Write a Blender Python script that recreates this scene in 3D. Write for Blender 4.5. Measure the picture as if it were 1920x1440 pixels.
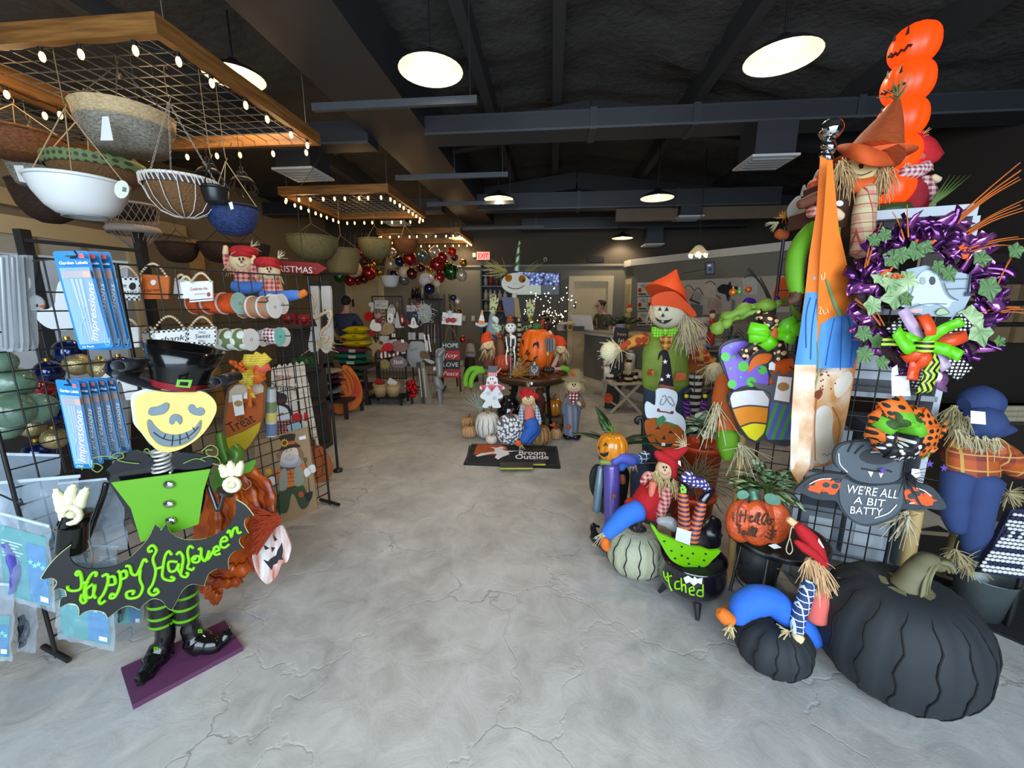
import bpy,math,random
from random import gauss as Ga,uniform as Un,random as Rn
from math import sin,cos,pi,radians,atan2,sqrt
from mathutils import Vector as V,Matrix,Quaternion,noise
from mathutils.geometry import tessellate_polygon
random.seed(7)
for o in list(bpy.data.objects):bpy.data.objects.remove(o)
S=bpy.context.scene
COL=S.collection
#camera (pixel frame 1920 x 1440)
F,CX,CY=750.0,960.0,720.0
TH,YAW=math.atan(150/750),radians(5.5)
EYE=V((0,0,1.5))
FW=V((-sin(YAW)*cos(TH),cos(YAW)*cos(TH),-sin(TH)))
RT=V((cos(YAW),sin(YAW),0))
UP=RT.cross(FW)
FH=V((-sin(YAW),cos(YAW),0))
cam=bpy.data.cameras.new('camera');co=bpy.data.objects.new('camera',cam);COL.objects.link(co)
co.matrix_world=Matrix(((RT.x,UP.x,-FW.x,EYE.x),(RT.y,UP.y,-FW.y,EYE.y),(RT.z,UP.z,-FW.z,EYE.z),(0,0,0,1)))
cam.sensor_width=36;cam.lens=36*F/1920;cam.clip_start=.05
S.camera=co
#world, daylight, exposure
w=bpy.data.worlds.new('world');S.world=w;w.use_nodes=True
w.node_tree.nodes['Background'].inputs[0].default_value=(.62,.78,1,1)
w.node_tree.nodes['Background'].inputs[1].default_value=1.6
def area(name,loc,rot,sx,sy,power,col):
 l=bpy.data.lights.new(name,'AREA');l.shape='RECTANGLE';l.size=sx;l.size_y=sy;l.energy=power;l.color=col
 o=bpy.data.objects.new(name,l);COL.objects.link(o);o.location=loc;o.rotation_euler=rot
 return o
area('storefront_daylight',(0.2,-1.75,1.9),(radians(56),0,0),5.2,2.4,215,(.74,.88,1))
S.view_settings.view_transform='Standard';S.view_settings.look='None'
S.view_settings.exposure=0.35;S.view_settings.gamma=1;S.view_settings.use_curve_mapping=False
try:
 S.cycles.use_denoising=True;S.cycles.max_bounces=7;S.cycles.transparent_max_bounces=14
 S.cycles.sample_clamp_indirect=4;S.cycles.caustics_reflective=False;S.cycles.caustics_refractive=False
except Exception:pass
#pixel -> world helpers
def P(x,y,d):return EYE+FW*d+RT*((x-CX)/F*d)+UP*((CY-y)/F*d)
def ray(x,y):return(FW+RT*((x-CX)/F)+UP*((CY-y)/F))
def onz(x,y,z=0.0):
 r=ray(x,y);return EYE+r*((z-EYE.z)/r.z)
def pxm(r,d):return r*d/F
class Pl:
 0
 def __init__(s,o,n,up=V((0,0,1))):
  s.o=V(o);s.n=V(n).normalized();s.u=up.cross(s.n).normalized();s.w=s.n.cross(s.u)
 def H(s,x,y,off=0.0):
  r=ray(x,y);o=s.o+s.n*off
  return EYE+r*((o-EYE).dot(s.n)/r.dot(s.n))
def pl(x,y,d,yaw=0,tilt=0):
 n=-FH
 n=Matrix.Rotation(radians(yaw),3,'Z')@n
 up=V((0,0,1))
 if tilt:
  n=Matrix.Rotation(-radians(tilt),3,V((0,0,1)).cross(n))@n
 return Pl(P(x,y,d),n,up)
def plf(x,y,yaw=0,tilt=0):
 q=pl(x,y,1,yaw,tilt);q.o=onz(x,y);return q
def pp(s):return[tuple(float(a)for a in p.split(','))for p in s.split()]
def cr(x0,y0,k):
 def f(s,k=k):
  return[(x0+a/k,y0+b/k)for a,b in(pp(s)if isinstance(s,str)else s)]
 return f
def spl(pts,n=5,closed=False):
 pts=[V(p)for p in pts];N=len(pts);out=[]
 for i in range(N if closed else N-1):
  g=(lambda k:pts[k%N])if closed else(lambda k:pts[max(0,min(N-1,k))])
  a,b,c,d=g(i-1),g(i),g(i+1),g(i+2)
  for j in range(n):
   t=j/n
   out.append(.5*((2*b)+(c-a)*t+(2*a-5*b+4*c-d)*t*t+(3*b-a-3*c+d)*t**3))
 if not closed:out.append(pts[-1])
 return out
def sm(pts,n=4):return[tuple(p)for p in spl(pts,n,True)]
def circ(x,y,rx,ry=None,n=20,a0=0,a1=360):
 ry=ry or rx
 return[(x+rx*cos(radians(a0+(a1-a0)*i/n)),y+ry*sin(radians(a0+(a1-a0)*i/n)))for i in range(n if a1-a0==360 else n+1)]
def star(x,y,r,r2=None,n=5,a=-90):
 r2=r2 or r*.42
 return[(x+(r if i%2==0 else r2)*cos(radians(a+180/n*i)),y+(r if i%2==0 else r2)*sin(radians(a+180/n*i)))for i in range(2*n)]
#materials
def lin(h):
 if not isinstance(h,str):return h
 h=h.lstrip('#');c=[int(h[i:i+2],16)/255 for i in(0,2,4)]
 return tuple((a/12.92 if a<=.04045 else((a+.055)/1.055)**2.4)for a in c)
MC={}
def base(key):
 mt=bpy.data.materials.new('paint_%03d'%len(MC));mt.use_nodes=True;MC[key]=mt
 nt=mt.node_tree
 return mt,nt,nt.nodes,nt.links,nt.nodes['Principled BSDF']
def m(h,rough=.6,metal=0.0,var=.10,sc=14,bump=0.0,bsc=60,emit=0,alpha=1,coat=0,sub=0):
 key=(h,rough,metal,var,sc,bump,bsc,emit,alpha,coat,sub)
 if key in MC:return MC[key]
 mt,nt,N,L,b=base(key);c=lin(h)
 b.inputs['Roughness'].default_value=rough;b.inputs['Metallic'].default_value=metal
 b.inputs['Base Color'].default_value=(*c,1);b.inputs['Alpha'].default_value=alpha
 if coat:b.inputs['Coat Weight'].default_value=coat;b.inputs['Coat Roughness'].default_value=.08
 tc=N.new('ShaderNodeTexCoord')
 if var:
  n=N.new('ShaderNodeTexNoise');n.inputs['Scale'].default_value=sc;n.inputs['Detail'].default_value=4
  r=N.new('ShaderNodeMix');r.data_type='RGBA'
  r.inputs[6].default_value=(*[a*(1-var*1.6)for a in c],1);r.inputs[7].default_value=(*[min(1,a*(1+var*1.6))for a in c],1)
  L.new(tc.outputs['Object'],n.inputs['Vector']);L.new(n.outputs['Fac'],r.inputs[0]);L.new(r.outputs[2],b.inputs['Base Color'])
 if bump:
  n2=N.new('ShaderNodeTexNoise');n2.inputs['Scale'].default_value=bsc;n2.inputs['Detail'].default_value=5
  bp=N.new('ShaderNodeBump');bp.inputs['Strength'].default_value=bump;bp.inputs['Distance'].default_value=.02
  L.new(tc.outputs['Object'],n2.inputs['Vector']);L.new(n2.outputs['Fac'],bp.inputs['Height']);L.new(bp.outputs['Normal'],b.inputs['Normal'])
 if emit:
  b.inputs['Emission Color'].default_value=(*c,1);b.inputs['Emission Strength'].default_value=emit
  mt.cycles.emission_sampling='NONE' if emit<60 else 'AUTO'
 return mt
def mth(N,L,op,a,b=None,c=None):
 n=N.new('ShaderNodeMath');n.operation=op
 for i,q in enumerate((a,b,c)):
  if q is None:continue
  if isinstance(q,(int,float)):n.inputs[i].default_value=q
  else:L.new(q,n.inputs[i])
 return n.outputs[0]
def pat(kind,c1,c2,s=.02,rough=.7,c3=None,w=.5,rot=0):
 0
 key=('pat',kind,c1,c2,s,rough,c3,w,rot)
 if key in MC:return MC[key]
 mt,nt,N,L,b=base(key);b.inputs['Roughness'].default_value=rough
 tc=N.new('ShaderNodeTexCoord');mp=N.new('ShaderNodeMapping');mp.inputs['Rotation'].default_value=(0,radians(rot),0)
 L.new(tc.outputs['Object'],mp.inputs[0])
 sx=N.new('ShaderNodeSeparateXYZ');L.new(mp.outputs[0],sx.inputs[0])
 h=mth(N,L,'ADD',mth(N,L,'MULTIPLY',sx.outputs[0],.93),mth(N,L,'MULTIPLY',sx.outputs[1],.37));z=sx.outputs[2]
 def st(v,s,w):return mth(N,L,'LESS_THAN',mth(N,L,'FRACT',mth(N,L,'DIVIDE',v,s)),w)
 def mix(f,A,Bc):
  r=N.new('ShaderNodeMix');r.data_type='RGBA'
  if isinstance(f,(int,float)):r.inputs[0].default_value=f
  else:L.new(f,r.inputs[0])
  for i,q in((6,A),(7,Bc)):
   if isinstance(q,(str,tuple)):r.inputs[i].default_value=(*lin(q),1)
   else:L.new(q,r.inputs[i])
  return r.outputs[2]
 if kind=='stripe':o=mix(st(z,s,w),c1,c2)
 elif kind=='vstripe':o=mix(st(h,s,w),c1,c2)
 elif kind=='gingham':
  f=mth(N,L,'MULTIPLY',mth(N,L,'ADD',st(h,s,w),st(z,s,w)),.5);o=mix(f,c1,c2)
 elif kind=='buffalo':
  f=mth(N,L,'ABSOLUTE',mth(N,L,'SUBTRACT',st(h,s,.5),st(z,s,.5)));o=mix(f,c1,c2)
 elif kind=='plaid':
  f=mth(N,L,'MULTIPLY',mth(N,L,'ADD',st(h,s,.45),st(z,s,.45)),.5);o=mix(f,c1,c2)
  f2=mth(N,L,'MAXIMUM',st(h,s*.77,.09),st(z,s*.77,.09));o=mix(f2,o,c3 or c2)
 elif kind=='windowpane':
  f=mth(N,L,'MAXIMUM',st(h,s,.16),st(z,s,.16));o=mix(f,c1,c2)
 elif kind in('dots','spots'):
  cb=N.new('ShaderNodeCombineXYZ');L.new(h,cb.inputs[0]);L.new(z,cb.inputs[1])
  v=N.new('ShaderNodeTexVoronoi');v.voronoi_dimensions='2D';v.inputs['Scale'].default_value=1/s
  v.inputs['Randomness'].default_value=.15 if kind=='dots' else.9
  L.new(cb.outputs[0],v.inputs['Vector'])
  o=mix(mth(N,L,'LESS_THAN',v.outputs['Distance'],w),c1,c2)
 elif kind in('wood','marble','wicker','streak'):
  n=N.new('ShaderNodeTexNoise');n.inputs['Detail'].default_value=6
  mp.inputs['Scale'].default_value={'wood':(3,3,40),'marble':(1,1,1),'wicker':(60,60,160),'streak':(40,40,3)}[kind]
  L.new(mp.outputs[0],n.inputs['Vector']);n.inputs['Scale'].default_value=s
  rp=N.new('ShaderNodeMapRange');rp.inputs[1].default_value=.35;rp.inputs[2].default_value=.65
  L.new(n.outputs['Fac'],rp.inputs[0]);o=mix(rp.outputs[0],c1,c2)
  bp=N.new('ShaderNodeBump');bp.inputs['Strength'].default_value=.5 if kind=='wicker' else.15
  bp.inputs['Distance'].default_value=.01;L.new(n.outputs['Fac'],bp.inputs['Height']);L.new(bp.outputs[0],b.inputs['Normal'])
 L.new(o,b.inputs['Base Color'])
 return mt
def plastic(tint='#dfe8ee',clear=.72,rough=.12):
 key=('plastic',tint,clear,rough)
 if key in MC:return MC[key]
 mt,nt,N,L,b=base(key);b.inputs['Base Color'].default_value=(*lin(tint),1);b.inputs['Roughness'].default_value=rough
 b.inputs['Specular IOR Level'].default_value=.8
 t=N.new('ShaderNodeBsdfTransparent');mx=N.new('ShaderNodeMixShader');mx.inputs[0].default_value=clear
 L.new(b.outputs[0],mx.inputs[1]);L.new(t.outputs[0],mx.inputs[2]);L.new(mx.outputs[0],N['Material Output'].inputs[0])
 return mt
BLACK=m('#141516',.45);WIRE=m('#1a1a1b',.4);WHITE=m('#f2f1ec',.5,var=.03);CREAM=m('#eadfb4',.5,var=.04)
STRAW=m('#dcc690',.85,var=.2,sc=90);PALE=m('#d9cfa8',.85,var=.2,sc=90);CHROME=m('#dfe2e6',.08,1,var=0)
STEEL=m('#9aa0a6',.3,1);TAG=m('#f4f4f0',.6,var=.02);INK=m('#17171a',.6,var=0);SKINC=m('#e9cfa4',.8,var=.05)
GOLD=m('#c9a14a',.3,.8)
#mesh builder
class B:
 def __init__(s):s.v=[];s.f=[];s.mi=[];s.sm=[];s.mats=[None]
 def add(s,vs,fs,mat=None,smooth=True):
  k=0
  if mat is not None:
   if mat not in s.mats:s.mats.append(mat)
   k=s.mats.index(mat)
  o=len(s.v);s.v+=[V(p)for p in vs]
  for f in fs:s.f.append([i+o for i in f]);s.mi.append(k);s.sm.append(smooth)
  return s
 def box(s,c,sx,sy,sz,R=None,mat=None):
  c=V(c);vs=[]
  for x in(-.5,.5):
   for y in(-.5,.5):
    for z in(-.5,.5):
     p=V((x*sx,y*sy,z*sz));vs.append(c+(R@p if R else p))
  return s.add(vs,[(0,1,3,2),(4,6,7,5),(0,4,5,1),(2,3,7,6),(0,2,6,4),(1,5,7,3)],mat,False)
 def bx(s,a,b,mat=None):
  a,b=V(a),V(b);d=b-a;return s.box((a+b)/2,d.x,d.y,d.z,None,mat)
 def bar(s,p,q,w,h,mat=None,up=V((0,0,1))):
  p,q=V(p),V(q);z=(q-p);l=z.length;z=z/l;x=z.cross(up)
  if x.length<1e-4:x=z.cross(V((0,1,0)))
  x.normalize();y=z.cross(x)
  return s.box((p+q)/2,w,h,l,Matrix((x,y,z)).transposed(),mat)
 def T(s,pts,r,n=8,mat=None,caps=True,closed=False,flat=1.0,fup=None):
  pts=[V(p)for p in pts];N=len(pts)
  rs=list(r)if isinstance(r,(list,tuple))else[r]*N
  if len(rs)!=N:rs=[rs[0]+(rs[-1]-rs[0])*i/(N-1)if len(rs)==2 else rs[min(len(rs)-1,int(i*(len(rs)-1)/(N-1)+.5))]for i in range(N)]
  x=None;vs=[]
  for i in range(N):
   a=pts[(i-1)%N]if(closed or i)else pts[0];b=pts[(i+1)%N]if(closed or i<N-1)else pts[-1]
   t=(b-a);t=t.normalized()if t.length>1e-9 else V((0,0,1))
   if fup is not None:x=t.cross(fup)
   elif x is None:x=t.cross(V((.13,.2,1))if abs(t.z)<.9 else V((1,.1,0)))
   else:x=x-t*x.dot(t)
   if x.length<1e-6:x=t.orthogonal()
   x.normalize();y=t.cross(x)
   for k in range(n):
    q=2*pi*k/n;vs.append(pts[i]+(x*cos(q)+y*sin(q)*flat)*rs[i])
  fs=[]
  for i in range(N if closed else N-1):
   j=(i+1)%N
   for k in range(n):fs.append((i*n+k,i*n+(k+1)%n,j*n+(k+1)%n,j*n+k))
  s.add(vs,fs,mat,True)
  if caps and not closed:s.add([vs[k]for k in range(n)],[tuple(range(n))[::-1]],mat,False);s.add(vs[-n:],[tuple(range(n))],mat,False)
  return s
 def L(s,c,prof,n=20,R=None,mat=None,ribs=0,amp=0.0,smooth=True):
  c=V(c);vs=[];M=len(prof)
  for r,z in prof:
   for k in range(n):
    q=2*pi*k/n;rr=r*(1-amp*(.5+.5*cos(q*ribs))**2)if ribs else r
    p=V((rr*cos(q),rr*sin(q),z));vs.append(c+(R@p if R else p))
  fs=[(i*n+k,i*n+(k+1)%n,(i+1)*n+(k+1)%n,(i+1)*n+k)for i in range(M-1)for k in range(n)]
  return s.add(vs,fs,mat,smooth)
 def ell(s,c,rx,ry=None,rz=None,n=14,R=None,mat=None):
  ry=ry or rx;rz=rz or rx;c=V(c);vs=[];h=max(6,n//2+2);
  for i in range(h+1):
   a=pi*i/h
   for k in range(n):
    q=2*pi*k/n;p=V((rx*sin(a)*cos(q),ry*sin(a)*sin(q),-rz*cos(a)));vs.append(c+(R@p if R else p))
  return s.add(vs,[(i*n+k,i*n+(k+1)%n,(i+1)*n+(k+1)%n,(i+1)*n+k)for i in range(h)for k in range(n)],mat,True)
 def pump(s,c,r,h,ribs=12,depth=.12,R=None,mat=None,seg=6,ry=None,dim=.16,pw=.8):
  c=V(c);n=ribs*seg;H=14;vs=[];ry=ry or r
  for i in range(H+1):
   a=pi*i/H;sr=max(sin(a),.02)**pw;z=-cos(a)*h*(1-dim*math.exp(-(sr*2.2)**2))
   for k in range(n):
    q=2*pi*k/n;g=1-depth*(1-abs(sin(q*ribs/2))**.6)
    p=V((r*sr*g*cos(q),ry*sr*g*sin(q),z*(1 if sr>.5 else 1)));vs.append(c+(R@p if R else p))
  return s.add(vs,[(i*n+k,i*n+(k+1)%n,(i+1)*n+(k+1)%n,(i+1)*n+k)for i in range(H)for k in range(n)],mat,True)
 def S(s,q,pts,t=.006,off=0.0,mat=None,holes=(),side=None):
  loops=[[q.H(x,y,off)for x,y in lp]for lp in[pts]+list(holes)]
  return s.M(loops,-q.n*t,mat,side)
 def M(s,loops,d,mat=None,side=None):
  flat=[p for lp in loops for p in lp];n=len(flat)
  tri=tessellate_polygon(loops)
  nd=V((0,0,0))
  for a,b,c in tri:nd+=(flat[b]-flat[a]).cross(flat[c]-flat[a])
  front=[t if nd.dot(d)<0 else t[::-1]for t in tri]
  s.add(flat,front,mat,False);s.add([p+d for p in flat],[f[::-1]for f in front],side or mat,False)
  o=0
  for lp in loops:
   k=len(lp);vs=lp+[p+d for p in lp]
   ar=V((0,0,0))
   for i in range(k):ar+=lp[i].cross(lp[(i+1)%k])
   fs=[(i,(i+1)%k,k+(i+1)%k,k+i)if ar.dot(d)>0 else(i,k+i,k+(i+1)%k,(i+1)%k)for i in range(k)]
   s.add(vs,fs,side or mat,False)
  return s
 def R(s,pts,wd,w,t=.0012,mat=None):
  0
  pts=[V(p)for p in pts];N=len(pts);vs=[]
  for i,p in enumerate(pts):
   dv=V(wd[i]if isinstance(wd,list)else wd).normalized();ww=w[i]if isinstance(w,list)else w
   tg=pts[min(i+1,N-1)]-pts[max(i-1,0)];nn=tg.cross(dv)
   nn=nn.normalized()*t/2 if nn.length>1e-9 else V((0,0,t/2))
   vs+=[p-dv*ww/2-nn,p+dv*ww/2-nn,p+dv*ww/2+nn,p-dv*ww/2+nn]
  fs=[]
  for i in range(N-1):
   a,b=4*i,4*i+4
   for k in range(4):fs.append((a+k,a+(k+1)%4,b+(k+1)%4,b+k))
  fs+=[(0,3,2,1),(4*N-4,4*N-3,4*N-2,4*N-1)]
  return s.add(vs,fs,mat,True)
 def K(s,q,pts,r,off=.002,n=5,mat=None,seg=4,taper=None):
  0
  w=[q.H(x,y,off)for x,y in(spl([(*p,0)for p in pts],seg)if 0 else[tuple(p)[:2]for p in(spl([V((a,b,0))for a,b in pts],seg)if len(pts)>2 else[V((a,b,0))for a,b in pts])])]
  return s.T(w,r,n,mat)
 def U(s,c,d,n,l,spread,r=.003,mat=None,droop=.0,rnd=None):
  c,d=V(c),V(d).normalized()
  for _ in range(n):
   k=V((Ga(0,1),Ga(0,1),Ga(0,1)))*spread
   e=(d+k).normalized();L=l*Un(.6,1.1);j=V((Ga(0,1),Ga(0,1),Ga(0,1)))*.18*L
   a=c+V((Ga(0,1),Ga(0,1),Ga(0,1)))*l*.06
   pts=spl([a,a+e*L*.5+j*.6-V((0,0,droop*L*.15)),a+e*L+j-V((0,0,droop*L))],3)
   s.T(pts,[r,r*.5],3,mat,False)
  return s
 def O(s,name,mat=None,par=None,label=None,kind=None):
  o=_link(s,name,mat,LOC[par.name]if par else V((0,0,0)))
  if par:o.parent=par;LOC[o.name]=LOC[par.name]
  if label:o['label']=label
  if kind:o['kind']=kind
  return o
LOC={}
def _link(s,name,mat,loc):
 me=bpy.data.meshes.new(name);me.from_pydata([p-loc for p in s.v],[],s.f)
 mats=list(s.mats);mats[0]=mat or BLACK
 for x in mats:me.materials.append(x)
 me.polygons.foreach_set('material_index',s.mi);me.polygons.foreach_set('use_smooth',s.sm);me.update()
 o=bpy.data.objects.new(name,me);COL.objects.link(o);return o
def Th(name,label,cat,loc,group=None):
 o=bpy.data.objects.new(name,None);COL.objects.link(o);o.location=loc;o.empty_display_size=.05
 o['label']=label;o['category']=cat;LOC[o.name]=V(loc)
 if group:o['group']=group
 return o
def So(b,name,label,cat,mat=None,group=None,kind=None):
 lo=V([min(p[i]for p in b.v)for i in range(3)]);hi=V([max(p[i]for p in b.v)for i in range(3)])
 c=V(((lo.x+hi.x)/2,(lo.y+hi.y)/2,lo.z));o=_link(b,name,mat,c);o.location=c
 o['label']=label;o['category']=cat
 if group:o['group']=group
 if kind:o['kind']=kind
 LOC[o.name]=c;return o
def Su(b,name,mat,par=None):
 o=b.O(name,mat,par);o['kind']='structure';LOC[o.name]=V((0,0,0))if not par else LOC[par.name];return o
def Tx(b,s,q,a,c,hpx=None,mat=None,off=.0025,t=.001,bold=0.0,shear=0,sp=1.0):
 0
 cu=bpy.data.curves.new('t','FONT');cu.body=s;cu.size=1;cu.offset=bold;cu.shear=shear;cu.space_character=sp;cu.resolution_u=3
 o=bpy.data.objects.new('t',cu);me=bpy.data.meshes.new_from_object(o)
 A,C=q.H(*a,off),q.H(*c,off)
 if me.vertices:
  xs=[v.co.x for v in me.vertices];x0,x1=min(xs),max(xs)
  u=(C-A)/(x1-x0);k=u.length;up=q.n.cross(u).normalized()
  if hpx:
   mx=(a[0]+c[0])/2,(a[1]+c[1])/2
   k=(q.H(mx[0],mx[1]-hpx,off)-q.H(mx[0],mx[1],off)).length/.72
  vs=[A+u*(v.co.x-x0)+up*(v.co.y*k)for v in me.vertices]
  b.add(vs,[list(p.vertices)for p in me.polygons],mat,False)
 bpy.data.objects.remove(o);bpy.data.curves.remove(cu);bpy.data.meshes.remove(me)
 return b
def facing(p):
 x=RT;y=FH;return Matrix((x,y,V((0,0,1)))).transposed()
RF=facing(0)
def axis_R(d,ref=V((0,0,1))):
 z=V(d).normalized();x=ref.cross(z)
 if x.length<1e-3:x=V((1,0,0)).cross(z)
 x.normalize();y=z.cross(x);return Matrix((x,y,z)).transposed()
#ROOM
XL,XR,YF,YB=-4.9,6.2,-2.0,8.75
def roofz(x):return 3.95-.13*abs(x-.4)
def concrete():
 mt,nt,N,L,b=base('concrete')
 tc=N.new('ShaderNodeTexCoord')
 a=N.new('ShaderNodeTexNoise');a.inputs['Scale'].default_value=1.1;a.inputs['Detail'].default_value=9;a.inputs['Roughness'].default_value=.62
 a.inputs['Distortion'].default_value=.9
 c=N.new('ShaderNodeTexNoise');c.inputs['Scale'].default_value=6;c.inputs['Detail'].default_value=12;c.inputs['Roughness'].default_value=.68;c.inputs['Distortion'].default_value=.7
 vo=N.new('ShaderNodeTexVoronoi');vo.feature='DISTANCE_TO_EDGE';vo.inputs['Scale'].default_value=1.35
 wn=N.new('ShaderNodeTexNoise');wn.inputs['Scale'].default_value=2.2;wn.inputs['Detail'].default_value=6
 va=N.new('ShaderNodeVectorMath');va.operation='ADD'
 vs=N.new('ShaderNodeVectorMath');vs.operation='SCALE';vs.inputs['Scale'].default_value=.8
 L.new(tc.outputs['Object'],a.inputs['Vector']);L.new(tc.outputs['Object'],c.inputs['Vector']);L.new(tc.outputs['Object'],wn.inputs['Vector'])
 L.new(wn.outputs['Color'],vs.inputs[0]);L.new(tc.outputs['Object'],va.inputs[0]);L.new(vs.outputs[0],va.inputs[1]);L.new(va.outputs[0],vo.inputs['Vector'])
 f=mth(N,L,'ADD',mth(N,L,'MULTIPLY',a.outputs['Fac'],.5),mth(N,L,'MULTIPLY',c.outputs['Fac'],.5))
 r=N.new('ShaderNodeValToRGB');e=r.color_ramp.elements
 e[0].position=.36;e[0].color=(*lin('#979490'),1);e[1].position=.64;e[1].color=(*lin('#c3c2c0'),1)
 k=e.new(.5);k.color=(*lin('#b0aeaa'),1)
 L.new(f,r.inputs[0])
 crk=N.new('ShaderNodeMapRange');crk.inputs[1].default_value=0;crk.inputs[2].default_value=.012;crk.inputs[3].default_value=.5
 crk.inputs[4].default_value=0;L.new(vo.outputs['Distance'],crk.inputs[0])
 msk=N.new('ShaderNodeMapRange');msk.inputs[1].default_value=.52;msk.inputs[2].default_value=.62;L.new(a.outputs['Fac'],msk.inputs[0])
 mx=N.new('ShaderNodeMix');mx.data_type='RGBA';mx.inputs[7].default_value=(*lin('#55514e'),1)
 L.new(mth(N,L,'MULTIPLY',crk.outputs[0],msk.outputs[0]),mx.inputs[0]);L.new(r.outputs[0],mx.inputs[6]);L.new(mx.outputs[2],b.inputs['Base Color'])
 rr=N.new('ShaderNodeMapRange');rr.inputs[3].default_value=.30;rr.inputs[4].default_value=.52;L.new(c.outputs['Fac'],rr.inputs[0]);L.new(rr.outputs[0],b.inputs['Roughness'])
 bp=N.new('ShaderNodeBump');bp.inputs['Strength'].default_value=.3;bp.inputs['Distance'].default_value=.03
 L.new(mth(N,L,'SUBTRACT',f,mth(N,L,'MULTIPLY',crk.outputs[0],.4)),bp.inputs['Height']);L.new(bp.outputs[0],b.inputs['Normal'])
 b.inputs['Specular IOR Level'].default_value=.45
 return mt
Su(B().bx((XL-.2,YF-.2,-.1),(XR+.2,YB+.4,0)),'floor',concrete())
WALLG=m('#7b786c',.8,var=.05,sc=3);WALLD=m('#4a4238',.85,var=.06,sc=3);FOAM=m('#42403d',.95,var=.2,sc=6,bump=1.0,bsc=14)
TRIMW=m('#d8d2c6',.5,var=.03);DUCT=m('#34363a',.5,.15,var=.05,sc=3);RAFT=m('#26282b',.5,.2,var=.05)
def foam():
 b=B();nx,ny=64,84;vs=[]
 for j in range(ny+1):
  for i in range(nx+1):
   x=XL-.2+(XR-XL+.4)*i/nx;y=YF-.2+(YB-YF+.8)*j/ny
   p=V((x*1.1,y*2.6,3));h=noise.noise(p)*.07+noise.noise(p*2.7)*.06+noise.noise(p*.5)*.05
   vs.append((x,y,roofz(x)+h))
 b.add(vs,[(j*(nx+1)+i,(j+1)*(nx+1)+i,(j+1)*(nx+1)+i+1,j*(nx+1)+i+1)for j in range(ny)for i in range(nx)],None,True)
 return Su(b,'ceiling',FOAM)
ceil=foam()
for x in(-3.0,-.72,0.02,1.5,2.9,4.3):
 Su(B().bx((x-.05,YF,roofz(x)-.20),(x+.05,YB,roofz(x)+.02)),'purlin',m('#3a3b3c',.6,var=.08),ceil)
LW=m('#8a7a60',.8,var=.05,sc=3)
Su(B().bx((XL-.15,YF,0),(XL,YB,3.4)),'wall_left',LW)
Su(B().bx((XR,YF,0),(XR+.15,YB,3.4)),'wall_right',WALLD)
Su(B().bx((XL-.15,YB,0),(XR+.15,YB+.15,2.3)),'wall_back',WALLG)
Su(B().bx((XL-.15,YB-.02,2.3),(XR+.15,YB+.15,4.1)),'wall_upper',WALLD)
b=B()
for x0,x1 in((XL-.15,-2.6),(3.0,XR+.15)):b.bx((x0,YF-.15,0),(x1,YF,3.4))
b.bx((-2.6,YF-.15,2.75),(3.0,YF,4.1));Su(b,'wall_front',WALLG)
def window(n,y0,y1,z0,z1,par=None):
 x=XL;fr=B()
 for a,c in(((x-.01,y0-.12,z1),(x+.07,y1+.12,z1+.16)),((x-.01,y0-.12,z0-.12),(x+.07,y1+.12,z0)),((x-.01,y0-.12,z0),(x+.06,y0,z1)),((x-.01,y1,z0),(x+.06,y1+.12,z1))):fr.bx(a,c)
 o=Su(fr,'window_%d'%n,m('#cdb98f',.55,var=.04))
 Su(B().bx((x+.005,y0,z0),(x+.02,y1,z1)),'pane',m('#b7b4a6',.12,var=.05),o)
 for k in range(1,4):
  yy=y0+(y1-y0)*k/4;Su(B().bx((x+.02,yy-.02,z0),(x+.045,yy+.02,z1)),'mullion',m('#8a7a5c',.6),o)
window(1,-.4,2.3,.5,2.12);window(2,2.65,4.35,.5,2.12)
Su(B().bx((XL-.01,-1,2.36),(XL+.12,5.1,2.5)),'trim_1',m('#b39d74',.6))
Su(B().bx((XL,5.2,0),(XL+.1,5.34,2.35)),'trim_2',m('#c79a5c',.6))
Su(B().bx((-1.80,YF,3.12),(-1.22,YB,3.52)),'beam_1',DUCT)
def duct(n,y0,y1,x0,x1,z0,z1,seams):
 o=Su(B().bx((x0,y0,z0),(x1,y1,z1)),'duct_%d'%n,DUCT)
 for x in seams:Su(B().bx((x-.03,y0-.012,z0-.012),(x+.03,y1+.012,z1+.012)),'seam',m('#3c3f44',.45,.2),o)
 Su(B().bx((x0,y0-.014,z0-.004),(x1,y0,z0+.014)),'edge',m('#55595e',.4,.3),o)
 Su(B().bx((x0,y0-.002,z1-.02),(x1,y0,z1)),'edge',m('#3c3f44',.45,.2),o)
duct(1,4.08,4.38,-1.22,XR,3.07,3.23,(.35,1.25,2.6))
duct(2,6.78,7.03,-1.22,3.4,2.98,3.22,(.4,1.9));duct(3,8.2,8.45,-.6,3.6,2.92,3.12,(1.2,))
duct(4,4.12,4.36,XL,-1.80,3.04,3.24,(-3.4,))
duct(5,6.78,7.03,XL,-1.80,2.98,3.18,(-3.4,))
for n,y in((1,5.1),(2,7.6)):
 for sgn,x1 in((1,XR),(-1,-1.22)):
  a=V((.4,y,3.60));c=V((x1,y,3.60-.13*abs(x1-.4)));Su(B().bar(a,c,.12,.26),'beam_%d'%(n+1+(sgn<0)*2),RAFT)
Su(B().bx((1.0,6.9,2.80),(3.6,7.0,2.98)),'beam_6',m('#6a5a45',.6))
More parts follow.
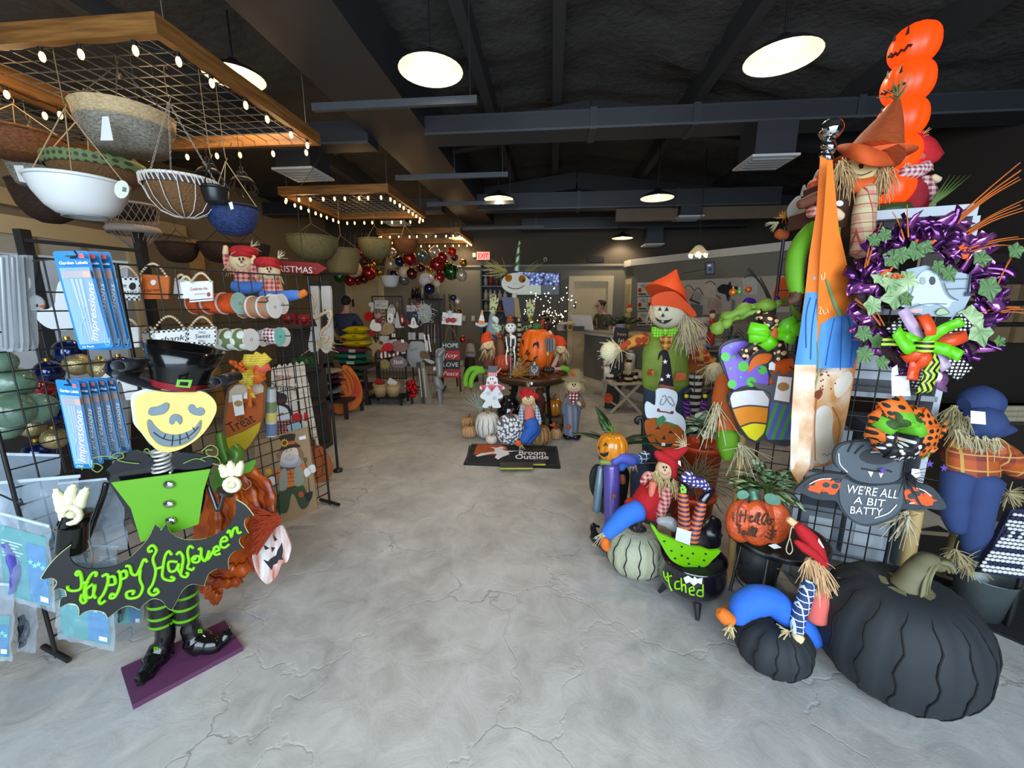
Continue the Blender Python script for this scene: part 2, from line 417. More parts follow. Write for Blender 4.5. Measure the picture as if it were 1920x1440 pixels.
for i,(p,q)in enumerate((((-1.78,3.14,2.92),(-.55,3.14,2.92)),((-1.78,4.75,2.9),(-.5,4.75,2.9)),((-1.8,5.98,2.9),(-.54,5.98,2.9)),((-1.64,7.6,2.85),(-.15,7.6,2.85)))):
 So(B().bar(p,q,.035,.05),'strut_channel',['grey metal strut channel under the ceiling nearest the entrance','grey metal strut channel hung before the second bulb frame','grey metal strut channel beyond the second bulb frame','grey metal strut channel near the bauble cluster'][i],'channel',m('#4a4d52',.5,.3),'strut channels under the roof')
for k,(x,y,lb)in enumerate(((-.6,3.14,'channel nearest the entrance'),(-1.1,4.75,'second channel, its near end'),(-.56,4.75,'second channel, its free end'),(-.6,5.98,'third channel'),(-.3,7.6,'farthest channel'))):
 zb=2.85 if k==4 else 2.9;z=roofz(x)+.2
 So(B().T([(x,y,zb),(x,y,z)],.004,5),'hanger_rod','thin steel rod holding the strut '+lb,'rod',STEEL,'hanger rods of the strut channels')
def vent(x,y,zt,zb,s,lab):
 t=Th('vent_drop',lab,'air vent',(x,y,zb),'square air vents under the ducts')
 B().bx((x-s/2,y-s/2,zb),(x+s/2,y+s/2,zt)).O('box',DUCT,t)
 g=B();k=s/2+.03
 g.bx((x-k,y-k,zb-.02),(x+k,y+k,zb));f=g.O('register',m('#c9cccb',.5),t)
 for i in range(5):
  yy=y-s/2+s*(i+.5)/5
  B().bx((x-s/2,yy-.008,zb-.032),(x+s/2,yy+.008,zb-.02)).O('louvre',m('#8f9494',.5),f)
q=P(1442,297,3.62);vent(q.x,4.23,3.07,q.z,.34,'grey square air vent dropping beside the silver ball and scarecrow hat')
q=P(538,308,3.85);vent(q.x,4.24,3.04,q.z,.36,'grey square air vent behind the near bulb frame')
q=P(1277,416,6.6);vent(q.x,6.9,2.98,q.z,.32,'small square air vent under the second cross duct')
q=P(1218,462,7.95);vent(q.x,8.32,2.92,q.z,.3,'small square air vent high above the counter clerk')
q=P(740,415,6.6);vent(q.x,6.9,2.98,q.z,.3,'small square air vent above the far bulb frame')
W1,W2=P(1185,570,8.05).xy,P(1450,570,5.9).xy;W2=W1+(W2-W1)*1.12
W0=V((P(1167,570,8.7).x,YB-.0))
def wallseg(a,c,z0,z1,t,name,mat,off=0,par=None):
 d=(c-a).normalized();nrm=V((d.y,-d.x))*-1
 if nrm.y>0:nrm=-nrm
 b=B();a3,c3=a+nrm*off,c+nrm*off;e3,f3=a3-nrm*t,c3-nrm*t
 vs=[(p.x,p.y,z)for z in(z0,z1)for p in(a3,c3,f3,e3)]
 b.add(vs,[(0,3,2,1),(4,5,6,7),(0,1,5,4),(1,2,6,5),(2,3,7,6),(3,0,4,7)],None,False)
 return Su(b,name,mat,par)
wallseg(W0,W1,0,2.3,.12,'wall_office',WALLG);wallseg(W1,W2,0,2.3,.12,'wall_right_office',WALLG)
wallseg(W0,W1,2.24,2.36,.14,'trim_3',TRIMW,.07);wallseg(W1,W2,2.24,2.36,.14,'trim_4',TRIMW,.07)
W3=P(2050,570,3.2).xy;wallseg(W2+V((.3,-.1)),W3,0,3.3,.1,'wall_side',m('#2a231e',.9,var=.1,sc=3))
Su(B().bx((XL,YB-.04,2.27),(1.78,YB,2.31)),'trim_5',m('#8d897c',.6))
Su(B().bx((XL,YB-.03,0),(1.7,YB,.12)),'baseboard_back',TRIMW)
def door(n,x0,x1,z1,y,lab=None):
 f=B();w=.11
 for a,c in(((x0-w,y-.06,0),(x0,y,z1+w)),((x1,y-.06,0),(x1+w,y,z1+w)),((x0,y-.06,z1),(x1,y,z1+w))):f.bx(a,c)
 o=Su(f,'door_%d'%n,m('#d9c9a4',.5,var=.03))
 Su(B().bx((x0,y-.02,0),(x1,y-.005,z1)),'door_leaf',m('#cfbb90',.5,var=.04),o)
 Su(B().bx((x0+.02,y-.05,z1*.72),(x0+.05,y-.02,z1*.72+.16)),'hinge',BLACK,o)
 return o
qa,qb=P(1075,540,8.65),P(1136,540,8.65);door(1,qa.x,qb.x,1.96,YB)
qa,qb=P(632,540,8.3),P(690,540,8.3);door(2,qa.x,qb.x,2.0,YB)
d=(W1-W0).normalized()
LL=(W1-W0).length;o=wallseg(W0+d*.02,W0+d*LL*.9,0,2.0,.02,'door_3',m('#d9c9a4',.5),.025);wallseg(W0+d*.09,W0+d*LL*.78,0,1.9,.02,'door_leaf',m('#c4b289',.5),.045,o)
k0,k1=onz(1093,716),onz(1262,772)
kd=(k1-k0).normalized();kn=V((-kd.y,kd.x,0));kn=kn if kn.y>0 else-kn
k2=k1+kd*.25
t=Th('service_counter','grey panelled service counter with pale ledge where the clerk stands','counter',k0)
def cbox(a,c,dep,z0,z1,off=0):
 b=B();a=a-kn*off;c=c-kn*off;vs=[(p.x,p.y,z)for z in(z0,z1)for p in(a,c,c+kn*dep,a+kn*dep)]
 return b.add(vs,[(0,3,2,1),(4,5,6,7),(0,1,5,4),(1,2,6,5),(2,3,7,6),(3,0,4,7)],None,False)
cbox(k0,k2,.55,.0,.94).O('front_panel',m('#6f706c',.6,var=.05,sc=3),t)
cbox(k0-kd*.05,k2,.66,.94,.985,.06).O('ledge_trim',m('#cfcbc2',.5),t)
cbox(k0-kd*.08,k2,.70,.985,1.02,.08).O('worktop',m('#a9998a',.35,var=.1,sc=30),t)
cbox(k0,k2,.02,.0,.12,.02).O('baseboard',TRIMW,t)
def plate(x,y,lab):
 q=pl(x,y,8.62);q.o.y=YB-.006;q.n=V((0,-1,0));q.u=V((1,0,0))
 t=Th('switch_plate',lab,'switch',q.H(x,y),'switch plates on the back wall')
 B().S(q,[(x-3.2,y-5),(x+3.2,y-5),(x+3.2,y+5),(x-3.2,y+5)],.008,.008).O('plate',m('#d9d6cd',.5),t)
 B().S(q,[(x-1,y-2.2),(x+1,y-2.2),(x+1,y+2.2),(x-1,y+2.2)],.008,.014).O('toggle',m('#f0eee8',.4),t)
plate(887,597,'pale switch plate beside the candy corn yard stake');plate(869.5,597,'pale switch plate behind the cherry sign corner');plate(866,681,'low pale outlet plate near the floor behind the santa figure')
QB=Pl((0,YB-.006,1),(0,-1,0))
t=Th('exit_sign','small exit sign with red letters under the dark beam on the back wall','sign',QB.H(907,478))
B().S(QB,[(894,472),(918,472),(918,487),(894,487)],.04,.045).O('housing',m('#e9a59b',.5,emit=.5),t)
b=B();Tx(b,'EXIT',QB,(896.5,484.5),(915.5,484.5),9.5,None,.048,bold=.02);b.O('lettering',m('#d31212',.5,emit=1.2),t)
B().S(QB,[(886,474),(892,474),(892,482),(886,482)],.04,.045).O('lamp_head',m('#c9c6bf',.5),t)
t=Th('dome_camera','white dome security camera on the dark upper back wall','camera',QB.H(1022.5,486.5))
B().ell(QB.H(1022.5,486.5),.045,.03,.045).O('dome',m('#d9d9d6',.4),t);B().ell(QB.H(1022.5,487,.03),.022,.015,.022).O('lens',BLACK,t)
t=Th('wall_vent','dark slotted return vent high on the upper back wall','air vent',QB.H(1117,486))
B().S(QB,[(1101,481),(1133,481),(1133,492),(1101,492)],.02,.022).O('frame',m('#1d1a17',.6),t)
for k in range(3):B().S(QB,[(1103,483+3*k),(1131,483+3*k),(1131,484.2+3*k),(1103,484.2+3*k)],.01,.03).O('louvre',m('#39332c',.5),t)
QT=Pl((0,YB-.10,1),(0,-1,0));
t=Th('television','wall television with blurred blue and grey picture on the back wall','television',QT.H(1020,554))
B().S(QT,[(965,508.5),(1050,511),(1050,554),(965,554)],.05).O('bezel',BLACK,t)
def screenmat():
 mt,nt,N,L,b=base('screen');tc=N.new('ShaderNodeTexCoord')
 n=N.new('ShaderNodeTexVoronoi');n.inputs['Scale'].default_value=16;L.new(tc.outputs['Object'],n.inputs['Vector'])
 r=N.new('ShaderNodeValToRGB');e=r.color_ramp.elements;e[0].color=(*lin('#cfd8ea'),1);e[1].color=(*lin('#101218'),1);e[0].position=.1;e[1].position=.8
 k=e.new(.4);k.color=(*lin('#5d6fb4'),1);L.new(n.outputs['Distance'],r.inputs[0]);L.new(r.outputs[0],b.inputs['Emission Color']);b.inputs['Emission Strength'].default_value=.8
 b.inputs['Base Color'].default_value=(.01,.01,.01,1);return mt
B().S(QT,[(967,510),(1048,512.5),(1048,535),(967,535)],.002,.003).O('picture_upper',screenmat(),t)
B().S(QT,[(967,535),(1014,535),(1014,552.5),(967,552.5)],.002,.003).O('picture_lower',m('#9fae9f',.4,emit=.55,var=.2),t)
B().S(QT,[(1014,535),(1048,535),(1048,552.5),(1014,552.5)],.002,.003).O('picture_dark',m('#0b0b10',.3,var=0),t)
#pendant lamps (lit look inside painted as emission, dark outside) with their own light
SHADE_GLOW=m('#fff0c4',.5,var=0,emit=.75);BULB=m('#fff0d0',.4,var=0,emit=9)
def pendant(x,y,wpx,lab,en=60):
 d=F*.41/wpx;c=P(x,y,d);R=.205
 t=Th('pendant_lamp',lab,'lamp',c,'barn pendant lamps')
 prof=[(R,0),(R*.97,.012),(R*.80,.04),(R*.45,.07),(.055,.085),(.03,.12),(.0,.125)]
 B().L(c,prof,28).O('shade',m('#17181a',.5),t)
 B().L(c,[(R*.985,.002),(R*.95,.01),(R*.78,.035),(R*.43,.063),(.0,.075)],28).O('glowing_reflector',SHADE_GLOW,t)
 B().ell(c+V((0,0,.03)),.035,.035,.035).O('bulb',BULB,t)
 top=roofz(c.x)-.02
 B().T([c+V((0,0,.12)),V((c.x,c.y,top))],.006,6).O('cord',BLACK,t)
 l=bpy.data.lights.new('pendant_light','SPOT');l.energy=en;l.color=(1,.80,.55);l.shadow_soft_size=.05;l.spot_size=radians(140);l.spot_blend=.5
 lo=bpy.data.objects.new('pendant_light',l);COL.objects.link(lo);lo.parent=t;lo.location=(0,0,.02)
pendant(808,134,121,'lit barn pendant lamp, the largest one left of the dark ridge');pendant(1466,110,131,'lit barn pendant lamp beside the stacked orange pumpkins')
pendant(440,146,104,'lit barn pendant lamp behind the wooden rail of the near bulb frame')
pendant(935,374,55,'lit barn pendant lamp above the mesh-eyed tin skeleton');pendant(1232,372,61,'lit barn pendant lamp above the orange-hatted scarecrow')
pendant(760,376,36,'lit barn pendant lamp behind the second bulb frame corner',52);pendant(973,447,36,'lit barn pendant lamp behind the green witch hat swirl',52)
pendant(1167,447,39,'lit barn pendant lamp over the counter clerk',52);pendant(860,447,38,'lit barn pendant lamp far behind the red bauble',50)
t=Th('glass_chandelier','bright small glass chandelier in front of the office crown trim','lamp',P(1309,477,6.0))
c=P(1309,477,6.0);B().T([c+V((0,0,.12)),V((c.x,c.y,roofz(c.x)))],.006,5).O('cord',BLACK,t)
B().L(c,[(.0,.14),(.05,.12),(.13,.03),(.15,.0)],16).O('canopy',plastic('#e9dcc0',.4),t)
for k in range(6):
 a=k*pi/3;B().ell(c+V((.12*cos(a),.12*sin(a),-.02)),.018,.018,.03,8).O('crystal',m('#fff0cf',.2,emit=3),t)
B().ell(c,.035,.035,.04,10).O('bulb',BULB,t)
#wooden frames with wire mesh and bulb strings
WOODF=pat('wood','#70461e','#9c6a32',s=1.0,rough=.55)
def bulbframe(x0,x1,y0,y1,z,lab,nb,glow,bulbs=True):
 t=Th('ceiling_frame',lab,'frame',((x0+x1)/2,(y0+y1)/2,z),'wooden ceiling frames')
 h=.09;w=.045
 for a,c in(((x0,y0,z),(x1,y0+w,z+h)),((x0,y1-w,z),(x1,y1,z+h)),((x0,y0+w,z),(x0+w,y1-w,z+h)),((x1-w,y0+w,z),(x1,y1-w,z+h))):B().bx(a,c).O('board',WOODF,t)
 g=B();st=.1;zz=z+.03
 for k in range(1,int((x1-x0)/st)):g.box((x0+k*st,(y0+y1)/2,zz),.005,y1-y0-.04,.005)
 for k in range(1,int((y1-y0)/st)):g.box(((x0+x1)/2,y0+k*st,zz+.006),x1-x0-.04,.005,.005)
 g.O('wire_mesh',m('#8d8a84',.4,.7),t)
 for x,y in((x0+.05,y0+.1),(x1-.05,y0+.1),(x0+.05,y1-.1),(x1-.05,y1-.1)):
  B().T([(x,y,z+.08),(x,y,roofz(x)-.02)],.003,5).O('hanger_wire',m('#77756f',.5,.5),t)
 if not bulbs:return t
 s=Th('bulb_string',lab.replace('wooden ceiling frame','string of warm bulbs on the frame'),'string lights',((x0+x1)/2,(y0+y1)/2,z-.03),'strings of warm bulbs')
 e=.02;ring=[]
 for a,c,n in(((x0+e,y0+e),(x1-e,y0+e),nb[0]),((x1-e,y0+e),(x1-e,y1-e),nb[1]),((x1-e,y1-e),(x0+e,y1-e),nb[0]),((x0+e,y1-e),(x0+e,y0+e),nb[1])):
  for k in range(n):
   f=(k+.5+Un(-.15,.15))/n;ring.append(V((a[0]+(c[0]-a[0])*f,a[1]+(c[1]-a[1])*f,z-.012)))
 pts=[]
 for i,p in enumerate(ring):
  q=ring[(i+1)%len(ring)];pts+=[p,(p+q)/2-V((0,0,.012))]
 B().T(pts,.004,4,None,False,True).O('cable',BLACK,s)
 mb=m('#ffbe6e',.3,var=0,emit=5)
 for p in ring:
  B().ell(p-V((0,0,.042)),.013,.013,.024,8).O('bulb',mb,s)
  B().T([p,p-V((0,0,.022))],.011,6).O('socket',BLACK,s)
 for k in range(3):
  l=bpy.data.lights.new('string_glow','POINT');l.energy=glow;l.color=(1,.66,.30);l.shadow_soft_size=.12
  o=bpy.data.objects.new('string_glow',l);COL.objects.link(o);o.parent=s;o.location=((k-1)*.5,(k-1)*.45,-.1)
 return t
bulbframe(-3.2,-1.87,2.0,3.37,2.75,'wooden ceiling frame with wire mesh above the white hanging bowl',(5,6),2.2)
bulbframe(-4.6,-3.27,2.0,3.37,2.75,'wooden ceiling frame with wire mesh along the window wall',(5,6),1.6)
bulbframe(-3.2,-1.87,4.73,6.15,2.75,'wooden ceiling frame with wire mesh, second from the entrance',(9,9),3.0)
bulbframe(-3.2,-1.65,7.4,8.65,2.75,'wooden ceiling frame with wire mesh over the bauble cluster',(9,8),3.0)
#SHARED BUILDERS
def w3(pts,d):
 return[P(p[0],p[1],d+(p[2]if len(p)>2 else 0))for p in pts]
def Lm(t,name,pts,d,r,mat,n=10,seg=4,label=None,par=None,flat=1.0):
 w=spl(w3(pts,d),seg)if len(pts)>2 else w3(pts,d)
 rs=r if isinstance(r,(list,tuple))else[r]
 k=len(w);rr=[]
 for i in range(k):
  f=i/(k-1)*(len(rs)-1);a=int(f);b_=min(a+1,len(rs)-1);rr.append(pxm(rs[a]+(rs[b_]-rs[a])*(f-a),d))
 w2=[w[0]+(w[0]-w[1]).normalized()*rr[0]*.35]+w+[w[-1]+(w[-1]-w[-2]).normalized()*rr[-1]*.35]
 return B().T(w2,[rr[0]*.55]+rr+[rr[-1]*.55],n,None,flat=flat,fup=FH if flat!=1 else None).O(name,mat,par or t,label)
class Head:
 def __init__(s,x,y,rx,ry,d):s.x,s.y,s.rx,s.ry,s.d=x,y,rx,ry,d;s.c=P(x,y,d)
 def build(s,t,mat,name='head'):
  B().ell(s.c,pxm(s.rx,s.d),pxm(min(s.rx,s.ry),s.d)*.9,pxm(s.ry,s.d),18,RF).O(name,mat,t);return s
 def on(s,x,y,lift=.003):
  q=max(0,1-((x-s.x)/s.rx)**2-((y-s.y)/s.ry)**2)
  return P(x,y,s.d-pxm(min(s.rx,s.ry),s.d)*.92*sqrt(q)-lift)
 def dot(s,t,name,x,y,r,mat,ry=None):
  B().ell(s.on(x,y,0),pxm(r,s.d),pxm(r,s.d)*.5,pxm(ry or r,s.d),8,RF).O(name,mat,t)
 def line(s,t,name,pts,r,mat):
  B().T([s.on(*p[:2])for p in spl([V((a,b,0))for a,b in pts],4)],pxm(r,s.d),5).O(name,mat,t)
 def patch(s,t,name,pts,mat,lift=.004):
  w=[s.on(x,y,lift)for x,y in pts];B().M([w],FW*.004,None).O(name,mat,t)
def dollface(t,h,smile=True,nose='#8a2020',k=1.0):
 h.dot(t,'eye',h.x-h.rx*.2*k,h.y-h.ry*.22,h.rx*.09,INK,h.rx*.14);h.dot(t,'eye',h.x+h.rx*.12*k,h.y-h.ry*.22,h.rx*.09,INK,h.rx*.14)
 h.dot(t,'nose',h.x-h.rx*.04,h.y+h.ry*.05,h.rx*.08,m(nose,.6),h.rx*.13)
 if smile:h.line(t,'smile',[(h.x-h.rx*.5,h.y+h.ry*.2),(h.x-h.rx*.25,h.y+h.ry*.45),(h.x+h.rx*.05,h.y+h.ry*.5),(h.x+h.rx*.42,h.y+h.ry*.25)],h.rx*.02,m('#6b3a2a',.7))
def Hr(t,pts,d,r,n=18,l=20,drop=(0,1),mat=STRAW,name='straw_hair',th=.0022):
 b=B()
 for x,y in pts:b.U(P(x,y,d-pxm(r,d)*.3),UP*-drop[1]+RT*drop[0],n,pxm(l,d),.28,th,None,.2)
 b.O(name,mat,t,None,'stuff')
def Ht(t,x,y,d,l,dx,dy,n=22,mat=PALE,th=.0022,spread=.55,name='straw_hand'):
 B().U(P(x,y,d),RT*dx-UP*dy,n,pxm(l,d),spread,th,None,.1).O(name,mat,t,None,'stuff')
def bow(b,q,x,y,loops,w,mats,off=.02,depth=.05):
 0
 for a,l,k in loops:
  dx,dy=cos(radians(a)),sin(radians(a))
  c=q.H(x,y,off);e=q.H(x+dx*l,y+dy*l,off)-c;L=e.length;e.normalize();sd=q.n.cross(e)
  pts=spl([c,c+e*L*.45+q.n*depth*.8,c+e*L+q.n*depth*.35,c+e*L*.55-q.n*depth*.1,c+q.n*.004],5)
  b.R(pts,sd,[w*(.55+.45*min(1,i/6,(len(pts)-1-i)/6))for i in range(len(pts))],.0012,mats[k])
 return b
def tail(b,q,pts,w,mat,off=.02,wave=.006):
 ws=[q.H(x,y,off+wave*sin(i*1.9))for i,(x,y)in enumerate([tuple(p)[:2]for p in spl([V((a,c,0))for a,c in pts],4)])]
 d=(ws[-1]-ws[0]).normalized();b.R(ws,q.n.cross(d),w,.0012,mat);return b
def Pk(x,ybot,wpx,hpx,d,name,lab,mat,stem=None,group=None,ribs=12,depth=.12,floor=True,slits=None,slitmat=None,stemh=.25,ry=None,dim=.16,cat='pumpkin',stemmat=None):
 r=pxm(wpx/2,d);h=pxm(hpx/2,d)
 if floor:f=onz(x,ybot,0);r0=V((f.x,f.y,0));c=r0+V((0,0,h*.96))
 else:c=P(x,ybot-hpx/2,d)
 t=Th(name,lab,cat,c-V((0,0,h)),group)
 B().pump(c,r,h,ribs,depth,None,None,6,ry,dim).O('shell',mat,t)
 if slits:
  for k in range(slits):
   a=2*pi*k/slits;pts=[]
   for i in range(9):
    f=.25+.55*i/8;an=pi*f;sr=sin(an)**.8;rr=r*sr*1.004
    aa=a+.025*sin(i*2.1+k)
    pts.append(c+V((rr*cos(aa),rr*sin(aa),cos(an)*h*(1-dim*math.exp(-(sr*2.2)**2)))))
   B().T(pts,[.0004,r*.012,r*.018,r*.022,r*.022,r*.018,r*.014,r*.01,.0004],5).O('slit',slitmat or INK,t)
 sh=h*2*stemh;tp=c+V((0,0,h*(1-dim)))
 B().T(spl([tp-V((0,0,h*.05)),tp+V((r*.03,0,sh*.5)),tp+V((r*.2,-r*.05,sh))],4),[r*.13,r*.085,r*.075,r*.09],7).O('stem',stemmat or m('#6a4a2c',.8,bump=.4),t)
 return t,c,r,h
def Bk(x,ytop,wpx,hpx,d,lab,prof,mats,hang=None,name='hanging_basket',group='hanging baskets',cordmat=None,cords=3,apex=None,hooktop=None,cat='basket',parts=None,chain=False,cr_=.003):
 c=P(x,ytop,d);R=pxm(wpx/2,d);H=pxm(hpx,d)
 t=Th(name,lab,cat,c-V((0,0,H)),group)
 k=0
 pr=[(a*R,-b_*H)for a,b_ in prof]
 b=B();b.L(c,pr,26);inner=[(a*R*.96,-b_*H*.95-.004)for a,b_ in prof];b.L(c,inner[::-1],26)
 b.O('bowl',mats[0],t)
 B().L(c,[(R*1.0,.006),(R*1.035,0),(R*1.0,-.012),(R*.95,0),(R*1.0,.006)],26).O('rim',mats[1]if len(mats)>1 else mats[0],t)
 if apex:
  ap=P(apex[0],apex[1],d)
  ap=V((c.x,c.y,ap.z))
  for i in range(cords):
   a=2*pi*i/cords+.5;e=c+V((R*.97*cos(a),R*.97*sin(a),0))
   if chain:
    b=B();n=int((ap-e).length/.016)
    for j in range(n):
     p=e+(ap-e)*(j+.5)/n;u=(ap-e).normalized();sd=u.cross(V((0,1,.1))if j%2 else V((1,0,.1))).normalized()
     b.T([p+u*.009*cos(q_)+sd*.005*sin(q_)for q_ in[i_*pi/3 for i_ in range(6)]],.0014,4,None,False,True)
    b.O('chain',cordmat or STRAW,t)
   else:B().T([e,ap],cr_,5).O('cord',cordmat or m('#c4a577',.8),t)
  zt=hooktop or 2.78
  B().T(spl([ap+V((0,0,-.004)),ap+V((.014,0,.02)),ap+V((0,0,.04)),V((ap.x,ap.y,zt-.03)),V((ap.x+.012,ap.y,zt)),V((ap.x+.02,ap.y,zt-.02))],4),.0025,5).O('hook',m('#a08a60',.4,.6),t)
 return t,c,R,H
BOWL=[(1,0),(.98,.12),(.9,.42),(.74,.75),(.55,.95),(.4,1.0),(0,1.0)]
TUB=[(1,0),(.96,.25),(.88,.6),(.78,.9),(.7,1.0),(0,1.0)]
ROUND=[(1,0),(.97,.25),(.85,.58),(.62,.85),(.3,.98),(0,1.0)]
HALF=[(1,0),(.95,.3),(.8,.65),(.55,.92),(.3,1),(0,1)]
def gridwall(a,c,z0,z1,lab,st=.0762,r=.0032,group='wire gridwall panels',legs=True):
 a,c=V((a.x,a.y,0)),V((c.x,c.y,0));L=(c-a).length;u=(c-a)/L
 t=Th('gridwall_panel',lab,'display rack',(a+c)/2,group)
 b=B()
 for p in(a,c):b.T([p+V((0,0,0 if legs else z0)),p+V((0,0,z1))],.008,6)
 for z in(z0,z1):b.T([a+V((0,0,z)),c+V((0,0,z))],.005,6)
 b.O('frame',WIRE,t);g=B()
 for k in range(1,int(L/st)):p=a+u*st*k;g.T([p+V((0,0,z0)),p+V((0,0,z1))],r,5)
 for k in range(1,int((z1-z0)/st)):g.T([a+V((0,0,z0+k*st)),c+V((0,0,z0+k*st))],r,5)
 g.O('wire_grid',WIRE,t)
 if legs:
  n=V((u.y,-u.x,0))
  for p in(a,c):B().T([p-n*.1+V((0,0,.02)),p+n*.1+V((0,0,.02))],.012,6).O('foot',WIRE,t)
 return t
def Sg(name,lab,q,pts,t_=.008,mat=WHITE,cat='sign',group=None,side=None):
 c=sum((q.H(x,y)for x,y in pts),V())/len(pts);zl=min(q.H(x,y).z for x,y in pts)
 t=Th(name,lab,cat,V((c.x,c.y,zl)),group);B().S(q,pts,t_,0,None,(),side).O('board',mat,t);return t
def De(t,name,q,pts,mat,off=.0025,th=.002,par=None):return B().S(q,pts,th,off).O(name,mat,par or t)
def Ln(t,name,q,ll,r,mat,off=.002):
 b=B()
 for l in ll:b.K(q,l,r,off)
 return b.O(name,mat,t)
def tag(t,q,pts,off=.01,logo=None):
 o=B().S(q,pts,.0012,off).O('price_tag',TAG,t,'white price tag')
 x0=sum(p[0]for p in pts)/len(pts);y0=sum(p[1]for p in pts)/len(pts);w_=max(p[0]for p in pts)-min(p[0]for p in pts)
 if logo:B().S(q,circ(x0,y0-w_*.12,w_*.33,w_*.24,16),.0008,off+.001).O('printed_oval',m('#b78a52',.7),o)
 return o
#LEFT SIDE
c1,c2,c3,c4,c5,c6,c7,c8=cr(0,0,3),cr(0,420,4.8),cr(250,420,4.8),cr(0,640,4.3636),cr(0,880,3.6923),cr(160,940,3.6),cr(370,640,6),cr(380,800,4.645)
gA,gM,gB=P(-60,600,1.45),P(238,600,1.88),P(585,600,2.78)
gridwall(gA,gM,.1,1.68,'black wire gridwall panel holding the blue label packs');gridwall(gM,gB,.1,1.68,'black wire gridwall panel holding ribbon spools and bead-handled signs')
GN=V((gB.y-gA.y,-(gB.x-gA.x),0)).normalized()
GU=V((gB.x-gA.x,gB.y-gA.y,0)).normalized()
def hook(x,y,d,l,lab):
 p=P(x,y,d);q=p-GN*l
 So(B().T(spl([q,q+GN*l*.5,p,p+V((0,0,.02))],3),.003,5),'display_hook',lab,'hook',WIRE,'gridwall hooks')
hook(142,482,1.42,.34,'black wire hook carrying the upper three blue packs');hook(128,722,1.42,.34,'black wire hook carrying the lower five blue packs')
hook(40,945,1.4,.3,'black wire hook carrying the clear bags beside the skeleton hand');hook(500,566,2.2,.35,'black wire hook through the orange ribbon spools')
hook(545,572,2.3,.4,'black wire hook through the brown leaf ribbon spools');hook(545,630,2.3,.4,'black wire hook through the gingham ribbon spools');hook(500,638,2.15,.35,'black wire hook through the green pumpkin ribbon spools')
for x,d,lab in((40,2.3,'black square steel post standing behind the clear hanging bags'),(258,2.75,'black square steel post under the lattice basket')):
 p=P(x,430,d);So(B().bx((p.x-.025,p.y-.025,0),(p.x+.025,p.y+.025,p.z)),'steel_post',lab,'post',m('#232120',.45),'steel posts by the window')
a,c=P(45,458,2.3),P(258,458,2.75)
So(B().bar((a.x,a.y,1.86),(c.x,c.y,1.86),.025,.02),'cross_rail','black steel rail joining the two posts by the window','rail',m('#232120',.45))
#hanging baskets
WCK=pat('wicker','#6b665c','#a39c8c',s=1.0,rough=.8);WCKL=pat('wicker','#b89a6c','#dcc49a',s=1.0,rough=.8);WCKB=pat('wicker','#5a3216','#8a5222',s=1.0,rough=.8);DARKB=pat('wicker','#22150d','#42281a',s=1.0,rough=.8)
COCO=m('#7a5836',.95,var=.25,sc=70,bump=.8,bsc=90)
t,c,R,H=Bk(148,340,141,62,2.1,'white glazed bowl planter hanging on three jute cords',BOWL,[m('#eef0ee',.25,var=.02)],apex=(127,215),name='bowl_planter')
B().L(c-V((0,0,H*1.0)),[(R*.45,.004),(R*.47,-.008),(R*.40,-.008),(R*.38,.002)],24).O('foot_ring',m('#8f9496',.4),t)
q=pl(230,356,1.98);B().S(q,circ(228,355,14,17,18),.001).O('label_disc',m('#e4e8d8',.5),t,'round pale label disc')
B().S(q,[(230,350),(237,352),(236,360),(229,359)],.001,.002).O('barcode',m('#7b7f7c',.5),t)
t,c,R,H=Bk(234,212,146,66,2.3,'grey wicker basket with straw upper band and white tag',[(1,.0),(.97,.3),(.9,.6),(.76,1.0),(.0,1.0)],[WCK,WCKL],apex=(245,130),cordmat=m('#6d6a62',.5,.5))
B().L(c,[(R*1.015,0),(R*1.0,-H*.2),(R*.985,-H*.36),(R*.94,-H*.36)],26).O('upper_band',WCKL,t)
q=pl(200,240,2.08);B().S(q,c1("575,655 610,655 637,790 565,790"),.001).O('price_tag',TAG,t,'long white price tag')
def wirebasket(x,y,wpx,hpx,d,lab,apex,rimh=.22):
 t,c,R,H=Bk(x,y,wpx,hpx,d,lab,[(p[0]*.955,p[1]*.97)for p in ROUND],[COCO,m('#e6e1d8',.4)],apex=apex,chain=True,cordmat=m('#c9bfae',.4,.4),name='wire_basket')
 for k in range(14):
  a=2*pi*k/14;B().T([c+V((R*1.01*u*cos(a),R*1.01*u*sin(a),-z*H*1.01))for u,z in ROUND],.0022,5).O('rib',m('#ece7dd',.4),t)
 g=B()
 for k in range(44):
  a=2*pi*k/44;a2=a+.10;g.T([c+V((R*1.03*cos(a),R*1.03*sin(a),.004)),c+V((R*1.02*cos(a2),R*1.02*sin(a2),-H*rimh))],.0045,5)
 g.O('twisted_band',m('#ded6cc',.5),t,None,'stuff')
 B().L(c,[(R*1.0,0),(R*.99,-H*rimh)],26).O('band_backing',m('#4b3a35',.7),t)
wirebasket(338,338,116,66,2.3,'white wire basket with coconut liner hanging on three chains',(326,205))
t,c,R,H=Bk(243,385,85,22,2.75,'brown lattice basket with pointed base hanging on chains',[(.9,0),(.86,.4),(.84,1),(.0,1)],[DARKB,m('#9c8a7c',.6)],apex=(243,250),chain=True,cordmat=m('#8d8377',.5,.4),name='lattice_basket')
g=B()
for k in range(22):
 a=2*pi*k/22
 for s_ in(-1,1):g.T([c+V((R*cos(a),R*sin(a),0)),c+V((R*.9*cos(a+s_*.4),R*.9*sin(a+s_*.4),-H*1.4)),c+V((R*.86*cos(a+s_*.6),R*.86*sin(a+s_*.6),-H*2.0))],.0025,4)
 g.T([c+V((R*.95*cos(a),R*.95*sin(a),-H*2.0)),c+V((R*.5*cos(a),R*.5*sin(a),-H*3.0)),c+V((R*.1*cos(a),R*.1*sin(a),-H*3.8))],.0022,4)
